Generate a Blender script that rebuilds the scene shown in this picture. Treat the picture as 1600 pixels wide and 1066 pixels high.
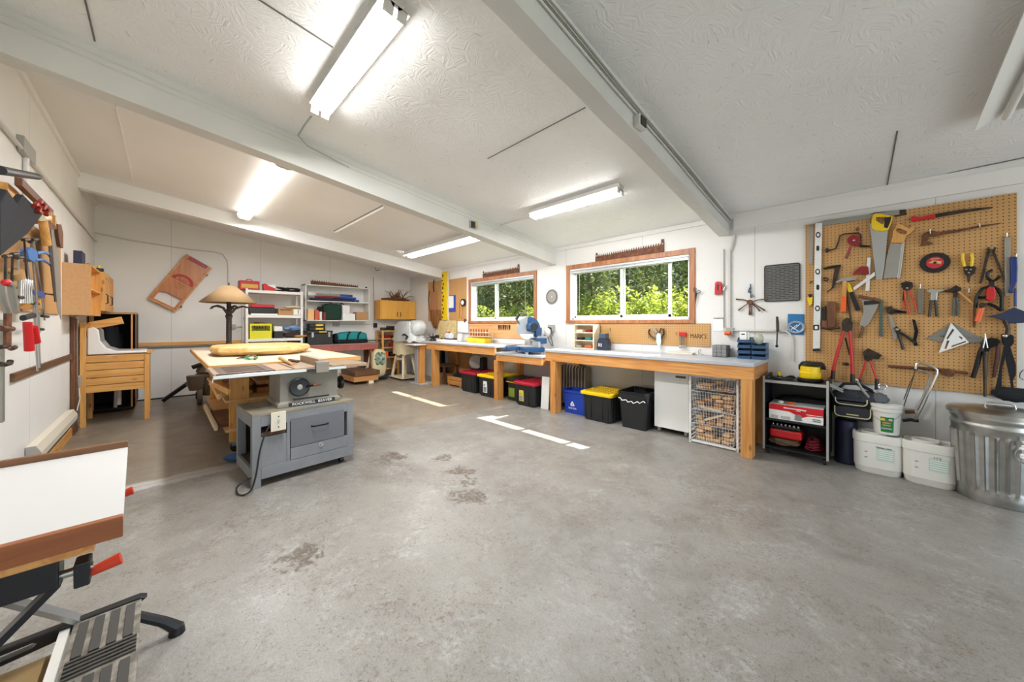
import bpy, bmesh, math, random
from mathutils import Matrix, Vector, noise
for o in list(bpy.data.objects): bpy.data.objects.remove(o)
S = bpy.context.scene
C = S.collection
PI = math.pi
rnd = random.Random(7)

# ---------------------------------------------------------------- camera
H = 1.23
FPX, HOR, YAW = 551.0, 505.3, math.radians(45.27)
cam = bpy.data.cameras.new('camera'); cam.sensor_width = 36; cam.lens = FPX/1600*36
cam.shift_y = -(533-HOR)/1600; cam.clip_start = .02; cam.clip_end = 200
camo = bpy.data.objects.new('camera', cam); C.objects.link(camo)
camo.location = (0, 0, H); camo.rotation_euler = (PI/2, 0, YAW)
S.camera = camo
CA, SA = math.cos(YAW), math.sin(YAW)
def ray(u, v):
    r = (u-800)/FPX
    return Vector((-SA+r*CA, CA+r*SA, -(v-HOR)/FPX))
def oy(u, v, Y): q = ray(u, v); return q*(Y/q.y)+Vector((0, 0, H))
def ox(u, v, X): q = ray(u, v); return q*(X/q.x)+Vector((0, 0, H))
def oz(u, v, Z=0.0): q = ray(u, v); return q*((Z-H)/q.z)+Vector((0, 0, H))
# room: window wall at YW, end wall at XB, left wall at YL, ceiling falls towards the windows
YW, XB, YL, XF = 4.42, -8.11, -0.72, 3.6
ZC, SC = 2.414, 0.122
def zceil(y): return ZC+SC*(YW-y)
def oc(u, v, dz=0.0):
    q = ray(u, v); t = (ZC-dz-H+SC*YW)/(q.z+SC*q.y); return q*t+Vector((0, 0, H))

# ---------------------------------------------------------------- world, sun, exposure
def lin(c): return c/12.92 if c <= .04045 else ((c+.055)/1.055)**2.4
def rgb(r, g, b): return (lin(r/255), lin(g/255), lin(b/255), 1)
w = bpy.data.worlds.new('sky'); S.world = w; w.use_nodes = True
nt = w.node_tree; bg = nt.nodes['Background']
sky = nt.nodes.new('ShaderNodeTexSky'); sky.sky_type = 'NISHITA'; sky.sun_disc = False
sky.sun_elevation = math.radians(48); sky.sun_rotation = math.radians(-20); sky.air_density = 1; sky.dust_density = 1.5
nt.links.new(sky.outputs[0], bg.inputs[0]); bg.inputs[1].default_value = .32
sun = bpy.data.lights.new('sun', 'SUN'); sun.energy = 18; sun.angle = math.radians(.5); sun.color = (1, .95, .86)
suno = bpy.data.objects.new('sun', sun); C.objects.link(suno)
SUND = Vector((-0.245, -0.875, -1.0))
suno.rotation_euler = SUND.to_track_quat('-Z', 'Y').to_euler(); suno.location = (3, 12, 10)
def area(name, loc, d, sx, sy, power, col=(1, 1, 1), spread=180):
    l = bpy.data.lights.new(name, 'AREA'); l.shape = 'RECTANGLE'; l.size = sx; l.size_y = sy; l.energy = power; l.color = col
    l.spread = math.radians(spread)
    o = bpy.data.objects.new(name, l); C.objects.link(o); o.location = loc
    o.rotation_euler = Vector(d).to_track_quat('-Z', 'Y').to_euler(); return o
area('added_door_fill', (XF-.05, 2.0, 1.2), (-1, 0, -.02), 4.4, 2.1, 50, (.86, .93, 1))  # added fill lamp in an unseen, assumed door opening, standing in for daylight
for _x in (-4.785, -2.34):   # sky portals in the two window openings
    _p = area('window_portal', (_x, YW+.13, 1.68), (0, -1, 0), 1.75, .82, 1); _p.data.cycles.is_portal = True
S.view_settings.view_transform = 'Standard'; S.view_settings.look = 'None'; S.view_settings.gamma = 1
S.view_settings.use_curve_mapping = False
S.view_settings.exposure = 0.5
S.cycles.max_bounces = 8; S.cycles.diffuse_bounces = 5; S.cycles.transparent_max_bounces = 12
S.cycles.sample_clamp_indirect = 6; S.cycles.use_denoising = True
S.cycles.caustics_reflective = False; S.cycles.caustics_refractive = False

# ---------------------------------------------------------------- mesh helpers
MW = {}
def mw(o): return MW.get(o.name, Matrix())
class MB:
    def __init__(s, M=None, local=False):
        s.bm = bmesh.new(); s.M = M or Matrix(); s.local = local
    def add(s, verts, faces):
        vs = [s.bm.verts.new(s.M @ Vector(v)) for v in verts]
        for f in faces:
            try: s.bm.faces.new([vs[i] for i in f])
            except ValueError: pass
        return s
    def box(s, a, b, M=None):
        x0, y0, z0 = a; x1, y1, z1 = b
        v = [Vector(p) for p in ((x0,y0,z0),(x1,y0,z0),(x1,y1,z0),(x0,y1,z0),(x0,y0,z1),(x1,y0,z1),(x1,y1,z1),(x0,y1,z1))]
        if M is not None: v = [M @ p for p in v]
        return s.add(v, [(3,2,1,0),(4,5,6,7),(0,1,5,4),(1,2,6,5),(2,3,7,6),(3,0,4,7)])
    def cbox(s, c, d, M=None):
        c = Vector(c); d = Vector(d)/2
        T = Matrix.Translation(c) @ (M if M is not None else Matrix())
        return s.box(-d, d, T)
    def frame(s, p, q, up=(0, 0, 1)):
        z = (Vector(q)-Vector(p)).normalized(); u = Vector(up)
        if abs(z.dot(u)) > .98: u = Vector((1, 0, 0)) if abs(z.x) < .9 else Vector((0, 1, 0))
        x = u.cross(z).normalized(); y = z.cross(x)
        return Matrix(((x.x, y.x, z.x), (x.y, y.y, z.y), (x.z, y.z, z.z))).to_4x4()
    def bar(s, p, q, w, h, up=(0, 0, 1)):
        L = (Vector(q)-Vector(p)).length
        return s.box((-w/2, -h/2, 0), (w/2, h/2, L), Matrix.Translation(Vector(p)) @ s.frame(p, q, up))
    def cyl(s, p, q, r, r2=None, n=16, cap=True):
        r2 = r if r2 is None else r2
        L = (Vector(q)-Vector(p)).length; T = Matrix.Translation(Vector(p)) @ s.frame(p, q)
        v = [T @ Vector((rr*math.cos(2*PI*i/n), rr*math.sin(2*PI*i/n), z)) for rr, z in ((r, 0), (r2, L)) for i in range(n)]
        f = [(i, (i+1) % n, n+(i+1) % n, n+i) for i in range(n)]
        if cap: f += [tuple(range(n))[::-1], tuple(range(n, 2*n))]
        return s.add(v, f)
    def tube(s, pts, r, n=8, closed=False):
        pts = [Vector(p) for p in pts]; m = len(pts); vs = []; rr = r if isinstance(r, (list, tuple)) else [r]*m
        up = Vector((0, 0, 1)); px = None
        for i, p in enumerate(pts):
            a = pts[(i-1) % m] if (closed or i > 0) else p
            b = pts[(i+1) % m] if (closed or i < m-1) else p
            t = (b-a).normalized()
            if px is None:
                u = up if abs(t.z) < .95 else Vector((1, 0, 0)); x = u.cross(t).normalized()
            else:
                x = px-t*px.dot(t)
                x = x.normalized() if x.length > 1e-6 else up.cross(t).normalized()
            px = x; y = t.cross(x)
            vs += [p+(x*math.cos(2*PI*k/n)+y*math.sin(2*PI*k/n))*rr[i] for k in range(n)]
        f = []
        for i in range(m if closed else m-1):
            j = (i+1) % m
            f += [(i*n+k, i*n+(k+1) % n, j*n+(k+1) % n, j*n+k) for k in range(n)]
        if not closed: f += [tuple(range(n))[::-1], tuple(range((m-1)*n, m*n))]
        return s.add(vs, f)
    def lathe(s, prof, c=(0, 0, 0), n=24, M=None, sy=1.0, cap=True):
        T = Matrix.Translation(Vector(c)) @ (M if M is not None else Matrix())
        v = [T @ Vector((r*math.cos(2*PI*i/n), sy*r*math.sin(2*PI*i/n), z)) for r, z in prof for i in range(n)]
        f = []
        for j in range(len(prof)-1): f += [(j*n+i, j*n+(i+1) % n, (j+1)*n+(i+1) % n, (j+1)*n+i) for i in range(n)]
        if cap: f += [tuple(range(n))[::-1], tuple(range((len(prof)-1)*n, len(prof)*n))]
        return s.add(v, f)
    def loft(s, rings, cap=True):
        n = len(rings[0]); v = [p for r in rings for p in r]; f = []
        for j in range(len(rings)-1): f += [(j*n+i, j*n+(i+1) % n, (j+1)*n+(i+1) % n, (j+1)*n+i) for i in range(n)]
        if cap: f += [tuple(range(n))[::-1], tuple(range((len(rings)-1)*n, len(rings)*n))]
        return s.add(v, f)
    def poly(s, pts, t, holes=()):
        """flat outline (world points) pushed along vector t; holes are outlines too"""
        t = Vector(t); loops = [[Vector(p) for p in pts]]+[[Vector(p) for p in h] for h in holes]
        tb = bmesh.new(); es = []
        for lp in loops:
            vs = [tb.verts.new(p) for p in lp]
            es += [tb.edges.new((vs[i], vs[(i+1) % len(vs)])) for i in range(len(vs))]
        if len(loops) > 1: bmesh.ops.triangle_fill(tb, use_beauty=True, use_dissolve=False, edges=es)
        else: bmesh.ops.contextual_create(tb, geom=tb.edges[:])
        if len(loops) == 1 and not tb.faces: bmesh.ops.triangle_fill(tb, use_beauty=True, edges=tb.edges[:])
        r = bmesh.ops.extrude_face_region(tb, geom=tb.faces[:])
        for e in r['geom']:
            if isinstance(e, bmesh.types.BMVert): e.co += t
        tb.verts.index_update()
        return s._merge(tb)
    def _merge(s, tb):
        bmesh.ops.recalc_face_normals(tb, faces=tb.faces[:])
        tb.verts.index_update()
        v = [x.co.copy() for x in tb.verts]; f = [tuple(x.index for x in fc.verts) for fc in tb.faces]
        tb.free(); return s.add(v, f)
    def sph(s, c, r, n=12, m=8, sc=(1, 1, 1), M=None):
        T = Matrix.Translation(Vector(c)) @ (M if M is not None else Matrix())
        v = [T @ Vector((0, 0, -r*sc[2]))]
        for j in range(1, m):
            a = -PI/2+PI*j/m
            v += [T @ Vector((r*sc[0]*math.cos(a)*math.cos(2*PI*i/n), r*sc[1]*math.cos(a)*math.sin(2*PI*i/n), r*sc[2]*math.sin(a))) for i in range(n)]
        v.append(T @ Vector((0, 0, r*sc[2])))
        f = [(0, 1+(i+1) % n, 1+i) for i in range(n)]
        for j in range(m-2): f += [(1+j*n+i, 1+j*n+(i+1) % n, 1+(j+1)*n+(i+1) % n, 1+(j+1)*n+i) for i in range(n)]
        L = len(v)-1; f += [(1+(m-2)*n+i, 1+(m-2)*n+(i+1) % n, L) for i in range(n)]
        return s.add(v, f)
    def blob(s, c, d, M=None, amp=.12, sc=3, seed=0, n=20, m=14, p=1.0):
        """lumpy rounded body of size d (p<1 boxier)"""
        T = Matrix.Translation(Vector(c)) @ (M if M is not None else Matrix()); i0 = len(s.bm.verts)
        def sg(a, q): return math.copysign(abs(a)**q, a)
        v = []; 
        for j in range(m+1):
            a = -PI/2+PI*j/m
            for i in range(n):
                b = 2*PI*i/n
                q = Vector((sg(math.cos(a), p)*sg(math.cos(b), p), sg(math.cos(a), p)*sg(math.sin(b), p), sg(math.sin(a), p)))
                k = 1+amp*noise.noise(q*sc+Vector((seed*7.1, seed*3.3, seed)))*2
                v.append(T @ Vector((q.x*d[0]/2*k, q.y*d[1]/2*k, q.z*d[2]/2*k)))
        f = []
        for j in range(m): f += [(j*n+i, j*n+(i+1) % n, (j+1)*n+(i+1) % n, (j+1)*n+i) for i in range(n)]
        return s.add(v, f)
    def build(s, name, mat, parent=None, smooth=False, bevel=0, seg=2, solid=0, sub=0):
        bm = s.bm
        bmesh.ops.remove_doubles(bm, verts=bm.verts[:], dist=1e-5)
        bmesh.ops.recalc_face_normals(bm, faces=bm.faces[:])
        me = bpy.data.meshes.new(name); o = bpy.data.objects.new(name, me); C.objects.link(o)
        if parent is not None:
            P = mw(parent)
            if not s.local: bm.transform(P.inverted())
            o.parent = parent; MW[o.name] = P
        else:
            xs = [v.co for v in bm.verts]
            org = Vector(((min(v.x for v in xs)+max(v.x for v in xs))/2, (min(v.y for v in xs)+max(v.y for v in xs))/2, min(v.z for v in xs)))
            bm.transform(Matrix.Translation(-org)); o.location = org; MW[o.name] = Matrix.Translation(org)
        if smooth:
            for f in bm.faces: f.smooth = True
        bm.to_mesh(me); bm.free()
        if smooth:
            try: me.set_sharp_from_angle(angle=math.radians(smooth if smooth > 1 else 38))
            except Exception: pass
        me.materials.append(mat)
        if solid: m = o.modifiers.new('solid', 'SOLIDIFY'); m.thickness = solid; m.offset = 0
        if bevel: m = o.modifiers.new('bevel', 'BEVEL'); m.width = bevel; m.segments = seg; m.limit_method = 'ANGLE'; m.angle_limit = math.radians(40)
        if sub: m = o.modifiers.new('sub', 'SUBSURF'); m.levels = sub; m.render_levels = sub
        return o
def tag(o, label=None, cat=None, group=None, kind=None):
    if label: o['label'] = label
    if cat: o['category'] = cat
    if group: o['group'] = group
    if kind: o['kind'] = kind
    return o
def T(name, label, cat, loc, rz=0, group=None):
    o = bpy.data.objects.new(name, None); C.objects.link(o); o.empty_display_size = .05
    o.location = loc; o.rotation_euler = (0, 0, rz)
    MW[o.name] = Matrix.Translation(Vector(loc)) @ Matrix.Rotation(rz, 4, 'Z')
    return tag(o, label, cat, group)
def dup(root, loc, rz=None, label=None, scale=None):
    r = root.copy(); C.objects.link(r); r.location = loc
    if rz is not None: r.rotation_euler = (0, 0, rz)
    if scale: r.scale = scale
    if label: r['label'] = label
    def rec(a, b):
        for ch in list(a.children):
            c = ch.copy(); C.objects.link(c); c.parent = b; rec(ch, c)
    rec(root, r)
    return r
def struct(o): o['kind'] = 'structure'; return o
def RX(a): return Matrix.Rotation(math.radians(a), 4, 'X')
def RY(a): return Matrix.Rotation(math.radians(a), 4, 'Y')
def RZ(a): return Matrix.Rotation(math.radians(a), 4, 'Z')
def TR(*p): return Matrix.Translation(Vector(p) if len(p) == 3 else Vector(p[0]))
def basis(o, x, y):
    x = Vector(x).normalized(); y = Vector(y); y = (y-x*y.dot(x)).normalized(); z = x.cross(y); o = Vector(o)
    return Matrix(((x.x, y.x, z.x, o.x), (x.y, y.y, z.y, o.y), (x.z, y.z, z.z, o.z), (0, 0, 0, 1)))
def text(body, M, size, mat, parent, name='lettering', ext=.0008, width=None):
    cu = bpy.data.curves.new(name, 'FONT'); cu.body = body; cu.size = size; cu.extrude = ext; cu.resolution_u = 2
    cu.align_x = 'CENTER'; cu.align_y = 'CENTER'
    o = bpy.data.objects.new('t', cu); C.objects.link(o)
    me = bpy.data.meshes.new_from_object(o.evaluated_get(bpy.context.evaluated_depsgraph_get()))
    C.objects.unlink(o); bpy.data.objects.remove(o)
    if width:
        xs = [v.co.x for v in me.vertices]; k = width/(max(xs)-min(xs)); me.transform(Matrix.Diagonal((k, 1, 1, 1)))
    me.transform(mw(parent).inverted() @ M)
    me.materials.clear(); me.materials.append(mat); me.name = name
    t = bpy.data.objects.new(name, me); C.objects.link(t); t.parent = parent; MW[t.name] = mw(parent)
    return t
def rrect(x0, y0, x1, y1, r, n=4):
    p = []
    for cx, cy, a0 in ((x1-r, y0+r, -90), (x1-r, y1-r, 0), (x0+r, y1-r, 90), (x0+r, y0+r, 180)):
        for k in range(n+1): a = math.radians(a0+90*k/n); p.append((cx+r*math.cos(a), cy+r*math.sin(a)))
    return p
def circ(cx, cy, r, n=24, ry=None): return [(cx+r*math.cos(2*PI*i/n), cy+(ry or r)*math.sin(2*PI*i/n)) for i in range(n)]
def sm(pts, k=5):
    P = [Vector(p) for p in pts]; P = [P[0]]+P+[P[-1]]; o = []
    for i in range(1, len(P)-2):
        for j in range(k):
            t = j/k; a, b, c, d = P[i-1:i+3]
            o.append(.5*((2*b)+(c-a)*t+(2*a-5*b+4*c-d)*t*t+(3*b-a-3*c+d)*t**3))
    return o+[P[-2]]
def pxs(pts, Y): return [oy(u, v, Y) for u, v in pts]
def pxx(pts, X): return [ox(u, v, X) for u, v in pts]

# ---------------------------------------------------------------- materials
def mat(name, col, rough=.5, metal=0, noise_=None, bump=None, spec=None, coat=0, trans=0, emis=None, emis_s=0, alpha=1):
    m = bpy.data.materials.new(name); m.use_nodes = True; nt = m.node_tree; b = nt.nodes['Principled BSDF']
    b.inputs['Base Color'].default_value = col; b.inputs['Roughness'].default_value = rough; b.inputs['Metallic'].default_value = metal
    if spec is not None: b.inputs['Specular IOR Level'].default_value = spec
    if coat: b.inputs['Coat Weight'].default_value = coat
    if trans: b.inputs['Transmission Weight'].default_value = trans
    if emis: b.inputs['Emission Color'].default_value = emis; b.inputs['Emission Strength'].default_value = emis_s
    if alpha < 1: b.inputs['Alpha'].default_value = alpha
    tc = nt.nodes.new('ShaderNodeTexCoord')
    if noise_:
        sc, amt, col2 = noise_
        n = nt.nodes.new('ShaderNodeTexNoise'); n.inputs['Scale'].default_value = sc; n.inputs['Detail'].default_value = 5
        nt.links.new(tc.outputs['Object'], n.inputs['Vector'])
        r = nt.nodes.new('ShaderNodeValToRGB'); r.color_ramp.elements[0].position = .5-amt/2; r.color_ramp.elements[1].position = .5+amt/2
        r.color_ramp.elements[0].color = col; r.color_ramp.elements[1].color = col2
        nt.links.new(n.outputs['Fac'], r.inputs[0]); nt.links.new(r.outputs[0], b.inputs['Base Color'])
    if bump:
        sc, st = bump
        n = nt.nodes.new('ShaderNodeTexNoise'); n.inputs['Scale'].default_value = sc; n.inputs['Detail'].default_value = 4
        nt.links.new(tc.outputs['Object'], n.inputs['Vector'])
        bp = nt.nodes.new('ShaderNodeBump'); bp.inputs['Strength'].default_value = st; bp.inputs['Distance'].default_value = .01
        nt.links.new(n.outputs['Fac'], bp.inputs['Height']); nt.links.new(bp.outputs[0], b.inputs['Normal'])
    return m
def wood(name, c1, c2, axis='X', scale=1.0, rough=.5, knots=True, coat=0):
    """long grain along axis"""
    m = bpy.data.materials.new(name); m.use_nodes = True; nt = m.node_tree; b = nt.nodes['Principled BSDF']
    b.inputs['Roughness'].default_value = rough; b.inputs['Coat Weight'].default_value = coat
    N = nt.nodes.new; L = nt.links.new
    tc = N('ShaderNodeTexCoord'); mp = N('ShaderNodeMapping'); L(tc.outputs['Object'], mp.inputs['Vector'])
    s = {'X': (1.2, 18, 18), 'Y': (18, 1.2, 18), 'Z': (18, 18, 1.2)}[axis]
    mp.inputs['Scale'].default_value = tuple(k*scale for k in s)
    n = N('ShaderNodeTexNoise'); n.inputs['Scale'].default_value = 1.6; n.inputs['Detail'].default_value = 6; n.inputs['Distortion'].default_value = .9
    L(mp.outputs[0], n.inputs['Vector'])
    r = N('ShaderNodeValToRGB'); r.color_ramp.elements[0].position = .34; r.color_ramp.elements[1].position = .66
    r.color_ramp.elements[0].color = c1; r.color_ramp.elements[1].color = c2
    L(n.outputs['Fac'], r.inputs[0]); out = r.outputs[0]
    if knots:
        v = N('ShaderNodeTexVoronoi'); v.inputs['Scale'].default_value = 1.0
        mp2 = N('ShaderNodeMapping'); L(tc.outputs['Object'], mp2.inputs['Vector'])
        mp2.inputs['Scale'].default_value = tuple((3.2 if a == axis else 8)*scale for a in 'XYZ')
        L(mp2.outputs[0], v.inputs['Vector'])
        r2 = N('ShaderNodeValToRGB'); r2.color_ramp.elements[0].position = .05; r2.color_ramp.elements[1].position = .13
        r2.color_ramp.elements[0].color = (.38, .26, .18, 1); r2.color_ramp.elements[1].color = (1, 1, 1, 1)
        L(v.outputs['Distance'], r2.inputs[0])
        mx = N('ShaderNodeMix'); mx.data_type = 'RGBA'; mx.blend_type = 'MULTIPLY'; mx.inputs['Factor'].default_value = .8
        L(out, mx.inputs['A']); L(r2.outputs[0], mx.inputs['B']); out = mx.outputs['Result']
    L(out, b.inputs['Base Color'])
    bp = N('ShaderNodeBump'); bp.inputs['Strength'].default_value = .12; bp.inputs['Distance'].default_value = .004
    L(n.outputs['Fac'], bp.inputs['Height']); L(bp.outputs[0], b.inputs['Normal'])
    return m
# ---------------------------------------------------------------- setting materials
def m_floor():
    m = bpy.data.materials.new('painted_concrete'); m.use_nodes = True; nt = m.node_tree; b = nt.nodes['Principled BSDF']
    N = nt.nodes.new; L = nt.links.new
    geo = N('ShaderNodeNewGeometry'); P = geo.outputs['Position']
    def nz(sc, det=6, dist=0, rough=.55, mapsc=None):
        n = N('ShaderNodeTexNoise'); n.inputs['Scale'].default_value = sc; n.inputs['Detail'].default_value = det
        n.inputs['Distortion'].default_value = dist; n.inputs['Roughness'].default_value = rough
        if mapsc:
            mp = N('ShaderNodeMapping'); mp.inputs['Scale'].default_value = mapsc; mp.inputs['Rotation'].default_value = (0, 0, .5); L(P, mp.inputs['Vector']); L(mp.outputs[0], n.inputs['Vector'])
        else: L(P, n.inputs['Vector'])
        return n.outputs['Fac']
    def ramp(f, a, c):
        r = N('ShaderNodeValToRGB'); r.color_ramp.elements[0].position = a[0]; r.color_ramp.elements[1].position = a[1]
        r.color_ramp.elements[0].color = c[0]; r.color_ramp.elements[1].color = c[1]; L(f, r.inputs[0]); return r.outputs[0]
    def mix(f, a, bcol, typ='MIX'):
        mx = N('ShaderNodeMix'); mx.data_type = 'RGBA'; mx.blend_type = typ
        if isinstance(f, float): mx.inputs['Factor'].default_value = f
        else: L(f, mx.inputs['Factor'])
        for k, s in (('A', a), ('B', bcol)):
            if isinstance(s, tuple): mx.inputs[k].default_value = s
            else: L(s, mx.inputs[k])
        return mx.outputs['Result']
    def math_(op, a, c):
        q = N('ShaderNodeMath'); q.operation = op; q.use_clamp = True
        for i, s in enumerate((a, c)):
            if isinstance(s, (int, float)): q.inputs[i].default_value = s
            else: L(s, q.inputs[i])
        return q.outputs[0]
    W1, K = (1, 1, 1, 1), (0, 0, 0, 1)
    base = ramp(nz(.9, 8, .6, .62), (.36, .64), (rgb(130, 126, 119), rgb(163, 160, 153)))
    base = mix(ramp(nz(7, 8, .4, .7), (.42, .62), (K, W1)), base, rgb(154, 151, 145))
    # worn paler scuffs and brown-grey scraped patches
    scuff = math_('MULTIPLY', ramp(nz(2.2, 9, 1.2, .7), (.5, .62), (K, W1)), ramp(nz(28, 6, .5, .7), (.46, .58), (K, W1)))
    base = mix(math_('MULTIPLY', scuff, .5), base, rgb(190, 189, 187))
    reg = ramp(nz(1.1, 8, 1.6, .72), (.42, .58), (K, W1))
    base = mix(math_('MULTIPLY', math_('MULTIPLY', reg, ramp(nz(6, 8, 1.5, .75), (.45, .62), (K, W1))), .45), base, rgb(122, 113, 105))
    worn = math_('MULTIPLY', reg, ramp(nz(42, 6, .8, .8), (.54, .60), (K, W1)))
    base = mix(math_('MULTIPLY', worn, .75), base, rgb(116, 97, 76))
    pits = math_('MULTIPLY', ramp(nz(2.6, 8, 2, .7), (.48, .60), (K, W1)), ramp(nz(70, 5, .5, .7), (.57, .63), (K, W1)))
    base = mix(math_('MULTIPLY', pits, .8), base, rgb(92, 80, 66))
    chips = ramp(nz(55, 5, .2, .65), (.70, .735), (K, W1))
    base = mix(math_('MULTIPLY', chips, .8), base, rgb(215, 213, 210))
    grain = ramp(nz(130, 8, .3, .8), (.38, .62), (rgb(205, 202, 198), W1)); base = mix(.7, base, grain, 'MULTIPLY')
    ker = ramp(nz(5, 8, 2.5, .75), (.60, .66), (K, W1)); base = mix(math_('MULTIPLY', ker, .35), base, rgb(92, 84, 76))
    spk = ramp(nz(90, 4, 0, .6), (.68, .72), (K, W1))
    base = mix(math_('MULTIPLY', spk, .55), base, rgb(96, 88, 78))
    # tan tint beyond the joint paints warm light into the same grey floor
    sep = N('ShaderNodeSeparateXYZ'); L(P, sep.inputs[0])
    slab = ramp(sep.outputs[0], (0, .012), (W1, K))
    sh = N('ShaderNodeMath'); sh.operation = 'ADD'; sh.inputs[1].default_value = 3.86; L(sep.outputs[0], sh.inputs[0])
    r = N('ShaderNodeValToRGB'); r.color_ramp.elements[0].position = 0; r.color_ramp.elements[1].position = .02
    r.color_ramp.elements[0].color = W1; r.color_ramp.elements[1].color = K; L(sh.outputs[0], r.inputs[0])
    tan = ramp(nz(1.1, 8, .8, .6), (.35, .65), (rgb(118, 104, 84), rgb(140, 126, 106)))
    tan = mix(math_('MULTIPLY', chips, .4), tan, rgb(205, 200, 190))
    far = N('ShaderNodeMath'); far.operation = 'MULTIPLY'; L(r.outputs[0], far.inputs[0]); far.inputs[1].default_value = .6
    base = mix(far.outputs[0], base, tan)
    # dirty joint line
    ab = N('ShaderNodeMath'); ab.operation = 'ABSOLUTE'; L(sh.outputs[0], ab.inputs[0])
    wob = N('ShaderNodeMath'); wob.operation = 'MULTIPLY_ADD'; L(nz(9, 6, 0, .7), wob.inputs[0]); wob.inputs[1].default_value = -.14; L(ab.outputs[0], wob.inputs[2])
    yf = N('ShaderNodeMath'); yf.operation = 'MULTIPLY_ADD'; yf.inputs[1].default_value = -.8; yf.inputs[2].default_value = 1.0; yf.use_clamp = True; L(sep.outputs[1], yf.inputs[0])
    j = math_('MULTIPLY', ramp(wob.outputs[0], (0, .03), (W1, K)), yf.outputs[0])
    base = mix(math_('MULTIPLY', j, .7), base, rgb(196, 194, 191))
    j2 = math_('MULTIPLY', ramp(ab.outputs[0], (.003, .006), (W1, K)), yf.outputs[0]); base = mix(math_('MULTIPLY', j2, .6), base, rgb(95, 86, 76))
    # the oily brown stain in the middle and the dark one behind the roller base
    for (sx, sy, rad) in [(oz(*p).x, oz(*p).y, r_) for *p, r_ in ((733, 776, .13), (728, 755, .07), (722, 738, .09), (615, 714, .11), (690, 716, .07), (470, 870, .10))]:
        v = N('ShaderNodeVectorMath'); v.operation = 'DISTANCE'; L(P, v.inputs[0]); v.inputs[1].default_value = (sx, sy, 0)
        a = N('ShaderNodeMath'); a.operation = 'MULTIPLY_ADD'; L(nz(11, 8, 1, .75), a.inputs[0]); a.inputs[1].default_value = -.6; L(v.outputs['Value'], a.inputs[2])
        st = math_('MULTIPLY', ramp(math_('ADD', a.outputs[0], .30), (rad*.7, rad*1.1), (W1, K)), ramp(nz(40, 6, .5, .7), (.36, .52), (K, W1)))
        base = mix(math_('MULTIPLY', st, .85), base, rgb(82, 66, 50))
    L(base, b.inputs['Base Color'])
    rr = ramp(nz(3, 6, .5, .6), (.35, .7), ((.28, .28, .28, 1), (.5, .5, .5, 1))); L(rr, b.inputs['Roughness'])
    bp = N('ShaderNodeBump'); bp.inputs['Strength'].default_value = .35; bp.inputs['Distance'].default_value = .006
    L(nz(24, 9, .4, .7), bp.inputs['Height']); L(bp.outputs[0], b.inputs['Normal'])
    return m
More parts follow.
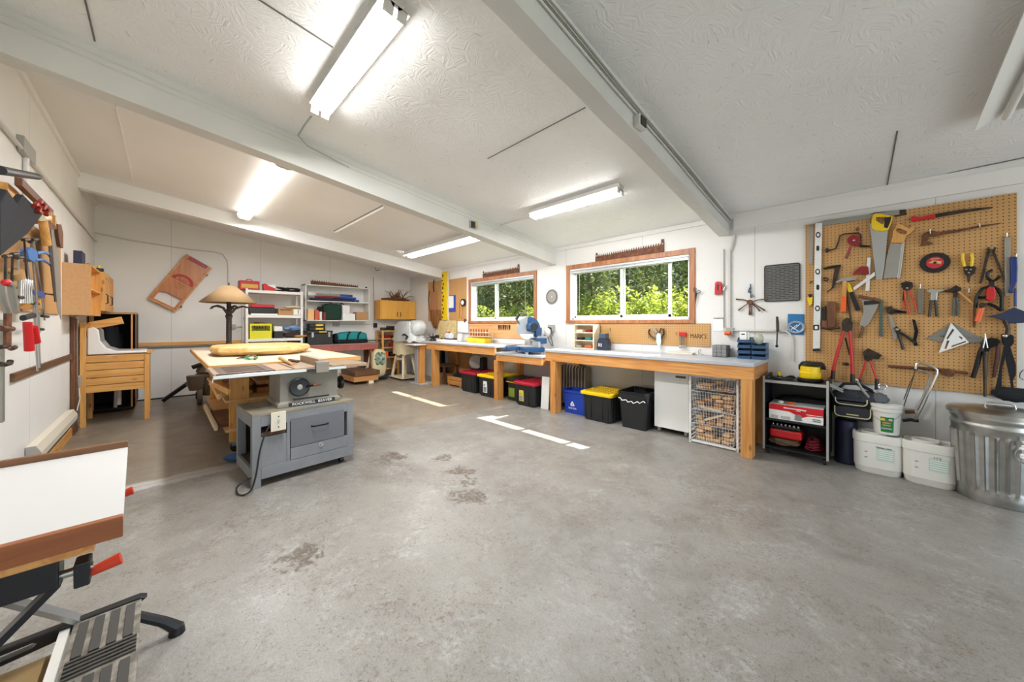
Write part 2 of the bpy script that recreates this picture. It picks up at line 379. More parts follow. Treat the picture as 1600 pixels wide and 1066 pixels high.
def m_white(name, col, seam=None, flakes=False, dirt=.05):
    """painted board; seam = (axis, spacing, offset) for the joints; flakes = strand board relief"""
    m = bpy.data.materials.new(name); m.use_nodes = True; nt = m.node_tree; b = nt.nodes['Principled BSDF']
    N = nt.nodes.new; L = nt.links.new; b.inputs['Roughness'].default_value = .55
    geo = N('ShaderNodeNewGeometry'); P = geo.outputs['Position']; out = None
    n = N('ShaderNodeTexNoise'); n.inputs['Scale'].default_value = 1.3; n.inputs['Detail'].default_value = 6; L(P, n.inputs['Vector'])
    r = N('ShaderNodeValToRGB'); r.color_ramp.elements[0].position = .3; r.color_ramp.elements[1].position = .7
    r.color_ramp.elements[0].color = tuple(c*(1-dirt*1.6) for c in col[:3])+(1,); r.color_ramp.elements[1].color = col
    L(n.outputs['Fac'], r.inputs[0]); out = r.outputs[0]
    def mul(f, dark):
        nonlocal out
        mx = N('ShaderNodeMix'); mx.data_type = 'RGBA'; L(f, mx.inputs['Factor']); L(out, mx.inputs['A']); mx.inputs['B'].default_value = dark; out = mx.outputs['Result']
    if seam:
        sep = N('ShaderNodeSeparateXYZ'); L(P, sep.inputs[0])
        for ax, sp, off, wd in seam:
            a = N('ShaderNodeMath'); a.operation = 'ADD'; a.inputs[1].default_value = 100*sp-off; L(sep.outputs[ax], a.inputs[0])
            q = N('ShaderNodeMath'); q.operation = 'MODULO'; q.inputs[1].default_value = sp; L(a.outputs[0], q.inputs[0])
            g = N('ShaderNodeMath'); g.operation = 'LESS_THAN'; g.inputs[1].default_value = wd; L(q.outputs[0], g.inputs[0])
            h = N('ShaderNodeMath'); h.operation = 'MULTIPLY'; h.inputs[1].default_value = .45; L(g.outputs[0], h.inputs[0]); mul(h.outputs[0], rgb(120, 116, 110))
    s = N('ShaderNodeTexNoise'); s.inputs['Scale'].default_value = 26; s.inputs['Detail'].default_value = 3; L(P, s.inputs['Vector'])
    t = N('ShaderNodeValToRGB'); t.color_ramp.elements[0].position = .755; t.color_ramp.elements[1].position = .78
    t.color_ramp.elements[0].color = (0, 0, 0, 1); t.color_ramp.elements[1].color = (.6, .6, .6, 1); L(s.outputs['Fac'], t.inputs[0]); mul(t.outputs[0], rgb(140, 134, 126))
    if flakes:
        v = N('ShaderNodeTexVoronoi'); v.inputs['Scale'].default_value = 16; L(P, v.inputs['Vector'])
        vr = N('ShaderNodeVectorRotate'); vr.rotation_type = 'Z_AXIS'; L(P, vr.inputs['Vector'])
        an = N('ShaderNodeMath'); an.operation = 'MULTIPLY'; an.inputs[1].default_value = 6.3; L(v.outputs['Color'], an.inputs[0]); L(an.outputs[0], vr.inputs['Angle'])
        mp = N('ShaderNodeMapping'); mp.inputs['Scale'].default_value = (8, 70, 8); L(vr.outputs[0], mp.inputs['Vector'])
        f = N('ShaderNodeTexNoise'); f.inputs['Scale'].default_value = 1; f.inputs['Detail'].default_value = 3; L(mp.outputs[0], f.inputs['Vector'])
        bp = N('ShaderNodeBump'); bp.inputs['Strength'].default_value = .9; bp.inputs['Distance'].default_value = .008
        L(f.outputs['Fac'], bp.inputs['Height']); L(bp.outputs[0], b.inputs['Normal'])
        tt = N('ShaderNodeValToRGB'); tt.color_ramp.elements[0].position = .70; tt.color_ramp.elements[1].position = .76
        tt.color_ramp.elements[0].color = (0, 0, 0, 1); tt.color_ramp.elements[1].color = (.6, .6, .6, 1); L(f.outputs['Fac'], tt.inputs[0]); mul(tt.outputs[0], rgb(150, 148, 144))
    L(out, b.inputs['Base Color'])
    return m
WH = rgb(232, 230, 226)
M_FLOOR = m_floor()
M_WALL = m_white('painted_wall_board', WH, seam=[(0, 1.22, .38, .006)])
M_WALLX = m_white('painted_end_wall_board', WH, seam=[(1, 1.22, .1, .006)])
M_CEIL = m_white('painted_strand_board_ceiling', rgb(238, 238, 236), flakes=True)
M_DRY = m_white('painted_drywall', rgb(234, 234, 234), dirt=.03)
M_BEAM = m_white('painted_rough_beam', rgb(214, 213, 208), dirt=.1)
M_TRIMW = mat('white_trim', rgb(232, 230, 226), .5)
M_SEAM = mat('dark_gap', rgb(110, 106, 100), .8)
M_CEDAR = wood('cedar_casing', rgb(150, 94, 58), rgb(186, 128, 84), 'X', 1, .45, False)
M_CEDARV = wood('cedar_casing_upright', rgb(150, 94, 58), rgb(186, 128, 84), 'Z', 1, .45, False)
M_FIR = wood('fir_lumber', rgb(196, 128, 66), rgb(222, 164, 96), 'X', 1, .5)
M_FIRV = wood('fir_post', rgb(190, 126, 62), rgb(214, 156, 88), 'Z', 1, .5)
M_FIRY = wood('fir_lumber_cross', rgb(170, 112, 60), rgb(200, 142, 84), 'Y', 1, .5)
M_PINE = wood('yellow_pine', rgb(208, 146, 72), rgb(230, 176, 98), 'X', 1, .45)
M_PINEY = wood('yellow_pine_cross', rgb(208, 146, 72), rgb(230, 176, 98), 'Y', 1, .45)
M_PINEV = wood('yellow_pine_post', rgb(208, 146, 72), rgb(230, 176, 98), 'Z', 1, .45)
M_PLY = wood('pale_plywood', rgb(205, 165, 112), rgb(222, 186, 134), 'Y', .5, .6, False)
M_BROWN = wood('dark_brown_wood', rgb(84, 54, 32), rgb(116, 78, 48), 'X', 1, .6, False)
M_VINYL = mat('white_vinyl', rgb(238, 240, 242), .35)
M_BLACK = mat('black_plastic', rgb(22, 22, 24), .4)
M_BLACKM = mat('black_metal', rgb(26, 26, 28), .35, .6)
M_BLACKF = mat('black_fabric', rgb(24, 25, 30), .9, bump=(60, .4))
M_STEEL = mat('steel', rgb(190, 190, 188), .28, 1)
M_STEELD = mat('dull_steel', rgb(158, 155, 148), .5, .6, bump=(30, .15))
M_RUST = mat('rusty_steel', rgb(86, 56, 42), .65, .5, noise_=(22, .3, rgb(130, 84, 58)), bump=(40, .3))
M_DARKST = mat('dark_tool_steel', rgb(48, 44, 42), .45, .8, noise_=(20, .4, rgb(84, 72, 62)))
M_RED = mat('red_plastic', rgb(196, 24, 30), .4)
M_REDM = mat('red_enamel', rgb(178, 26, 30), .35)
M_YEL = mat('yellow_plastic', rgb(238, 200, 24), .4)
M_BLUE = mat('blue_plastic', rgb(32, 66, 150), .4)
M_WHITE = mat('white_plastic', rgb(232, 232, 228), .4)
M_PAPER = mat('white_paper', rgb(240, 240, 238), .8)
M_BLACKI = mat('black_ink', rgb(20, 20, 20), .7)
M_GREYP = mat('grey_plastic', rgb(140, 140, 138), .5)
M_CARD = mat('cardboard', rgb(186, 146, 100), .8, noise_=(8, .5, rgb(176, 136, 92)))
M_PIPE = mat('painted_conduit', rgb(205, 202, 196), .5)
def m_peg():
    m = bpy.data.materials.new('pegboard'); m.use_nodes = True; nt = m.node_tree; b = nt.nodes['Principled BSDF']
    N = nt.nodes.new; L = nt.links.new
    tc = N('ShaderNodeTexCoord'); sep = N('ShaderNodeSeparateXYZ'); L(tc.outputs['Object'], sep.inputs[0]); ds = []
    for ax in (0, 2):
        a = N('ShaderNodeMath'); a.operation = 'MULTIPLY_ADD'; a.inputs[1].default_value = 1/.0254; a.inputs[2].default_value = 100.5; L(sep.outputs[ax], a.inputs[0])
        q = N('ShaderNodeMath'); q.operation = 'FRACT'; L(a.outputs[0], q.inputs[0])
        h = N('ShaderNodeMath'); h.operation = 'SUBTRACT'; h.inputs[1].default_value = .5; L(q.outputs[0], h.inputs[0])
        p = N('ShaderNodeMath'); p.operation = 'MULTIPLY'; L(h.outputs[0], p.inputs[0]); L(h.outputs[0], p.inputs[1]); ds.append(p)
    s = N('ShaderNodeMath'); s.operation = 'ADD'; L(ds[0].outputs[0], s.inputs[0]); L(ds[1].outputs[0], s.inputs[1])
    g = N('ShaderNodeMath'); g.operation = 'LESS_THAN'; g.inputs[1].default_value = .022; L(s.outputs[0], g.inputs[0])
    n = N('ShaderNodeTexNoise'); n.inputs['Scale'].default_value = 3; L(tc.outputs['Object'], n.inputs['Vector'])
    r = N('ShaderNodeValToRGB'); r.color_ramp.elements[0].color = rgb(186, 140, 84); r.color_ramp.elements[1].color = rgb(202, 156, 98); L(n.outputs['Fac'], r.inputs[0])
    mx = N('ShaderNodeMix'); mx.data_type = 'RGBA'; L(g.outputs[0], mx.inputs['Factor']); L(r.outputs[0], mx.inputs['A']); mx.inputs['B'].default_value = rgb(60, 38, 20)
    L(mx.outputs['Result'], b.inputs['Base Color']); b.inputs['Roughness'].default_value = .6
    return m
M_PEG = m_peg()

# ---------------------------------------------------------------- shell
TH = .12
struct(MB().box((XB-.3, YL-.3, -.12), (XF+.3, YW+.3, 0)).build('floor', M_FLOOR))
def slab_ceiling(x0, x1, y0, y1, m, name='ceiling', th=.1, dz=0):
    v = [(x0, y0, zceil(y0)+dz), (x1, y0, zceil(y0)+dz), (x1, y1, zceil(y1)+dz), (x0, y1, zceil(y1)+dz)]
    v += [(a, b_, c+th) for a, b_, c in v]
    return MB().add(v, [(0,1,2,3),(7,6,5,4),(0,4,5,1),(1,5,6,2),(2,6,7,3),(3,7,4,0)]).build(name, m)
BX1 = oy(868, 387, YW).x   # right face of the middle beam
struct(slab_ceiling(BX1-.1, XF+.3, YL-.3, YW+TH, M_CEIL))
struct(slab_ceiling(XB-.3, BX1-.1, YL-.3, YW+TH, M_DRY))
WIN = []
for a in (((737, 843), 733, 839), ((890, 1083), 885.6, 1086.4)): pass
W2o = (oy(885.6, 505, YW).x, oy(1086.4, 505, YW).x); W1o = (oy(733, 505, YW).x, oy(839, 505, YW).x)
ZO0, ZO1 = 1.232, 2.112; CW = .062
holes = []
for x0, x1 in (W1o, W2o):
    holes.append([(x0+CW, YW, ZO0+CW*.7), (x1-CW, YW, ZO0+CW*.7), (x1-CW, YW, ZO1-CW), (x0+CW, YW, ZO1-CW)])
struct(MB().poly([(XB-.1, YW, 0), (XF+.1, YW, 0), (XF+.1, YW, ZC+.02), (XB-.1, YW, ZC+.02)], (0, TH, 0), holes).build('wall_right', M_WALL))
struct(MB().poly([(XB, YL, 0), (XB, YW+.05, 0), (XB, YW+.05, zceil(YW)+.02), (XB, YL, zceil(YL)+.02)], (-TH, 0, 0)).build('wall_back', M_WALLX))
struct(MB().box((XB-.1, YL-TH, 0), (XF+.1, YL, zceil(YL)+.03)).build('wall_left', M_WALL))
# the wall behind the photographer with an assumed opening for the added door lamp
struct(MB().poly([(XF, YL, 0), (XF, -.2, 0), (XF, -.2, 2.25), (XF, 4.2, 2.25), (XF, 4.2, 0), (XF, YW, 0), (XF, YW, zceil(YW)+.02), (XF, YL, zceil(YL)+.02)], (TH, 0, 0)).build('wall_front', M_WALLX))
# beams
BT = [0]
def beam(xc, wd, dp, m, drop=0):
    BT[0] += 1
    x0, x1 = xc-wd/2, xc+wd/2; z0, z1 = zceil(YL), zceil(YW); b = MB()
    rings = []
    n = 40
    for i in range(n+1):
        y = YL+(YW-YL)*i/n; z = zceil(y)+.01
        j = .006*noise.noise(Vector((y*2.3, xc, 0))) if m is M_BEAM else 0
        rings.append([(x0+j, y, z-dp+j), (x1+j, y, z-dp-j), (x1, y, z), (x0, y, z)])
    b.loft(rings)
    o = b.build('trim_%d' % BT[0], m); o['label'] = 'painted ceiling beam'; return struct(o)
b1r = oy(868, 387, YW).x; b1l = oy(859, 416, YW).x
beam((b1r+b1l)/2-.0, .14, .27, M_BEAM)
b2l = oy(1123.6, 369, YW).x; b2r = oy(1141, 369, YW).x
beam((b2l+b2r)/2, b2r-b2l, .225, M_BEAM)
b3 = oy(693, 420, YW).x
beam(b3-.07, .14, .2, M_DRY)
def trimbox(a, b_, m, label=None):
    BT[0] += 1; o = MB().box(a, b_).build('trim_%d' % BT[0], m); return struct(o)
# cove strips along the top of the walls
trimbox((XB, YW-.02, ZC-.055), (XF, YW, ZC-.0), M_TRIMW)
def cove_left():
    BT[0] += 1; z = zceil(YL); struct(MB().box((XB, YL, z-.06), (XF, YL+.02, z)).build('trim_%d' % BT[0], M_TRIMW))
cove_left()
# header board over the right part of the window wall
hb = oy(1146, 352, YW-.04).x
struct(MB().box((hb, YW-.035, 2.24), (XF, YW, ZC-.05)).build('trim_20', M_TRIMW))
# rails on the left and end walls
def rail(name, p, q, h, t, m): BT[0] += 1; return struct(MB().bar(p, q, t, h).build('trim_%d' % BT[0], m))
a = oy(19, 589, YL+.01); c = oy(118, 553, YL+.01)
trimbox((c.x, YL, a.z-.035), (a.x, YL+.02, a.z+.02), M_BROWN)
p = ox(200, 539, XB+.02); q = ox(382, 533, XB+.02)
trimbox((XB, YL+.02, p.z-.03), (XB+.03, q.y+.1, p.z+.025), M_PINEY)
trimbox((XB, YL+.02, p.z-.075), (XB+.012, 4.0, p.z-.05), M_SEAM)
trimbox((XB, YL+.02, 0), (XB+.012, 3.2, .02), M_BLACK)
# ceiling battens and joints
def cstrip(p, q, wd, m, th=.008):
    BT[0] += 1; p = Vector(p); q = Vector(q); return struct(MB().bar(p, q, th, wd, up=(0, 0, 1)).build('trim_%d' % BT[0], m))
def cs(u0, v0, u1, v1, wd, m, dz=.003): return cstrip(oc(u0, v0, dz), oc(u1, v1, dz), wd, m)
cs(181, 164, 209, 287, .03, M_TRIMW); cs(1386, 291, 1402, 205, .004, M_SEAM); cs(524, 362, 600, 322, .05, M_TRIMW)
cs(522, 361, 598, 321, .006, M_SEAM); cs(131, -8, 148, 64, .006, M_SEAM); cs(396, -6, 520, 74, .005, M_SEAM)
cs(762, 248, 915, 168, .003, M_SEAM)
cs(1386, 291, 1640, 238, .004, M_SEAM)
# wall outlets boards: skirting strip on the left wall
trimbox((-6.4, YL, 0), (-3.2, YL+.018, .085), M_PINE)

# ---------------------------------------------------------------- windows
M_GLASS = bpy.data.materials.new('window_glass'); M_GLASS.use_nodes = True
_nt = M_GLASS.node_tree; _nt.nodes.clear()
_o = _nt.nodes.new('ShaderNodeOutputMaterial'); _t = _nt.nodes.new('ShaderNodeBsdfTransparent'); _g = _nt.nodes.new('ShaderNodeBsdfGlossy')
_t.inputs[0].default_value = (.95, .97, .96, 1); _g.inputs['Roughness'].default_value = .02
_m = _nt.nodes.new('ShaderNodeMixShader'); _lw = _nt.nodes.new('ShaderNodeLayerWeight'); _lw.inputs[0].default_value = .5; _f = _nt.nodes.new('ShaderNodeMapRange'); _f.inputs[1].default_value = .3; _f.inputs[3].default_value = .02; _f.inputs[4].default_value = .5
_nt.links.new(_lw.outputs['Facing'], _f.inputs[0])
_nt.links.new(_f.outputs[0], _m.inputs[0]); _nt.links.new(_t.outputs[0], _m.inputs[1]); _nt.links.new(_g.outputs[0], _m.inputs[2]); _nt.links.new(_m.outputs[0], _o.inputs[0])
M_BLIND = mat('blind_rail', rgb(196, 200, 200), .35, .3)
M_CORD = mat('cord', rgb(225, 222, 214), .7)
def window(k, xo, split, slid):
    x0, x1 = xo; xi0, xi1 = x0+CW, x1-CW; zi0, zi1 = ZO0+CW*.7, ZO1-CW
    root = MB().box((x0, YW-.018, ZO1-CW), (x1, YW, ZO1)).box((x0, YW-.03, ZO0), (x1, YW, ZO0+CW*.7)).box((x0, YW-.018, ZO0+CW*.7), (xi0, YW, ZO1-CW)).box((xi1, YW-.018, ZO0+CW*.7), (x1, YW, ZO1-CW)).build('window_%d' % k, M_CEDARV, bevel=.002)
    struct(root)
    # wooden reveal
    b = MB()
    b.box((xi0, YW, zi0-.002), (xi1, YW+TH, zi0+.008)).box((xi0, YW, zi1-.008), (xi1, YW+TH, zi1)).box((xi0, YW, zi0), (xi0+.008, YW+TH, zi1)).box((xi1-.008, YW, zi0), (xi1, YW+TH, zi1))
    b.build('reveal', M_VINYL, root)
    f = MB(); w_ = .035; ya, yb = YW+.05, YW+.10
    f.box((xi0, ya, zi0), (xi1, yb, zi0+w_)).box((xi0, ya, zi1-w_), (xi1, yb, zi1)).box((xi0, ya, zi0), (xi0+w_, yb, zi1)).box((xi1-w_, ya, zi0), (xi1, yb, zi1))
    f.build('window_frame', M_VINYL, root, bevel=.003)
    def sash(sx0, sx1, y, nm):
        g = MB(); s_ = .04
        g.box((sx0, y, zi0+.03), (sx1, y+.022, zi0+.03+s_)).box((sx0, y, zi1-.03-s_), (sx1, y+.022, zi1-.03)).box((sx0, y, zi0+.03), (sx0+s_, y+.022, zi1-.03)).box((sx1-s_, y, zi0+.03), (sx1, y+.022, zi1-.03))
        sa = g.build('sash', M_VINYL, root, bevel=.003)
        MB().box((sx0+s_-.004, y+.009, zi0+.03+s_-.004), (sx1-s_+.004, y+.013, zi1-.03-s_+.004)).build('pane', M_GLASS, sa)
    sash(xi0+.02, split+.03, YW+.075, 'fixed')
    sash(split-.03, xi1-.02-slid, YW+.052, 'slider')
    t = T('window_blind', 'raised slim blind at the head of the window above the %s' % ('long workbench' if k == 2 else 'left workbench'), 'blind', (xi0, YW-.005, zi1-.03), 0, 'raised window blinds')
    h = MB(); h.box((xi0+.01, YW+.0, zi1-.03), (xi1-.01, YW+.03, zi1-.006)); h.build('headrail', M_BLIND, t, bevel=.003)
    h = MB()
    for i in range(5): h.box((xi0+.015, YW+.003, zi1-.036-i*.004), (xi1-.015, YW+.027, zi1-.0335-i*.004))
    h.build('slats', M_BLIND, t)
    MB().box((xi0+.01, YW+.0, zi1-.066), (xi1-.01, YW+.028, zi1-.052)).build('bottom_rail', M_BLIND, t, bevel=.003)
    for u_ in (.12, .88) if k == 1 else (.1,): MB().cyl((xi0+(xi1-xi0)*u_, YW+.0, zi1-.06), (xi0+(xi1-xi0)*u_, YW+.0, zi0+.12), .0018, n=6).build('cord', M_CORD, t)
    return root
window(1, W1o, oy(776, 470, YW+.07).x, 0)
window(2, W2o, oy(973, 460, YW+.07).x, .21)

# ---------------------------------------------------------------- outside
M_GRASS = mat('grass', rgb(96, 120, 48), .9, noise_=(4, .5, rgb(140, 156, 70)))
M_LEAF = mat('bush_leaf', rgb(104, 124, 40), .6, noise_=(3, .5, rgb(168, 176, 72)))
M_LEAF.node_tree.nodes['Principled BSDF'].inputs['Subsurface Weight'].default_value = 0
M_CONI = mat('conifer_needle', rgb(66, 84, 40), .7, noise_=(1.5, .5, rgb(120, 128, 70)))
M_BARK = mat('bark', rgb(92, 76, 60), .9, bump=(20, .5))
def translucent(m, f):
    nt = m.node_tree; b = nt.nodes['Principled BSDF']; o = nt.nodes['Material Output']
    t = nt.nodes.new('ShaderNodeBsdfTranslucent'); mx = nt.nodes.new('ShaderNodeMixShader'); mx.inputs[0].default_value = f
    src = b.inputs['Base Color'].links[0].from_socket if b.inputs['Base Color'].links else None
    if src: nt.links.new(src, t.inputs[0])
    else: t.inputs[0].default_value = b.inputs['Base Color'].default_value
    nt.links.new(b.outputs[0], mx.inputs[1]); nt.links.new(t.outputs[0], mx.inputs[2]); nt.links.new(mx.outputs[0], o.inputs[0])
translucent(M_LEAF, .5); translucent(M_CONI, .3)
gr = MB().add([(-60, YW+TH, -.1), (40, YW+TH, -.1), (40, 60, .6), (-60, 60, .6)], [(0, 1, 2, 3)]).build('grass_ground', M_GRASS); struct(gr)
hl = MB().add([(-80, 27, .2), (60, 27, .2), (60, 50, 20), (-80, 50, 20)], [(0, 1, 2, 3)]).build('hillside_ground', mat('wooded_hillside', rgb(44, 58, 30), .9, noise_=(1.2, .5, rgb(74, 86, 44)))); struct(hl)
# roof overhang that cuts the sun off above the windows
EV = .43
struct(MB().add([(XB-.3, YW+TH, zceil(YW)+.1), (XF+.3, YW+TH, zceil(YW)+.1), (XF+.3, YW+TH+EV, zceil(YW+EV)+.1), (XB-.3, YW+TH+EV, zceil(YW+EV)+.1),
    (XB-.3, YW+TH, ZC-.05), (XF+.3, YW+TH, ZC-.05), (XF+.3, YW+TH+EV, zceil(YW+EV)-.0), (XB-.3, YW+TH+EV, zceil(YW+EV)-.0)],
    [(0,1,2,3),(7,6,5,4),(0,4,5,1),(1,5,6,2),(2,6,7,3),(3,7,4,0)]).build('trim_30', M_TRIMW))
def leafmesh(name, pts, size, m, parent, r_):
    b = MB(local=True)
    for p in pts:
        p = Vector(p); s = size*r_.uniform(.6, 1.3)
        a = Vector((r_.gauss(0, 1), r_.gauss(0, 1), r_.gauss(0, .6))).normalized(); c = a.cross(Vector((r_.gauss(0, 1), r_.gauss(0, 1), r_.gauss(0, 1)))).normalized()
        b.add([p-a*s, p+c*s*.45, p+a*s, p-c*s*.45], [(0, 1, 2, 3)])
    bm = b.bm; me = bpy.data.meshes.new(name); bm.to_mesh(me); bm.free(); me.materials.append(m)
    o = bpy.data.objects.new(name, me); C.objects.link(o); o.parent = parent; MW[o.name] = mw(parent); return o
def bush(seed):
    r_ = random.Random(seed)
    t = T('leafy_bush', 'x', 'bush', (0, 0, 0)); pts = []
    cs_ = [(r_.uniform(-.7, .7), r_.uniform(-.4, .4), r_.uniform(.5, 1.6), r_.uniform(.3, .55)) for _ in range(16)]
    for cx, cy, cz, rr in cs_:
        for _ in range(210):
            d = Vector((r_.gauss(0, 1), r_.gauss(0, 1), r_.gauss(0, 1))).normalized()*rr*r_.uniform(.75, 1.05); pts.append((cx+d.x, cy+d.y, cz+d.z))
    for _ in range(14):
        x, y, h = r_.uniform(-.8, .8), r_.uniform(-.3, .3), r_.uniform(1.7, 2.25)
        for k in range(16): pts.append((x+.05*r_.gauss(0, 1), y+.05*r_.gauss(0, 1), h-.5+.5*k/16))
    leafmesh('foliage', pts, .06, M_LEAF, t, r_)
    b = MB(local=True)
    for _ in range(6): b.tube([(0, 0, 0), (r_.uniform(-.2, .2), r_.uniform(-.2, .2), .7), (r_.uniform(-.6, .6), r_.uniform(-.3, .3), 1.5)], [.03, .02, .01], 6)
    b.build('stem', M_BARK, t); return t
def conifer(seed, h=9):
    r_ = random.Random(seed); t = T('conifer_tree', 'x', 'tree', (0, 0, 0)); pts = []
    z = .9
    while z < h-.2:
        L = (h-z)*.14+.3; n = 9
        for k in range(n):
            a = 2*PI*(k+r_.random())/n; Lk = L*r_.uniform(.7, 1.1)
            for s in range(int(9*Lk)+5):
                f = r_.random()**.7; w = .16*(1.1-f)
                pts.append((math.cos(a)*Lk*f+r_.gauss(0, w), math.sin(a)*Lk*f+r_.gauss(0, w), z-Lk*f*.28+r_.gauss(0, .07)))
        z += .24
    leafmesh('foliage', pts, .11, M_CONI, t, r_)
    MB(local=True).cyl((0, 0, 0), (0, 0, h), .13, .02, 8).build('trunk', M_BARK, t); return t
bs = [bush(3), bush(5)]
BL = ['sunlit leafy bush outside window %s', ]
spots = [(-2.75, 7.6), (-3.9, 8.2), (-5.2, 8.3), (-6.7, 8.3), (-8.2, 8.6), (-9.9, 8.8), (-11.6, 9.0), (-13.2, 9.6), (-15, 10), (-4.6, 10), (-1.7, 8)]
for i, (x, y) in enumerate(spots):
    sc = rnd.uniform(.88, 1.08)
    o = bs[i] if i < 2 else dup(bs[i % 2], (x, y, 0))
    o.location = (x, y, 0); o.rotation_euler = (0, 0, rnd.uniform(0, 6)); o.scale = (1, 1, sc)
    tag(o, 'sunlit yellow-green bush in the hedge outside the windows', 'bush', 'hedge of bushes outside')
cf = [conifer(11), conifer(13)]
k = 0
for row, (y, x0, x1, n) in enumerate(((12.5, -19, -2.5, 5), (15.5, -24, -3, 6), (19, -30, -3, 7), (23, -36, -4, 8))):
    for i in range(n):
        x = x0+(x1-x0)*(i+.5)/n+rnd.uniform(-.4, .4); yy = y+rnd.uniform(-.7, .7)
        o = cf[k] if k < 2 else dup(cf[k % 2], (x, yy, 0))
        o.location = (x, yy, 0); o.rotation_euler = (0, 0, rnd.uniform(0, 6)); s_ = rnd.uniform(.9, 1.2); o.scale = (s_, s_, s_)
        tag(o, 'dark conifer standing in the wood beyond the hedge', 'tree', 'conifers beyond the hedge'); k += 1

# ---------------------------------------------------------------- fluorescent lights
M_TUBE = mat('glowing_tube', (1, 1, 1, 1), .5, emis=(1, .98, .95, 1), emis_s=14)
M_DIFF = mat('glowing_diffuser', (1, 1, 1, 1), .5, emis=(1, .97, .9, 1), emis_s=5)
M_FIXT = mat('white_enamel', rgb(222, 220, 214), .4)
def strip_light(u0, v0, u1, v1, label, style, power, dz=.10, sections=1, wd=.13, alongY=False):
    a = oc(u0, v0, dz); c = oc(u1, v1, dz); yc = (a.y+c.y)/2; L = abs(c.x-a.x); xc = (a.x+c.x)/2
    if alongY: L = 1.24; xc = a.x+wd/2; yc = a.y-L/2
    zt = zceil(yc); pitch = math.atan(-SC)
    t = T('fluorescent_light', label, 'ceiling light', (xc, yc, zt-dz), 0, 'ceiling strip lights'); t.rotation_euler = (pitch, 0, 0)
    MW[t.name] = TR(xc, yc, zt-dz) @ Matrix.Rotation(pitch, 4, 'X')
    if alongY:
        R_ = Matrix.Rotation(pitch, 4, 'X') @ Matrix.Rotation(PI/2, 4, 'Z'); t.rotation_euler = R_.to_euler(); MW[t.name] = TR(xc, yc, zt-dz) @ R_
    n = sections; l = L/n
    for s_ in range(n):
        xa = -L/2+s_*l+.004; xb = xa+l-.008
        b = MB(local=True)
        if style == 'strip':
            b.poly([(xa, -.05, dz-.002), (xa, .05, dz-.002), (xa, .035, dz-.05), (xa, .02, dz-.07), (xa, -.02, dz-.07), (xa, -.035, dz-.05)], (xb-xa, 0, 0))
            b.box((xa, -wd/2-.01, dz-.055), (xb, wd/2+.01, dz-.051))
            for e in (xa, xb-.012): b.box((e, -wd/2+.005, .005), (e+.012, -.01, dz-.05)).box((e, .01, .005), (e+.012, wd/2-.005, dz-.05))
            b.build('housing', M_FIXT, t)
            for y in (-.036, .036): MB(local=True).cyl((xa+.014, y, .022), (xb-.014, y, .022), .0165, n=12).build('tube', M_TUBE if power else M_FIXT, t, smooth=True)
        elif style == 'wing':   # broad reflector, bare underside
            b.poly([(xa, -wd/2, 0), (xa, -wd/2, .012), (xa, -.04, dz-.002), (xa, .04, dz-.002), (xa, wd/2, .012), (xa, wd/2, 0), (xa, .035, dz-.02), (xa, -.035, dz-.02)], (xb-xa, 0, 0))
            b.build('reflector', M_FIXT, t)
            for y in (-.045, .045): MB(local=True).cyl((xa+.014, y, .03), (xb-.014, y, .03), .0165, n=12).build('tube', M_TUBE if power else M_FIXT, t, smooth=True)
        else:
            b.box((xa, -.07, dz-.04), (xb, .07, dz)); b.build('housing', M_FIXT, t)
            d = MB(local=True); d.poly([(xa, -wd/2, dz-.035), (xa, -wd/2*.8, .012), (xa, -wd/2*.5, 0), (xa, wd/2*.5, 0), (xa, wd/2*.8, .012), (xa, wd/2, dz-.035)], (xb-xa, 0, 0)); d.build('diffuser', M_DIFF if power else M_FIXT, t)
            for e in (xa-.004, xb-.004): MB(local=True).poly([(e, -wd/2-.004, dz-.03), (e, -wd/2*.8-.004, .008), (e, -wd/2*.5, -.004), (e, wd/2*.5, -.004), (e, wd/2*.8+.004, .008), (e, wd/2+.004, dz-.03)], (.008, 0, 0)).build('end_cap', M_FIXT, t)
    if power:
        lo = area('strip_light_lamp', (xc, yc, zt-dz-.03), (0, SC, -1), L*.95, wd*.8, power, (.97, .98, 1))
    return t
strip_light(499, 184, 617, 26, 'glowing two-tube strip light nearest the camera, top centre of the photo', 'strip', 42, dz=.12)
strip_light(383, 343, 440, 262, 'glowing two-section diffuser strip light between the left and middle beams, nearer the left wall', 'diffuser', 38, dz=.09, sections=2, wd=.17)
strip_light(632, 402, 748, 373, 'glowing strip light between the left and middle beams, nearer the window wall', 'wing', 22, dz=.11, wd=.2)
strip_light(832, 343, 970, 303, 'glowing slim strip light near window wall, right of the middle beam', 'strip', 22, dz=.10)
strip_light(1522, 206, 1590, 195, 'unlit broad white strip light cut off by the right edge of the photo', 'wing', 0, dz=.09, wd=.32, alongY=True)
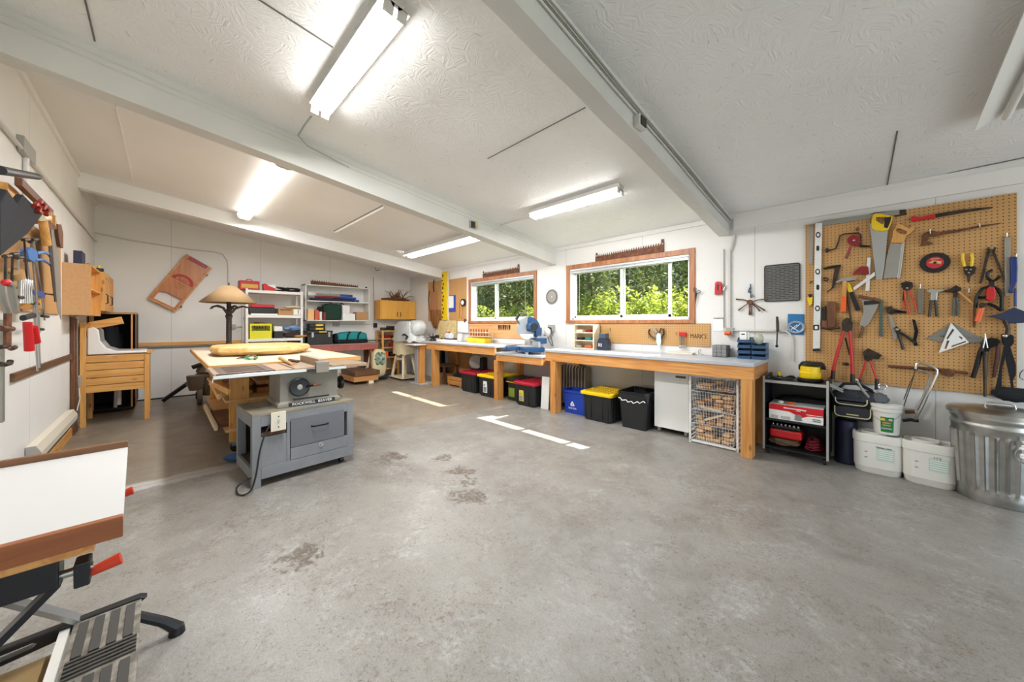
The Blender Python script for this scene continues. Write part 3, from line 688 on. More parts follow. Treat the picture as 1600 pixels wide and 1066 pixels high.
# ================================================================ right-hand side: benches and what stands under and on them
M_TOP = mat('grey_laminate', rgb(176, 180, 186), .35, noise_=(6, .5, rgb(188, 191, 196)))
M_TOTE = mat('black_tote_plastic', rgb(34, 35, 37), .38)
M_YLID = mat('yellow_lid', rgb(236, 198, 14), .38)
M_CLID = mat('crimson_lid', rgb(176, 22, 48), .38)
ZB = .868
def workbench(label, x0, x1, yf, zt, legs, back=YW-.005, sides=(False, True), group=None, ap=.122):
    t = T('workbench', label, 'workbench', ((x0+x1)/2, (yf+back)/2, 0), 0, group)
    MB().box((x0, yf, zt-.034), (x1, back, zt)).build('worktop', M_TOP, t, bevel=.003)
    MB().box((x0+.004, yf+.012, zt-.034-ap), (x1-.004, yf+.05, zt-.034)).build('apron', M_FIR, t, bevel=.003)
    for k, s in enumerate(sides):
        if s:
            x = x0+.004 if k == 0 else x1-.042
            MB().box((x, yf+.05, zt-.034-ap), (x+.038, back, zt-.034)).build('side_apron', M_FIRY, t, bevel=.003)
    for lx in legs:
        MB().box((lx, yf+.052, 0), (lx+.089, yf+.141, zt-.034)).box((lx, yf+.012, 0), (lx+.089, yf+.052, zt-.034-ap)).build('leg', M_FIRV, t, bevel=.003)
        MB().box((lx, back-.09, 0), (lx+.089, back-.005, zt-.034)).build('leg', M_FIRV, t, bevel=.003)
    return t
YB = 3.765
xr = oy(1178, 568, YB).x; xl = oy(851, 546, YB).x
workbench('long grey-topped fir workbench with wire baskets beneath, below the larger window', xl, xr, YB, ZB, [oy(1157, 700, YB+.012).x-.0, oy(859.5, 600, YB+.012).x], sides=(False, True))
xm0, xm1 = oy(774, 553, 3.79).x, oy(845.5, 560, 3.79).x
ZM = .765
workbench('short lower workbench carrying the miter saw, between the two long benches', xm0, xm1, 3.79, ZM, [oy(777.5, 600, 3.802).x-.089], sides=(False, True), ap=.10)
# its right end hangs on a ledger against the neighbour's leg
xq0, xq1 = oy(659, 534, 3.77).x, xm0-.004
workbench('left grey-topped fir workbench holding the yellow parts bin, beneath the smaller window', xq0, xq1-.0, 3.77, ZB, [xq0+.35], sides=(True, False))

def tote(x, yf, lid, label, w=.36, d=.58, h=.335, sticker=None, group='lidded storage totes'):
    t = T('storage_tote', label, 'storage tote', (x, yf+d/2, 0), 0, group)
    b = MB(local=True); rings = []
    n = 6
    for z, k in ((0, .90), (.015, .925), (h*.55, .965), (h-.03, 1), (h-.03, 1.03), (h, 1.03)):
        ring = []
        pr = rrect(-w/2*k, -d/2*k, w/2*k, d/2*k, .035)
        ring = [(px, py, z) for px, py in pr]; rings.append(ring)
    b.loft(rings)
    for s in (-1, 1):
        for i in (-2, -1, 1, 2): # corner ribs
            x_ = i*w*.2
            b.box((x_-.008, s*d/2*.965-.008, .03), (x_+.008, s*d/2*.965+.008, h-.03))
        for i in range(-3, 4): b.box((s*w/2*.965-.008, i*d*.13-.008, .03), (s*w/2*.965+.008, i*d*.13+.008, h-.03))
    b.build('body', M_TOTE, t, bevel=.003)
    W, D = w*1.07+.03, d*1.04+.03
    l = MB(local=True)
    l.loft([[(px, py, z) for px, py in rrect(-W/2*k, -D/2*k, W/2*k, D/2*k, .04)] for z, k in ((h-.018, 1), (h+.012, 1), (h+.018, .97), (h+.010, .88), (h+.010, .86))])
    l.build('lid', lid, t, bevel=.002)
    g = MB(local=True)
    for i in range(-3, 4):   # raised lattice on the lid
        g.box((-W*.38, i*D*.1-.006, h+.009), (W*.38, i*D*.1+.006, h+.019))
    for i in range(-2, 3): g.box((i*W*.15-.006, -D*.36, h+.009), (i*W*.15+.006, D*.36, h+.017))
    for sx in (-1, 1):
        for sy in (-1, 0, 1): g.box((sx*W*.43-.022, sy*D*.33-.03, h+.010), (sx*W*.43+.022, sy*D*.33+.03, h+.022))
    g.build('lid_ribs', lid, t, bevel=.003)
    for s in (-1, 1): MB(local=True).box((s*(W/2+.0)-.012, -.05, h-.045), (s*(W/2)+.012, .05, h-.01)).build('handle', M_TOTE, t, bevel=.004)
    if sticker:
        sx, col, wd_, ht_ = sticker
        MB(local=True).box((sx, -d/2*.985-.0035, .07), (sx+wd_, -d/2*.955, .07+ht_)).build('sticker', col, t)
        MB(local=True).box((sx+.01, -d/2*.985-.0045, .08), (sx+wd_-.01, -d/2*.96, .08+ht_*.45)).box((sx+.012, -d/2*.985-.0045, .09+ht_*.5), (sx+wd_*.6, -d/2*.96, .09+ht_*.62)).build('sticker_print', M_GREYP, t)
    return t
M_STK = mat('yellow_sticker', rgb(216, 190, 70), .6)
tote(-2.395, 3.845, M_YLID, 'black tote with yellow lid beside the blue recycling box', w=.40, d=.52, h=.345)
tote(-3.585, 3.80, M_CLID, 'black tote with crimson lid and yellow sticker under the miter saw bench', w=.38, d=.55, h=.335, sticker=(-.10, M_STK, .085, .16))
tote(-5.02, 3.86, M_CLID, 'black tote with crimson lid under the left workbench', w=.42, d=.50, h=.345)
tote(-4.475, 3.83, M_YLID, 'black tote with yellow lid and white sticker under the left workbench', w=.42, d=.5, h=.345, sticker=(-.08, M_PAPER, .09, .19))
# narrow black tool case beside the crimson-lidded tote
t = T('tool_case', 'narrow black case with green label squeezed beside the bench leg under the miter saw', 'tool case', (-3.99, 4.02, 0))
MB().box((-4.08, 3.95, 0), (-3.83, 4.3, .30)).build('body', M_TOTE, t, bevel=.012)
MB().box((-4.10, 3.93, .30), (-3.81, 4.32, .36)).build('lid', M_BLACK, t, bevel=.012)
MB().box((-4.06, 3.946, .06), (-3.93, 3.95, .20)).build('label', mat('green_yellow_label', rgb(120, 140, 40), .6), t)
MB().box((-4.1, 3.925, .29), (-3.82, 3.935, .30)).build('trim', M_YEL, t)

# white thin board leaning beside the bench leg
t = MB().box((-3.33, 3.84, 0), (-3.19, 3.86, .46)).build('leaning_board', M_WHITE, bevel=.003)
t.rotation_euler = (math.radians(-4), 0, 0); tag(t, 'narrow white panel leaning behind the left leg of the long bench', 'panel')
t.location.y += .04

# oil-filled radiator
t = T('radiator', 'taupe finned oil heater standing behind the blue recycling box', 'radiator', (-3.04, 4.22, 0))
M_TAUPE = mat('taupe_enamel', rgb(126, 112, 98), .45)
for i in range(9):
    x = -3.24+i*.052
    MB().poly([(x, 4.22, .06), (x, 4.38, .06), (x, 4.38, .58), (x, 4.35, .61), (x, 4.25, .61), (x, 4.22, .58)], (.026, 0, 0)).build('fin', M_TAUPE, t, bevel=.006)
MB().box((-3.24, 4.27, .1), (-2.80, 4.33, .57)).build('manifold', M_TAUPE, t)
MB().box((-3.20, 4.21, 0), (-2.85, 4.39, .06)).build('foot', M_BLACK, t)

# blue recycling box
t = T('recycling_box', 'open blue recycling box with white recycling symbol beside the yellow-lidded tote', 'recycling box', (-2.80, 4.07, 0))
def openbox(b, w0, w1, d0, d1, h, th=.006, r=.03):
    outer = [[(x, y, z) for x, y in rrect(-w/2, -d/2, w/2, d/2, r)] for w, d, z in ((w0, d0, 0), (w1, d1, h))]
    inner = [[(x, y, z) for x, y in rrect(-w/2+th, -d/2+th, w/2-th, d/2-th, r)] for w, d, z in ((w1, d1, h), (w0, d0, th))]
    b.loft(outer+inner)
M_RBLUE = mat('recycling_blue', rgb(24, 66, 176), .4)
b = MB(local=True); openbox(b, .34, .38, .20, .24, .315); b.build('body', M_RBLUE, t)
b = MB(local=True); b.loft([[(x, y, z) for x, y in rrect(-w/2, -d/2, w/2, d/2, .03)] for w, d, z in ((.378, .238, .275), (.40, .26, .285), (.40, .26, .318), (.365, .225, .318), (.365, .225, .285))], cap=False); b.build('rim', M_RBLUE, t)
fr = basis(Vector((-2.80, 4.07, 0))+Vector((-.03, -.1105, .13)), (1, 0, 0), (0, -.02/.315, 1))
MB(fr).poly([(.036*math.cos(a), .036*math.sin(a), 0) for a in [math.radians(x) for x in (75, 105, 195, 225, 315, 345)]], (0, 0, .002), [[(.014*math.cos(a), .014*math.sin(a), 0) for a in [math.radians(x) for x in (90, 210, 330)]]]).build('symbol', M_PAPER, t)
text('BLUE BOX', fr @ TR(0, -.058, .001), .034, M_PAPER, t, width=.125)
# black bin with white liner
t = T('trash_bin', 'tall black open bin with a white drawstring liner left of the white cabinet', 'bin', (-1.925, 4.06, 0))
b = MB(local=True); openbox(b, .29, .34, .34, .40, .425, r=.025); b.build('body', M_TOTE, t)
b = MB(local=True)
rng = random.Random(4); ring = rrect(-.175, -.205, .175, .205, .03, 5); n = len(ring); rr = []
for z, k in ((.35, 1.0), (.40, 1.02), (.432, 1.01), (.43, .95), (.36, .93)):
    rr.append([(x*k*(1+.012*rng.uniform(-1, 1)), y*k*(1+.012*rng.uniform(-1, 1)), z+(.03*math.sin(i*1.1)-.01 if z < .36 else 0)) for i, (x, y) in enumerate(ring)])
b.loft(rr, cap=False); b.build('liner', mat('black_liner_film', rgb(26, 26, 30), .22), t, solid=.001)
pts = [(-.165+.33*i/14, -.207-.005*math.sin(i), .345-.028*math.sin(PI*i/14)+.012*math.sin(i*2.1)) for i in range(15)]
MB(local=True).tube(pts, .0055, 6).build('drawstring', M_PAPER, t, smooth=True)

# white cabinet on casters
t = T('rolling_cabinet', 'white slab cabinet on casters with cut-out pull beneath the long bench', 'cabinet', (-1.53, 4.2, 0))
cx0, cx1, cy = -1.715, -1.345, 3.985
MB().box((cx0, cy+.018, .06), (cx1, cy+.42, .695)).build('body', M_WHITE, t)
o = MB().box((cx0, cy, .06), (cx1, cy+.016, .695)).build('door', M_WHITE, t, bevel=.002)
MB().box((cx1-.135, cy-.002, .635), (cx1-.03, cy+.002, .658)).build('pull', mat('brown_recess', rgb(96, 84, 72), .6), o)
for x in (cx0+.04, cx1-.04):
    for y in (cy+.05, cy+.37):
        c_ = MB().cyl((x-.011, y, .026), (x+.011, y, .026), .026, n=14).build('caster', M_GREYP, t, smooth=True)
        MB().box((x-.016, y-.018, .03), (x+.016, y+.018, .062)).build('bracket', M_STEEL, c_)

# wire basket tower with offcuts
t = T('wire_basket_tower', 'white framed tower of four wire baskets full of offcuts beside the right bench leg', 'basket tower', (-1.1, 4.1, 0))
bx0, bx1, by0, by1, bh = oz(1078.5, 690).x, oz(1155, 706.5).x-.01, 3.90, 4.36, .69
b = MB()
for x in (bx0, bx1):
    for y in (by0, by1): b.box((x-.009, y-.009, 0), (x+.009, y+.009, bh))
    for z in (.02, bh): b.box((x-.009, by0, z-.009), (x+.009, by1, z+.009))
for y in (by0, by1):
    for z in (.02, bh): b.box((bx0, y-.009, z-.009), (bx1, y+.009, z+.009))
b.build('frame', M_WHITE, t)
b = MB()
for k in range(12):
    z = .06+k*.052
    for x in (bx0, bx1): b.box((x-.006, by0, z), (x+.006, by1, z+.006))
b.build('runners', M_WHITE, t)
M_WIRE = mat('coated_wire', rgb(222, 222, 224), .35)
M_OFF = wood('offcut_wood', rgb(196, 150, 96), rgb(222, 182, 126), 'X', 1.2, .6)
M_OFF2 = wood('darker_offcut_wood', rgb(168, 116, 66), rgb(196, 146, 90), 'Z', 1.2, .6)
rb = random.Random(9); kk = 0
for (z0, z1, pull) in ((.555, .672, .0), (.355, .535, .018), (.195, .345, .0), (.035, .205, .02)):
    x0, x1, y0, y1 = bx0+.02, bx1-.02, by0-pull+.004, by1-.03-pull
    b = MB(); r_ = .0016
    nx = 15
    for i in range(nx+1):
        x = x0+(x1-x0)*i/nx; xi = x0+.018+(x1-x0-.036)*i/nx
        b.tube([(x, y0, z1), (xi, y0+.015, z0), (xi, y1-.015, z0), (x, y1, z1)], r_, 4)
    for i in range(13):
        y = y0+(y1-y0)*i/12; yi = y0+.015+(y1-y0-.03)*i/12
        b.tube([(x0, y, z1), (x0+.018, yi, z0), (x1-.018, yi, z0), (x1, y, z1)], r_, 4)
    for f in (0, .2, .4, .6, .8, 1):
        z = z0+(z1-z0)*f; k = .018*(1-f); ky = .015*(1-f)
        b.tube([(x0+k, y0+ky, z), (x1-k, y0+ky, z), (x1-k, y1-ky, z), (x0+k, y1-ky, z)], .003 if f == 1 else r_, 5, closed=True)
    b.build('basket', M_WIRE, t)
    nl = 3 if z1-z0 < .15 else 4
    for j in range(nl):
        for i in range(4):
            w = rb.uniform(.05, .085); h = (z1-z0)*.8/nl-.004; d = rb.uniform(.10, .28)
            xx = x0+.03+(x1-x0-.06)*(i+.5)/4; zz = z0+.006+h/2+j*(h+.006)
            if j and rb.random() < (.55 if j == nl-1 else .22): continue
            M = RZ(rb.uniform(-9, 9)) @ RY(rb.uniform(-5, 5))
            o = MB().cbox((xx, y0+.035+d/2, zz), (w, d, h), M).build('wood_offcut', M_OFF if rb.random() < .6 else M_OFF2, bevel=.002)
            tag(o, 'short sawn wood offcut lying in the wire basket tower', 'wood offcut', 'offcuts in the wire baskets')
# loose sticks poking above their neighbours
for (p, q, lb) in (((-1.21, 3.925, .375), (-1.02, 3.925, .36), 'pale flat stick lying across the front of the second wire basket'), ((-1.17, 3.93, .245), (-1.0, 3.93, .325), 'pale slanting stick in the third wire basket')):
    tag(MB().bar(p, q, .016, .02).build('wood_offcut', wood('pale_stick', rgb(222, 200, 164), rgb(236, 216, 184), 'X'), bevel=.001), lb, 'wood offcut')

# ---------------------------------------------------------------- cart
M_EDGE = mat('grey_edge_band', rgb(168, 166, 162), .4)
t = T('rolling_cart', 'black shelf cart on casters with pale edge bands between bench and buckets', 'cart', (-.47, 4.2, 0))
kx0, kx1, ky0, ky1 = -.70, -.235, 4.03, 4.40
for x, s in ((kx0, 1), (kx1-.016, -1)):
    sd = MB().box((x, ky0+.004, .05), (x+.016, ky1, .735)).build('side_panel', M_BLACK, t)
    MB().box((x, ky0, .05), (x+.016, ky0+.004, .735)).build('edge_band', M_EDGE, sd)
for z, nm in ((.065, 'bottom'), (.325, 'mid'), (.68, 'top')):
    sh = MB().box((kx0+.016, ky0+.01, z), (kx1-.016, ky1, z+.018)).build('shelf', M_BLACK, t)
    if nm == 'top': MB().box((kx0+.016, ky0+.004, z-.004), (kx1-.016, ky0+.01, z+.020)).build('edge_band', M_EDGE, sh)
MB().box((kx0+.016, ky1-.008, .07), (kx1-.016, ky1-.002, .69)).build('back_panel', M_BLACK, t)
for x in (kx0+.03, kx1-.03):
    for y in (ky0+.05, ky1-.05):
        MB().cyl((x-.01, y, .022), (x+.01, y, .022), .022, n=14).box((x-.015, y-.014, .024), (x+.015, y+.014, .05)).build('caster', M_BLACK, t)
# red and white carton on the middle shelf
t = T('tool_carton', 'red and white printed power tool carton on the middle shelf of the black cart', 'carton', (-.455, 4.13, .344))
gx0, gx1, gy0, gz0, gz1 = -.655, -.27, 4.05, .344, .48
MB().box((gx0, gy0, gz0), (gx1, gy0+.26, gz1)).build('box', M_PAPER, t, bevel=.002)
MB().poly([(gx0, gy0-.001, gz1), (gx0, gy0-.001, gz1-.05), (gx0+.15, gy0-.001, gz1-.055), (gx0+.24, gy0-.001, gz1-.095), (gx1-.10, gy0-.001, gz1-.075), (gx1, gy0-.001, gz1-.07), (gx1, gy0-.001, gz1)], (0, .0008, 0)).build('red_print', mat('red_print', rgb(206, 20, 28), .5), t)
fr = basis((gx0, gy0-.002, gz0), (1, 0, 0), (0, 0, 1))
b = MB(fr); 
for x, y, w_, h_ in ((.11, .107, .16, .008), (.20, .095, .03, .006), (.27, .073, .11, .005)): b.box((x, y, 0), (x+w_, y+h_, .0006))
b.build('white_print', M_PAPER, t)
b = MB(fr)
for i in range(4): b.box((.015, .03-i*.007, 0), (.07, .033-i*.007, .0005)).box((.09, .03-i*.007, 0), (.16, .033-i*.007, .0005))
b.build('small_print', M_GREYP, t)
MB(fr).poly([(x, y, 0) for x, y in circ(.215, .045, .026, 16, .02)], (0, 0, .0008)).poly([(x, y, 0) for x, y in circ(.215, .022, .03, 16, .012)], (0, 0, .001)).build('picture', M_GREYP, t)
text('4 1/2"', fr @ TR(.25, .106, .001), .02, M_PAPER, t); text('GRINDER', fr @ TR(.34, .026, .001), .014, M_BLACKI, t, width=.055); text('GRINDER', fr @ TR(.34, .042, .001), .014, M_BLACKI, t, width=.055)
for x, w_, m_, lb in ((-.575, .05, M_WHITE, 'white tape roll end lying on the red and white carton'), (-.50, .07, mat('orange_cloth', rgb(214, 110, 30), .8), 'small orange cloth bundle lying on the red and white carton')):
    tag(MB().blob((x, 4.12, .494), (w_, .05, .024), seed=x).build('small_bundle', m_, smooth=True), lb, 'bundle')
# black bag behind carton
tag(MB().blob((-.44, 4.32, .44), (.40, .10, .18), amp=.1, seed=3, p=.6).build('black_bag', M_BLACKF, smooth=True), 'slumped black bag behind the red and white carton on the cart', 'bag')
# lower shelf: black socket case on a red case, beige cloth, pile of cords
o = T('tool_case', 'red tool case on the bottom shelf of the black cart', 'tool case', (-.53, 4.2, .16))
MB().box((-.66, 4.10, .158), (-.42, 4.34, .238)).build('body', M_RED, o, bevel=.015)
MB().box((-.62, 4.095, .235), (-.46, 4.11, .243)).build('handle', M_BLACK, o, bevel=.003)
o = T('socket_case', 'open black socket case with shiny sockets resting on the red tool case', 'socket case', (-.53, 4.2, .245))
MB().box((-.655, 4.11, .245), (-.43, 4.33, .27)).build('tray', M_BLACK, o, bevel=.005)
for i in range(7): MB().cyl((-.635+i*.031, 4.13, .27), (-.635+i*.031, 4.13, .285), .007+.0008*i, n=10).build('socket', M_STEEL, o, smooth=True)
tag(MB().blob((-.56, 4.20, .118), (.24, .2, .07), seed=5, p=.7).build('folded_cloth', mat('brown_cloth', rgb(110, 86, 64), .9), smooth=True), 'brown folded cloth beneath the red tool case on the cart', 'cloth')
b = MB(); rr_ = random.Random(2)
b.tube([(-.34+.07*math.cos(a*.9)*(1-a*.008), 4.16+.06*math.sin(a*.9), .094+a*.0016+.008*math.sin(a*2.3)) for a in range(60)], .006, 6)
tag(b.build('coiled_cord', mat('crimson_cord', rgb(120, 24, 40), .6), smooth=True), 'tangled dark red cord on the bottom shelf of the cart', 'cord')
# on the cart top
t = T('sander', 'yellow power sander with black hood standing on the cart top', 'sander', (-.37, 4.22, .70))
b = MB().lathe([(.088, .0), (.095, .006), (.095, .022), (.088, .03)], (-.375, 4.22, .699), 28); b.build('base', M_BLACK, t, smooth=True)
MB().lathe([(.074, 0), (.078, .006), (.078, .05), (.072, .056), (.072, .1), (.064, .106)], (-.375, 4.22, .729), 28).build('body', M_YEL, t, smooth=True)
MB().box((-.455, 4.195, .80), (-.435, 4.245, .85)).build('knob', M_BLACK, t, bevel=.006)
MB().blob((-.36, 4.22, .858), (.16, .1, .045), amp=.12, seed=8, p=.6).build('hood', M_BLACK, t, smooth=True)
MB().cyl((-.30, 4.22, .83), (-.265, 4.22, .83), .018, n=12).build('port', M_BLACK, t, smooth=True)
t = T('pliers', 'black pliers with curved handles lying on the cart top at left', 'pliers', (-.58, 4.15, .70))
for s in (-1, 1): MB().tube([(-.66, 4.14, .712), (-.62, 4.14+.012*s, .712), (-.56, 4.14+.03*s, .714), (-.49, 4.15+.024*s, .714)], [.006, .009, .008, .007], 8).build('handle', M_BLACK, t, smooth=True)
MB().tube([(-.66, 4.14, .712), (-.685, 4.14, .712)], [.008, .003]).build('jaw', M_STEEL, t)
t = T('spray_nozzle', 'small yellow-capped black tool standing on the cart top at left', 'tool', (-.60, 4.24, .70))
MB().cyl((-.6, 4.24, .699), (-.6, 4.24, .725), .024, .02, 14).build('base', M_BLACK, t, smooth=True); MB().cyl((-.6, 4.24, .725), (-.6, 4.24, .757), .012, .018, 12).build('cap', M_YEL, t, smooth=True)
tag(MB().tube([(-.55, 4.27, .712), (-.52, 4.25, .728), (-.49, 4.28, .71), (-.505, 4.31, .722), (-.54, 4.3, .712), (-.51, 4.22, .712)], .008, 8).build('cord_coil', M_BLACK, smooth=True), 'short black cord coil lying behind the pliers on the cart top', 'cord')

# ---------------------------------------------------------------- dark roll and tool bag
tag(MB().cyl((-.135, 4.30, 0), (-.135, 4.30, .375), .078, .076, 24).lathe([(.076, .375), (.06, .385), (.02, .38)], (-.135, 4.3, 0), 24).build('foam_roll', mat('navy_roll', rgb(34, 34, 62), .35, bump=(20, .3)), smooth=True), 'dark navy upright roll standing under the tool bag beside the cart', 'roll')
M_BAG = mat('charcoal_canvas', rgb(46, 48, 54), .85, bump=(80, .3)); M_PIP = mat('tan_piping', rgb(206, 196, 150), .6)
t = T('tool_bag', 'black canvas tool bag with tan piped pockets sitting on the navy roll', 'tool bag', (-.09, 4.28, .39))
MB().blob((-.07, 4.29, .52), (.33, .20, .25), amp=.04, seed=2, p=.45).build('body', M_BAG, t, smooth=True)
def pocket(x0, x1, z0, z1, y):
    o = MB().poly([(x, y, z) for x, z in rrect(x0, z0, x1, z1, .03)], (0, .03, 0)).build('pocket', M_BAG, t, bevel=.004)
    pts = [(x0, y-.003, z1)]+[(x0+.03-.03*math.cos(a), y-.003, z0+.03-.03*math.sin(a)) for a in (0, .5, 1, 1.57)]+[(x1-.03+.03*math.sin(a), y-.003, z0+.03-.03*math.cos(a)) for a in (0, .5, 1, 1.57)]+[(x1, y-.003, z1)]
    MB().tube(pts, .0045, 6).build('piping', M_PIP, o, smooth=True); return o
pocket(-.205, .015, .43, .515, 4.165)
pocket(-.20, -.005, .535, .59, 4.168)
MB().box((-.13, 4.160, .448), (-.055, 4.166, .456)).build('badge', M_PIP, t)
MB().blob((.065, 4.25, .60), (.11, .14, .10), amp=.12, seed=6).build('flap', mat('grey_canvas', rgb(92, 94, 98), .85), t, smooth=True)
MB().tube([(-.19, 4.25, .64), (-.15, 4.24, .70), (-.06, 4.25, .71), (.02, 4.26, .66), (.03, 4.3, .62)], .013, 8).build('strap', M_BLACKF, t, smooth=True)
MB().box((.07, 4.165, .50), (.085, 4.19, .55)).build('zip_pull', mat('orange_tab', rgb(206, 128, 60), .6), t)
t = T('claw_hammer', 'grey steel claw hammer standing in the black tool bag', 'hammer', (-.02, 4.22, .62))
MB().tube([(-.065, 4.17, .745), (-.035, 4.19, .67), (.01, 4.21, .60)], [.008, .010, .012], 8).build('handle', M_STEELD, t, smooth=True); MB().sph((-.066, 4.168, .75), .012).build('end_cap', M_STEEL, t, smooth=True)
t = T('ring_spanner', 'chrome ring spanner poking out of the black tool bag', 'spanner', (.09, 4.22, .62))
MB().tube([(.085+.024*math.cos(a*PI/8), 4.24, .705+.024*math.sin(a*PI/8)) for a in range(16)], .005, 6, closed=True).build('ring', M_STEEL, t, smooth=True); MB().bar((.07, 4.24, .685), (.03, 4.24, .62), .006, .013).build('shaft', M_STEEL, t)
t = T('cutters', 'pair of steel cutters poking out of the left side of the tool bag', 'cutters', (-.19, 4.2, .6))
for s in (0, 1): MB().bar((-.245+.008*s, 4.16, .70-.018*s), (-.15, 4.17, .655-.018*s), .006, .012).build('blade', M_STEEL, t)
MB().tube([(-.245, 4.16, .69), (-.23, 4.17, .63), (-.20, 4.18, .56)], .009).build('handle', M_BLACK, t, smooth=True)

# ---------------------------------------------------------------- white pails
M_PAIL = mat('white_pail_plastic', rgb(222, 220, 212), .38)
M_PGREEN = mat('pale_green_print', rgb(186, 206, 190), .6)
def jug(x, y, rz, label, marks):
    t = T('white_pail', label, 'pail', (x, y, 0), rz, 'squarish white pails')
    w, d, h = .285, .20, .32; b = MB(local=True)
    b.loft([[(px, py, z) for px, py in rrect(-w/2*k, -d/2*k, w/2*k, d/2*k, .07*k, 6)] for z, k in ((0, .88), (.008, .92), (.045, .955), (.05, .985), (h-.07, 1), (h-.066, 1.045), (h-.015, 1.045), (h, 1.01), (h, .93), (h-.012, .90))])
    b.build('body', M_PAIL, t, smooth=30)
    MB(local=True).lathe([(.075, h-.012), (.078, h+.008), (.068, h+.012), (.062, h-.005)], (-.02, 0, 0), 28, sy=1).build('lid', M_PAIL, t, smooth=True)
    l = MB(local=True).box((-.005, -d/2-.0015, .12), (.09, -d/2+.01, .215)).build('label', M_PGREEN, t)
    b = MB(local=True)
    for i in range(5): b.box((.0, -d/2-.0022, .135+i*.016), (.085, -d/2, .139+i*.016))
    b.build('label_lines', M_PAPER, l)
    if marks: text(marks, mw(t) @ basis((.035, -d/2-.003, .222), (1, 0, 0), (0, 0, 1)), .02, M_BLACKI, t)
    b = MB(local=True)
    for z in (.17, .125): b.box((-.075, -d/2-.002, z), (-.058, -d/2+.001, z+.007))
    b.build('stamp', M_GREYP, t)
    return t
jug(.055, 4.225, 0, 'squarish white pail with pale green label, under the small bucket', 'Other one')
jug(.335, 4.20, math.radians(-4), 'squarish white pail with a loose ring lid, beside the galvanized can', '1 1 2')
tag(MB().box((.17, 4.14, .302), (.171, 4.15, .303)).build('x_', M_PAIL), 'x', 'x'); bpy.data.objects.remove(bpy.data.objects['x_'])
t = T('small_bucket', 'small white bucket with a green label standing on the left squarish pail', 'bucket', (.105, 4.20, .333)); t.scale = (1, 1, 1.15)
B0 = Vector((.105, 4.20, .333))
MB().lathe([(.070, 0), (.073, .004), (.084, .155), (.090, .157), (.092, .172), (.086, .174), (.088, .186), (.093, .188), (.093, .205), (.085, .207)], B0, 36).build('body', M_PAIL, t, smooth=30)
b = MB(); gl = []
for a in range(-52, 9, 6):
    aa = math.radians(-90+22+a*.9); gl.append(aa)
v = []; f = []
for i, aa in enumerate(gl):
    for z in (.02, .125):
        r = .0735+.011*z/.155+.0012; v.append(B0+Vector((r*math.cos(aa), r*math.sin(aa), z)))
f = [(2*i, 2*i+2, 2*i+3, 2*i+1) for i in range(len(gl)-1)]
b.add(v, f); lb = b.build('label', mat('green_label', rgb(22, 120, 60), .5), t, solid=.0008)
def onlab(a, z, dr=.0022):
    aa = math.radians(a); r = .0735+.011*z/.155+dr; n = Vector((math.cos(aa), math.sin(aa), 0)); return basis(B0+n*r+Vector((0, 0, z)), Vector((-n.y, n.x, 0)), (0, 0, 1))
for a, z, w_, h_, m_ in ((-105, .108, .026, .014, M_YEL), (-75, .108, .020, .012, M_PAPER), (-90, .085, .045, .010, M_CARD), (-90, .068, .045, .010, M_CARD)): MB(onlab(a, z)).cbox((0, 0, 0), (w_, h_, .0006)).build('print', m_, t)
text('CLEANER', onlab(-90, .045), .014, M_PAPER, t)
MB().tube([B0+Vector((.094*math.cos(math.radians(a)), .094*math.sin(math.radians(a)), .16-.06*math.sin(math.radians((a+180)*1.15)))) for a in range(-180, -20, 12)], .0016, 6).build('handle', M_STEELD, t, smooth=True)

# ---------------------------------------------------------------- galvanized can
t = T('trash_can', 'large ribbed galvanized trash can with lid at the right edge', 'trash can', (.645, 4.155, 0))
CX, CY = .648, 4.152; R = .225
M_GALV = mat('galvanized_steel', rgb(196, 196, 192), .3, 1, noise_=(14, .5, rgb(170, 170, 166)))
b = MB(); n = 120; rings = []
for z, k, rib in ((0, .86, 0), (.012, .875, 0), (.03, .865, 0), (.045, .885, 0), (.06, .87, 0), (.085, .88, 0), (.10, .885, 1), (.12, .89, 1), (.44, .955, 1), (.46, .96, 1), (.475, .965, 0), (.50, .965, 0), (.512, .99, 0), (.53, .99, 0), (.54, .968, 0), (.555, .968, 0), (.567, .995, 0), (.585, .995, 0), (.6, .972, 0)):
    ring = []
    for i in range(n):
        a = 2*PI*i/n; q = (i*30/n) % 1; amp = (.006 if .25 < q < .75 else -.006)*rib
        ring.append((CX+(R*k+amp)*math.cos(a), CY+(R*k+amp)*math.sin(a), z))
    rings.append(ring)
b.loft(rings); b.build('body', M_GALV, t, smooth=30)
MB().lathe([(R+.008, .592), (R+.016, .592), (R+.016, .618), (R+.006, .625), (.12, .640), (.03, .644), (.001, .645)], (CX, CY, 0), 64, cap=False).build('lid', M_GALV, t, smooth=True)
MB().tube([(CX-.065, CY+.0, .641), (CX-.06, CY, .665), (CX-.045, CY, .672), (CX+.045, CY, .672), (CX+.06, CY, .665), (CX+.065, CY, .641)], .005, 8).build('lid_handle', M_STEEL, t, smooth=True)
hb_ = oy(1594, 560, CY-R*.86)
for zz in (0,):
    MB().tube([(CX+.07+.045*math.cos(a), CY-R-.002-.01*abs(math.sin(a)), .38+.05*math.sin(a)) for a in [i*PI/8 for i in range(16)]], .005, 8, closed=True).build('side_handle', M_STEEL, t, smooth=True)
o = MB(); 
for i in range(9): o.sph((CX+.055+.012*math.sin(i*1.7), CY-R-.025, .47-i*.014), .011, 8, 6)
tag(o.build('white_rope', M_PAPER, smooth=True), 'bunched white rope hanging at the front of the galvanized can', 'rope')
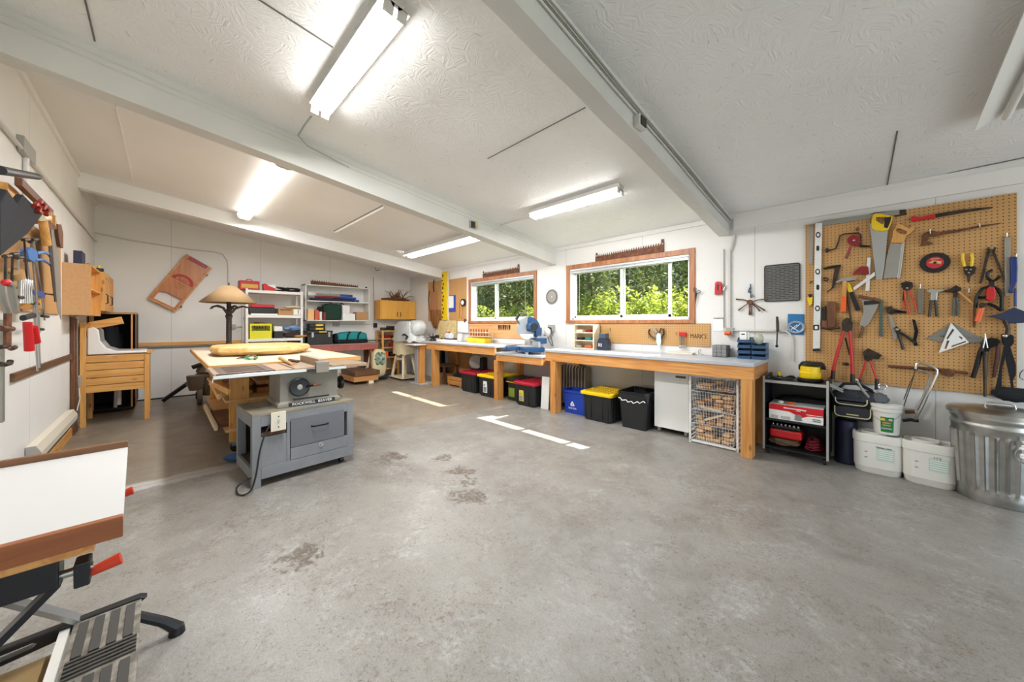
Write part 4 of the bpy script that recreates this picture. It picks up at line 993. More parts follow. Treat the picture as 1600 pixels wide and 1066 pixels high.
# ================================================================ big pegboard and its tools
YP = 4.400
def zg(x0, y0, s): return lambda pts: [(x0+a/s, y0+b/s) for a, b in pts]
ZA, ZBB, ZCC, ZD = zg(1250, 300, 5.922), zg(1420, 300, 5.922), zg(1250, 420, 5.922), zg(1400, 420, 5.33)
def tool(name, label, cat, c, grp=None, Y=YP):
    p = oy(c[0], c[1], Y-.01); return T(name, label, cat, p, 0, grp)
def fl(name, pts, m, parent=None, yf=.018, th=.012, holes=(), bev=.0015, Y=YP):
    """outline on the board: its face stands yf in front of the board, th thick"""
    b = MB().poly(pxs(pts, Y-yf), (0, th, 0), [pxs(h, Y-yf) for h in holes]); return b.build(name, m, parent, bevel=bev)
def tp(name, pts, r, m, parent=None, yf=.016, n=8, closed=False, Y=YP):
    return MB().tube(pxs(pts, Y-yf), r, n, closed).build(name, m, parent, smooth=True)
def hook(u, v): pass
p0, p1 = oy(1258.5, 350, YP), oy(1589, 303, YP); zb = oy(1559, 618, YP).z; ztp = (p0.z+p1.z)/2
pb = MB().box((p0.x, YP, zb), (p1.x, YP+.006, ztp)).build('pegboard', M_PEG); tag(pb, 'large brown pegboard covered with hand tools on the window wall at right', 'pegboard')
for x in (p0.x+.02, (p0.x+p1.x)/2, p1.x-.04): struct(MB().box((x, YP+.006, zb), (x+.02, YW, ztp)).build('trim_4%d' % int(x*3+5), M_PINEV))
GT = None
M_HOOK = mat('zinc_hook', rgb(200, 200, 196), .35, .9)
M_ORG = mat('orange_grip', rgb(230, 96, 26), .45); M_YG = mat('yellow_grip', rgb(232, 196, 30), .45)
M_DRED = mat('dark_red_enamel', rgb(134, 24, 26), .4); M_LWOOD = wood('tool_handle_wood', rgb(196, 136, 66), rgb(214, 160, 90), 'Z', 2, .45, False)
M_OLDW = wood('old_dark_wood', rgb(92, 54, 30), rgb(122, 76, 44), 'Z', 2, .55, False); M_BLADE = mat('saw_blade', rgb(168, 168, 165), .5, .5)
M_ALU = mat('brushed_aluminium', rgb(222, 222, 220), .45, .3)

t = tool('framing_square', 'long grey steel framing square along the top left of the pegboard', 'square', (1340, 345))
fl('blade', ZA([(130, 322), (130, 292), (230, 262), (640, 205), (920, 165), (920, 210), (640, 250), (240, 310), (130, 322)])[:-1], M_STEELD, t, yf=.008, th=.003)
fl('tongue', ZA([(78, 322), (128, 312), (118, 668), (80, 668)]), M_STEELD, t, yf=.006, th=.003)
tag(fl('square_end_shade', ZA([(640, 205), (690, 190), (980, 160), (990, 212), (880, 232), (860, 206), (640, 250)]), M_DARKST, yf=.004, th=.003), 'dark flat shape for the shade at the end of the framing square', 'shade')  # dark plate imitating the shade beyond the blade's end
t = tool('spirit_level', 'long aluminium spirit level hanging upright at the left of the pegboard', 'level', (1278, 450))
fl('body', [(1274, 349), (1284.5, 348), (1281, 547), (1270, 548)], M_ALU, t, yf=.032, th=.026, bev=.002)
for u, v in ((1278.3, 367), (1277.6, 424.5), (1277.3, 482)):
    o = fl('vial_ring', circ(u, v, 4, 14, 4.6), M_BLACK, t, yf=.034, th=.004); fl('vial', circ(u, v, 2.2, 10, 2.6), M_WHITE, o, yf=.036, th=.004)
o = fl('vial_ring', rrect(1270.5, 507.5, 1280, 516.5, 2), M_BLACK, t, yf=.034, th=.004); fl('vial', rrect(1273, 509.5, 1277.5, 514.5, 1), M_PAPER, o, yf=.036, th=.004)
for v in (388, 449): fl('slot', rrect(1275.5, v-4, 1280, v+4, 1.5), M_BLACK, t, yf=.0335, th=.003)
fl('end_cap', [(1270, 545), (1281, 544.5), (1281, 548.5), (1270, 549)], M_BLACK, t, yf=.033, th=.028)

t = tool('hand_drill', 'red and black hand brace drill at the upper left of the pegboard', 'hand drill', (1330, 380))
tp('frame', ZA([(250, 545), (330, 525), (352, 470), (370, 405), (410, 388), (540, 380), (562, 400), (560, 490)]), .006, M_DARKST, t)
MB().sph(oy(*ZA([(250, 540)])[0], YP-.02), .022, sc=(.6, .6, 1)).build('pad', M_BLACK, t, smooth=True)
fl('gear', ZA(circ(500, 448, 64, 20, 52)), M_DRED, t, yf=.036, th=.014); MB().sph(oy(*ZA([(500, 448)])[0], YP-.045), .010).build('hub', M_STEEL, t, smooth=True)
tp('crank', ZA([(470, 500), (455, 545), (425, 615)]), [.009, .010, .012], M_DRED, t, yf=.045)
tp('chuck', ZA([(555, 500), (600, 502), (655, 504)]), [.013, .010, .005], M_DARKST, t, yf=.02)
MB().sph(oy(*ZA([(533, 345)])[0], YP-.03), .013, sc=(1, 1, 1.4)).build('top_knob', M_OLDW, t, smooth=True)

t = tool('hand_saw', 'hand saw with yellow and black handle hanging blade down', 'saw', (1375, 380))
fl('blade', ZA([(640, 285), (700, 320), (815, 340), (780, 700), (760, 812), (705, 812), (660, 420)]), M_BLADE, t, yf=.024, th=.002)
fl('handle', ZA([(672, 215), (700, 198), (760, 202), (860, 225), (848, 280), (815, 352), (770, 362), (700, 358), (664, 335), (660, 265)]), M_YEL, t, yf=.034, th=.02, holes=[ZA([(705, 232), (800, 232), (800, 262), (760, 300), (700, 262)])], bev=.003)
fl('grip', ZA([(780, 240), (846, 226), (838, 270), (812, 335), (776, 328), (782, 270)]), M_BLACK, t, yf=.037, th=.02, bev=.003)
t = tool('back_saw', 'short back saw with a tan wooden handle beside the yellow-handled saw', 'saw', (1403, 390))
fl('blade', ZA([(838, 470), (945, 480), (905, 795), (772, 800), (800, 620)]), M_STEELD, t, yf=.02, th=.002)
fl('back', ZA([(945, 462), (968, 462), (925, 800), (900, 800)]), M_STEEL, t, yf=.023, th=.008)
fl('handle', ZA([(885, 330), (898, 285), (950, 305), (1010, 335), (1060, 302), (1058, 345), (1020, 385), (985, 400), (960, 472), (838, 470), (855, 420), (860, 365)]), M_LWOOD, t, yf=.03, th=.02, holes=[ZA([(890, 345), (915, 335), (990, 365), (985, 390), (950, 392), (895, 368)])], bev=.003)

t = tool('scraper', 'dark angled hand scraper hanging left of the hammers', 'scraper', (1302, 430))
tp('handle', ZA([(218, 712), (300, 692), (378, 682)]), [.010, .012, .010], M_BLACK, t); fl('blade', ZA([(325, 680), (380, 672), (345, 800), (318, 880), (250, 935), (245, 925), (292, 890), (305, 790)]), M_DARKST, t, yf=.02, th=.008)
t = tool('claw_hammer', 'claw hammer with an orange grip at the left of the pegboard', 'hammer', (1318, 460))
fl('head', ZA([(328, 830), (380, 800), (440, 790), (520, 795), (515, 815), (440, 825), (390, 828), (335, 845)]), M_STEELD, t, yf=.034, th=.02, bev=.003)
fl('shaft', ZCC([(395, 110), (432, 115), (428, 260), (388, 255)]), M_LWOOD, t, yf=.034, th=.016); fl('grip', ZCC([(386, 250), (430, 258), (425, 400), (372, 403)]), M_ORG, t, yf=.038, th=.022, bev=.005)
t = tool('mallet_hammer', 'hammer with a yellow shaft and black grip crossing behind the orange one', 'hammer', (1333, 465))
fl('shaft', ZCC([(435, 120), (462, 135), (492, 212), (455, 222), (432, 180)]), M_YG, t, yf=.02, th=.012); fl('grip', ZCC([(452, 222), (492, 208), (560, 370), (552, 385), (515, 392)]), M_BLACK, t, yf=.024, th=.018, bev=.004)
fl('head', ZCC([(428, 100), (500, 92), (502, 112), (430, 122)]), M_DARKST, t, yf=.02, th=.016)
t = tool('combination_square', 'red combination square with steel rule, below the yellow-handled saw', 'square', (1352, 420))
fl('head', ZA([(482, 770), (500, 740), (560, 688), (630, 690), (640, 760), (610, 768), (560, 750)]), M_DRED, t, yf=.032, th=.014, bev=.003)
fl('rule', ZA([(622, 610), (655, 605), (642, 915), (605, 918)]), M_ALU, t, yf=.016, th=.002)
fl('arm', ZA([(490, 888), (690, 738), (695, 775), (500, 912)]), M_ALU, t, yf=.022, th=.006)
t = tool('wooden_plane', 'small dark brown wooden block hanging under the orange hammer', 'wood block', (1299, 498))
fl('body', ZCC([(248, 308), (290, 298), (335, 310), (325, 545), (255, 545)]), M_OLDW, t, yf=.035, th=.03, bev=.003)
tag(fl('leather_sleeve', ZCC([(205, 360), (240, 340), (240, 480), (205, 480)]), M_BLACK, yf=.02, th=.016), 'black flat sleeve behind the level beside the wood block', 'sleeve')
t = tool('bar_clamp', 'short dark clamp bar with wooden pad beneath the wood block', 'clamp', (1298, 512))
tp('bar', ZCC([(192, 548), (280, 562), (340, 548), (372, 540)]), [.007, .010, .010, .014], M_DARKST, t, yf=.05); fl('pad', ZCC([(200, 480), (248, 480), (248, 540), (200, 540)]), M_OLDW, t, yf=.045, th=.016)
t = tool('tape_measure', 'small yellow tape measure hanging at the left edge of the pegboard', 'tape measure', (1265, 470))
fl('case', ZCC([(64, 270), (92, 240), (118, 260), (112, 330), (84, 345)]), M_YEL, t, yf=.03, th=.025, bev=.004); fl('clip', ZCC([(72, 240), (110, 232), (112, 262), (84, 268)]), M_BLACK, t, yf=.032, th=.018)
t = tool('pipe_tool', 'dark hooked tool end showing behind the level', 'hook', (1290, 435)); tp('hook', ZA([(90, 845), (105, 830), (118, 828)]), .005, M_DARKST, t); tp('hook_end', ZA([(215, 800), (240, 795), (262, 808), (250, 825), (222, 818)]), .006, M_DARKST, t)

t = tool('try_square', 'try square with dark wooden stock, in the middle of the pegboard', 'square', (1360, 475))
fl('stock', ZCC([(545, 240), (750, 280), (748, 305), (540, 270)]), M_OLDW, t, yf=.03, th=.016); fl('blade', ZCC([(738, 290), (768, 300), (766, 630), (728, 625)]), mat('green_tinged_steel', rgb(84, 100, 92), .5, .5), t, yf=.022, th=.005)
t = tool('trowel', 'grey steel trowel with handle hanging point down beside the try square', 'trowel', (1353, 495))
fl('blade', ZCC([(575, 290), (640, 285), (735, 300), (722, 350), (640, 505), (600, 540), (552, 520), (590, 400)]), M_STEELD, t, yf=.018, th=.003); tp('handle', ZCC([(585, 540), (572, 590), (545, 640)]), [.008, .010, .008], M_OLDW, t); fl('top_bar', ZCC([(590, 300), (735, 288), (735, 325), (590, 335)]), M_BLACK, t, yf=.026, th=.010)

def pliers(label, jaw, h1, h2, mh, mj=M_DARKST, piv=None, rj=.009, rh=.0085, yf=.02, name='pliers', cat='pliers'):
    c = jaw[len(jaw)//2]; t = tool(name, label, cat, c)
    fl('jaw', jaw, mj, t, yf=yf+.004, th=.012, bev=.002)
    tp('handle', h1, rh, mh, t, yf=yf); tp('handle', h2, rh, mh, t, yf=yf)
    if piv: MB().sph(oy(*piv, YP-yf-.008), .008).build('pivot', M_STEEL, t, smooth=True)
    return t
pliers('slip-joint pliers with orange-red handles right of the pegboard centre', ZCC([(935, 130), (985, 115), (1040, 125), (1050, 165), (1020, 200), (965, 205), (940, 170)]), ZCC([(968, 200), (975, 290), (1000, 350), (1018, 425)]), ZCC([(1010, 200), (1040, 270), (1066, 340), (1078, 400)]), mat('orange_red_grip', rgb(196, 62, 30), .4), piv=ZCC([(990, 180)])[0], rh=.006)
pliers('grey-jawed pliers with a second orange handle left of the drill gauge', ZCC([(955, 200), (975, 200), (960, 300), (945, 300)]), ZCC([(962, 250), (955, 320), (955, 380)]), ZCC([(964, 250), (960, 320), (962, 380)]), mat('orange_red_grip_b', rgb(196, 62, 30), .4), rh=.004, yf=.012)
t = tool('drill_gauge', 'narrow clear strip of small drill bits hanging on the pegboard', 'drill gauge', (1438, 470))
fl('case', ZD([(178, 165), (232, 165), (228, 375), (180, 375)]), mat('clear_grey_case', rgb(120, 112, 100), .3), t, yf=.016, th=.012); tp('hanger', ZD([(202, 165), (204, 128)]), .003, M_HOOK, t)
pliers('chrome end nippers with black handles below the abrasive disc', ZD([(248, 180), (290, 170), (390, 172), (398, 182), (345, 200), (340, 262), (285, 265), (295, 205), (262, 192)]), ZD([(295, 262), (285, 330), (275, 400)]), ZD([(325, 262), (335, 330), (340, 400)]), M_BLACK, M_STEEL, rh=.008)
t = tool('ball_hammer', 'small hammer with a wooden handle slanting down to the right', 'hammer', (1500, 460))
fl('head', ZD([(400, 180), (455, 165), (500, 135), (525, 150), (545, 158), (545, 182), (510, 190), (440, 195), (402, 195)]), M_DARKST, t, yf=.034, th=.02, bev=.003); fl('handle', ZD([(515, 195), (530, 185), (665, 300), (660, 322)]), M_LWOOD, t, yf=.03, th=.014, bev=.003)
pliers('long-nosed pliers hanging behind the small wooden-handled hammer', ZD([(478, 190), (512, 190), (515, 250), (475, 250)]), ZD([(485, 240), (480, 320), (476, 392)]), ZD([(505, 240), (520, 320), (512, 392)]), mat('grey_green_grip', rgb(80, 88, 78), .5), yf=.014, rh=.007)
t = tool('abrasive_disc', 'black abrasive cutting disc with a red label in the upper middle of the pegboard', 'disc', (1461, 411))
cc = oy(*ZBB([(240, 655)])[0], YP-.012)
MB().lathe([(.078, 0), (.08, .002), (.08, .006), (.078, .008)], cc, 40, M=Matrix.Rotation(PI/2, 4, 'X')).build('disc', mat('abrasive', rgb(40, 38, 38), .9, bump=(90, .4)), t, smooth=30)
MB().lathe([(.046, .0082), (.046, .0094)], cc, 32, M=Matrix.Rotation(PI/2, 4, 'X')).build('label', mat('red_label', rgb(190, 40, 44), .6), t)
MB(basis(cc+Vector((0, -.0098, 0)), (1, 0, 0), (0, 0, 1))).box((-.022, .026, 0), (.022, .032, .0005)).poly([(x, y, 0) for x, y in ((-.035, 0), (-.012, .018), (.035, .006), (.03, -.016), (.008, -.006))], (0, 0, .0006)).build('label_print', mat('tan_print', rgb(214, 168, 120), .6), t)
MB().cyl(cc+Vector((0, -.0098, 0)), cc+Vector((0, -.011, 0)), .009, n=14).build('arbor_hole', M_BLACKI, t)
t = tool('keyhole_saw', 'long dark keyhole saw with a bright red grip at the top of the pegboard', 'saw', (1490, 332))
fl('grip', ZBB([(20, 235), (35, 222), (110, 232), (240, 200), (245, 242), (120, 258), (40, 275), (22, 262)]), M_RED, t, yf=.03, th=.02, bev=.004); fl('blade', ZBB([(245, 203), (500, 160), (780, 136), (775, 150), (500, 192), (248, 238)]), M_DARKST, t, yf=.022, th=.006)
t = tool('hand_axe', 'old rusty long-tapered wrench with square jaw below the red-gripped saw', 'wrench', (1500, 368))
fl('jaw', ZBB([(120, 400), (165, 370), (225, 355), (275, 372), (325, 365), (330, 392), (240, 412), (190, 405), (172, 460), (225, 470), (222, 478), (105, 500), (118, 460)]), M_RUST, t, yf=.03, th=.018, bev=.002)
fl('shaft', ZBB([(310, 362), (460, 346), (640, 312), (860, 284), (860, 289), (640, 330), (460, 368), (320, 392)]), M_RUST, t, yf=.024, th=.010)
for x in (197, 655): MB().cyl(oy(*ZBB([(x, 300 if x > 600 else 355)])[0], YP), oy(*ZBB([(x, 300 if x > 600 else 355)])[0], YP-.035), .0025, n=6).tube(pxs(ZBB([(x, 290 if x > 600 else 345), (x+3, 325 if x > 600 else 385)]), YP-.035), .003, 6).build('hook', M_HOOK, t)
t = pliers('yellow-handled wire strippers hanging jaws down at the upper right of the pegboard', ZBB([(505, 690), (600, 680), (630, 700), (612, 755), (575, 780), (560, 840), (545, 838), (540, 785), (512, 740)]), ZBB([(500, 570), (498, 620), (515, 690)]), ZBB([(580, 570), (590, 620), (580, 690)]), M_YG, M_DARKST, rh=.009, name='wire_strippers')
for u, v in ((532, 718), (572, 718), (556, 748)): MB().sph(oy(*ZBB([(u, v)])[0], YP-.026), .0065).build('screw', M_STEEL, t, smooth=True)
tag(fl('small_chisel', ZBB([(548, 895), (560, 895), (562, 930), (552, 935), (547, 925)]), M_STEEL, yf=.012, th=.004), 'tiny steel bit hanging below the yellow wire strippers', 'bit')
t = tool('dividers', 'tall black steel dividers hanging spread at the right of the pegboard', 'dividers', (1548, 410))
fl('leg', ZBB([(730, 510), (770, 515), (735, 620), (700, 770), (675, 840), (650, 850), (665, 800), (700, 640)]), M_DARKST, t, yf=.02, th=.010); fl('leg', ZBB([(770, 512), (808, 510), (800, 560), (850, 680), (885, 800), (885, 830), (862, 770), (822, 680), (775, 570)]), M_DARKST, t, yf=.02, th=.010); MB().sph(oy(*ZBB([(765, 520)])[0], YP-.026), .01).build('pivot', M_STEELD, t, smooth=True)
t = tool('steel_file', 'long grey steel file hanging upright near the right edge of the pegboard', 'file', (1573, 415)); fl('blade', ZBB([(885, 420), (942, 415), (935, 965), (890, 965)]), M_STEELD, t, yf=.016, th=.006); tp('hanger', ZBB([(908, 415), (910, 378)]), .004, M_HOOK, t)
M_NAVY = mat('navy_paint', rgb(24, 50, 118), .4)
t = tool('blue_clamp', 'bright blue trigger clamp body hanging at the right edge of the pegboard', 'clamp', (1583, 430)); fl('body', ZBB([(940, 600), (1005, 598), (1010, 700), (1005, 830), (975, 900), (972, 935), (925, 930), (945, 860)]), M_NAVY, t, yf=.04, th=.03, bev=.005); tp('bar', ZBB([(985, 900), (985, 1060)]), .007, M_NAVY, t, yf=.03); tp('hanger', ZBB([(995, 600), (998, 570)]), .003, M_HOOK, t)
t = tool('roofing_hatchet', 'dark blue broad-bladed tool head crossing the lower right pegboard edge', 'hatchet', (1575, 497)); fl('blade', ZD([(752, 402), (880, 372), (985, 322), (1066, 352), (1100, 395), (1066, 452), (960, 455), (905, 432), (840, 410)]), mat('dark_blue_paint', rgb(34, 46, 78), .45), t, yf=.05, th=.016, bev=.003)
MB().tube(pxs(ZD([(905, 430), (935, 500), (925, 560)]), YP-.042), .012).build('neck', M_DARKST, t, smooth=True)
t = tool('basin_wrench', 'black open hooked clamp with a red grip hanging at the right of the pegboard', 'clamp', (1548, 460))
tp('hook', ZD([(800, 10), (765, 30), (760, 70), (790, 105), (830, 95), (868, 60)]), .009, M_BLACKM, t, yf=.03); tp('loop', ZD([(790, 145), (720, 165), (672, 230), (660, 330)]), .010, M_BLACKM, t, yf=.03); tp('loop', ZD([(800, 145), (850, 170), (880, 230), (880, 350), (860, 340)]), .010, M_BLACKM, t, yf=.03)
fl('grip', ZD([(755, 170), (780, 145), (825, 155), (835, 220), (825, 260), (780, 275), (748, 250)]), M_RED, t, yf=.045, th=.028, bev=.006); fl('core', ZD([(775, 105), (822, 105), (820, 150), (775, 150)]), M_BLACK, t, yf=.04, th=.02)
MB().tube(pxs(ZD([(690, 240), (735, 240), (752, 230)]), YP-.035), .010).tube(pxs(ZD([(760, 290), (820, 310), (880, 350)]), YP-.035), .010).build('jaw', M_BLACKM, t, smooth=True)
pliers('orange-handled snips hanging beside the black clamp', ZD([(690, 300), (720, 280), (760, 290), (735, 325), (700, 340)]), ZD([(700, 330), (680, 390), (668, 438)]), ZD([(725, 325), (705, 390), (690, 440)]), M_ORG, yf=.05, name='snips', cat='snips')
t = tool('flat_bar', 'thin dark red flat chisel hanging below the orange snips', 'chisel', (1522, 495)); fl('blade', ZD([(642, 335), (668, 330), (662, 470), (655, 492), (640, 488)]), M_RUST, t, yf=.014, th=.006)
pliers('black locking pliers with spread handles at the centre of the pegboard', ZCC([(790, 355), (850, 345), (865, 372), (985, 395), (980, 412), (870, 415), (840, 425), (805, 410)]), ZCC([(845, 370), (825, 400), (815, 410)]), ZCC([(880, 390), (940, 398), (985, 402)]), M_BLACKM, rh=.008)
t = tool('putty_knife', 'grey and brown narrow putty knife hanging behind the black calipers', 'putty knife', (1395, 510)); fl('blade', ZCC([(818, 430), (850, 432), (900, 600), (895, 660), (865, 655)]), M_STEELD, t, yf=.012, th=.003)
t = pliers('black-handled adjustable pliers spread open on the lower centre pegboard', ZCC([(870, 545), (900, 535), (930, 570), (935, 615), (905, 625), (885, 590)]), ZCC([(915, 610), (935, 680), (955, 750)]), ZCC([(930, 590), (990, 630), (1066, 690)]), M_BLACK, M_DARKST, rh=.009)
MB().sph(oy(*ZCC([(898, 562)])[0], YP-.03), .011).build('nut', M_STEEL, t, smooth=True)
t = tool('sheath_knife', 'black curved knife hanging left of the speed squares', 'knife', (1430, 515)); fl('blade', ZD([(135, 420), (160, 425), (188, 520), (170, 600), (185, 640), (150, 645), (140, 600), (155, 520)]), M_BLACKM, t, yf=.02, th=.008)
t = tool('rafter_square', 'large grey triangular rafter square behind the white speed square', 'square', (1490, 525))
fl('plate', ZD([(245, 588), (455, 462), (480, 460), (740, 592), (690, 618), (340, 612), (345, 600)]), mat('grey_alloy', rgb(130, 130, 126), .5, .4), t, yf=.008, th=.003, holes=[ZD([(365, 558), (430, 558), (430, 568), (365, 568)]), ZD([(560, 572), (620, 572), (620, 580), (560, 580)])])
t = tool('speed_square', 'white triangular speed square with slots in the lower pegboard', 'square', (1490, 530))
fl('plate', ZD([(458, 450), (610, 615), (355, 702)]), M_WHITE, t, yf=.02, th=.005, holes=[ZD([(470, 500), (486, 510), (430, 590), (420, 580)]), ZD([(425, 598), (446, 600), (420, 668), (402, 668)]), ZD([(528, 560), (555, 575), (548, 590), (528, 572)]), ZD([(462, 642), (580, 602), (584, 612), (462, 655)])])
t = tool('bolt_cutters', 'large bolt cutters with red handles hanging at the left of the pegboard', 'bolt cutters', (1320, 560))
fl('jaw', ZCC([(385, 500), (400, 470), (432, 452), (470, 465), (490, 505), (482, 570), (440, 590), (390, 575)]), M_DARKST, t, yf=.05, th=.03, bev=.003); tp('handle', ZCC([(402, 575), (375, 680), (340, 800), (315, 900), (308, 945)]), .013, M_REDM, t, yf=.045); tp('handle', ZCC([(462, 575), (470, 680), (478, 800), (485, 900), (485, 975)]), .013, M_REDM, t, yf=.045)
tp('grip', ZCC([(308, 945), (300, 1020)]), .015, M_BLACK, t, yf=.045); tp('grip', ZCC([(485, 975), (484, 1050)]), .015, M_BLACK, t, yf=.045)
t = tool('pry_bar', 'thin dark pry bar hanging behind the red bolt cutters', 'pry bar', (1325, 510)); tp('shaft', ZCC([(430, 215), (450, 330), (470, 470)]), .006, M_DARKST, t, yf=.012); tp('lower_shaft', ZCC([(420, 640), (440, 720), (460, 800)]), .006, M_DARKST, t, yf=.012)
t = tool('bolt_cutters', 'small bolt cutters with thin red handles below the try square', 'bolt cutters', (1358, 570))
fl('jaw', ZCC([(580, 770), (630, 735), (670, 755), (760, 800), (720, 840), (670, 835), (660, 860), (600, 860), (590, 820)]), M_DARKST, t, yf=.04, th=.02, bev=.002); tp('handle', ZCC([(610, 850), (590, 920), (555, 1020)]), .0075, M_REDM, t, yf=.035); tp('handle', ZCC([(648, 850), (680, 940), (712, 1025)]), .0075, M_REDM, t, yf=.035)
tp('grip', ZCC([(555, 1020), (545, 1090)]), .011, M_BLACK, t, yf=.035); tp('grip', ZCC([(712, 1020), (708, 1120)]), .0125, M_BLACK, t, yf=.035)
tag(tp('hook_tool', ZCC([(380, 850), (378, 890)]), .004, M_LWOOD), 'tiny wooden peg on the pegboard between the red handles', 'peg'); tag(MB().sph(oy(*ZCC([(425, 882)])[0], YP-.02), .014, sc=(1.5, .8, 1)).build('rubber_knob', M_BLACK, smooth=True), 'small black rubber knob hanging between the red bolt cutter handles', 'knob')
t = tool('pipe_clamp', 'long rusty pipe clamp bar lying level along the bottom of the pegboard', 'clamp', (1450, 577))
tp('bar', zg(1380, 560, 6.664)([(52, 82), (200, 92), (340, 100), (560, 115), (640, 125), (860, 150)]), .011, M_RUST, t, yf=.02); fl('jaw', zg(1380, 560, 6.664)([(595, 105), (740, 120), (740, 180), (700, 195), (600, 165)]), M_RUST, t, yf=.035, th=.025, bev=.003); tp('screw', zg(1380, 560, 6.664)([(740, 135), (880, 155)]), .007, M_DARKST, t)
def hacksaw(label, pts, m, gm, yf, grip, blade):
    t = tool('hacksaw', label, 'hacksaw', pts[0]); tp('frame', pts, .0085, m, t, yf=yf); tp('grip', grip, .013, gm, t, yf=yf); tp('blade', blade, .003, M_DARKST, t, yf=yf); return t
Zk = zg(1380, 560, 6.664)
hacksaw('chrome-framed hacksaw hanging in front of the rusty clamp bar', Zk([(330, 640), (400, 520), (480, 340), (560, 160), (560, 120), (520, 90), (390, 45), (345, 60), (335, 110)]), M_STEEL, M_BLACK, .075, Zk([(200, 650), (285, 640), (370, 655)]), Zk([(335, 110), (300, 250), (240, 420), (215, 500)]))
hacksaw('second hacksaw with dark handle behind the chrome-framed one', Zk([(225, 530), (350, 535), (420, 400), (480, 230), (492, 165), (450, 145), (360, 120)]), M_STEELD, M_OLDW, .045, Zk([(225, 560), (330, 560)]), Zk([(330, 150), (270, 280), (215, 430)]))
t = tool('tin_snips', 'heavy black tin snips hanging at the lower right of the pegboard', 'snips', (1525, 555)); fl('jaw', ZD([(745, 590), (790, 575), (850, 582), (870, 610), (845, 640), (790, 660), (770, 700), (735, 690)]), M_BLACKM, t, yf=.03, th=.014); tp('handle', ZD([(735, 620), (700, 700), (675, 800), (640, 910)]), [.012, .013, .014, .012], M_BLACKM, t, yf=.035); tp('handle', ZD([(850, 640), (845, 740), (825, 830), (815, 905)]), [.010, .011, .010, .008], mat('maroon_grip', rgb(70, 24, 26), .5), t, yf=.035)
t = tool('wire_brush', 'long dark rod tool with a pointed steel tip hanging among the black snips', 'rod', (1538, 550)); tp('rod', ZD([(745, 690), (742, 830), (740, 1000), (740, 1066)]), [.014, .011, .008, .008], M_DARKST, t, yf=.05); tp('tip', ZD([(725, 660), (738, 600), (742, 540)]), .004, M_STEEL, t, yf=.05); tp('tip', ZD([(762, 660), (750, 600), (744, 560)]), .004, M_STEEL, t, yf=.05)
t = tool('tool_strap', 'wide black webbing harness hanging at the lower right corner of the pegboard', 'strap', (1578, 560)); fl('upper', ZD([(880, 545), (935, 535), (985, 560), (985, 620), (960, 650), (900, 640), (885, 600)]), M_BLACKF, t, yf=.05, th=.03, bev=.006)
fl('strap', ZD([(900, 640), (945, 640), (885, 830), (880, 1030), (820, 1035), (855, 880)]), M_BLACKF, t, yf=.05, th=.01); fl('strap', ZD([(930, 640), (950, 640), (1000, 800), (1000, 880), (975, 935), (985, 1000), (960, 1000), (950, 920), (915, 760)]), M_BLACKF, t, yf=.045, th=.01)
MB().blob(oy(1585, 617, YP-.05), (.20, .06, .10), seed=4).build('pouch', M_BLACKF, t, smooth=True); MB().sph(oy(*ZD([(905, 560)])[0], YP-.07), .014).build('buckle', M_STEEL, t, smooth=True)
tag(MB().tube(pxs([(1599, 578), (1594, 583), (1593, 590), (1599, 594)], YW-.02), .0025, 6).build('wire_hook', M_DARKST, smooth=True), 'thin bent wire hooked on the wall right of the pegboard', 'wire')

# ================================================================ between window and pegboard
def wl(name, label, cat, c, Y=YW): p = oy(c[0], c[1], Y-.004); return T(name, label, cat, p)
ZE = zg(1060, 380, 5.333)
M_CHAR = mat('charcoal_silicone', rgb(112, 111, 108), .7)
t = wl('drying_mat', 'grey rectangular ribbed mat hanging on the wall left of the pegboard', 'mat', (1222, 441))
q0, q1 = oy(1194, 472, YW-.01), oy(1250.5, 410, YW-.01)
MB().poly([(x, YW-.012, z) for x, z in rrect(q0.x, q0.z, q1.x, q1.z, .02)], (0, .008, 0)).build('sheet', M_CHAR, t)
MB().tube([(x, YW-.012, z) for x, z in rrect(q0.x+.005, q0.z+.005, q1.x-.005, q1.z-.005, .018)], .006, 6, closed=True).build('rim', mat('dark_silicone', rgb(56, 56, 55), .7), t, smooth=True)
b = MB(); nz_ = 19
for i in range(nz_):
    z = q0.z+.03+(q1.z-q0.z-.06)*i/(nz_-1); off = .035 if i % 2 else 0; x = q0.x+.018-off
    while x < q1.x-.02:
        xa, xb = max(x, q0.x+.016), min(x+.055, q1.x-.016)
        if xb-xa > .012: b.box((xa, YW-.016, z-.0028), (xb, YW-.011, z+.0028))
        x += .07
o = b.build('ribs', mat('rib_silicone', rgb(52, 52, 50), .7), t)
t = wl('wrench_fan', 'round wooden hub holding a fan of dark wrenches on the wall above the blue bins', 'wrench rack', (1172, 472))
hc = oy(*ZE([(594, 492)])[0], YW-.03); MB().cyl((hc.x, YW, hc.z), (hc.x, YW-.035, hc.z), .026, n=24).build('hub', M_OLDW, t, smooth=40)
for pts in ([(480, 468), (540, 470), (580, 485)], [(500, 560), (540, 530), (575, 505)], [(592, 600), (592, 550), (592, 510)], [(606, 600), (606, 550), (602, 510)], [(680, 568), (650, 535), (612, 505)], [(720, 562), (670, 530), (615, 500)], [(745, 466), (680, 470), (615, 485)]):
    o = tp('wrench', ZE(pts), [.0085, .005, .005], M_RUST, t, yf=.02, Y=YW)
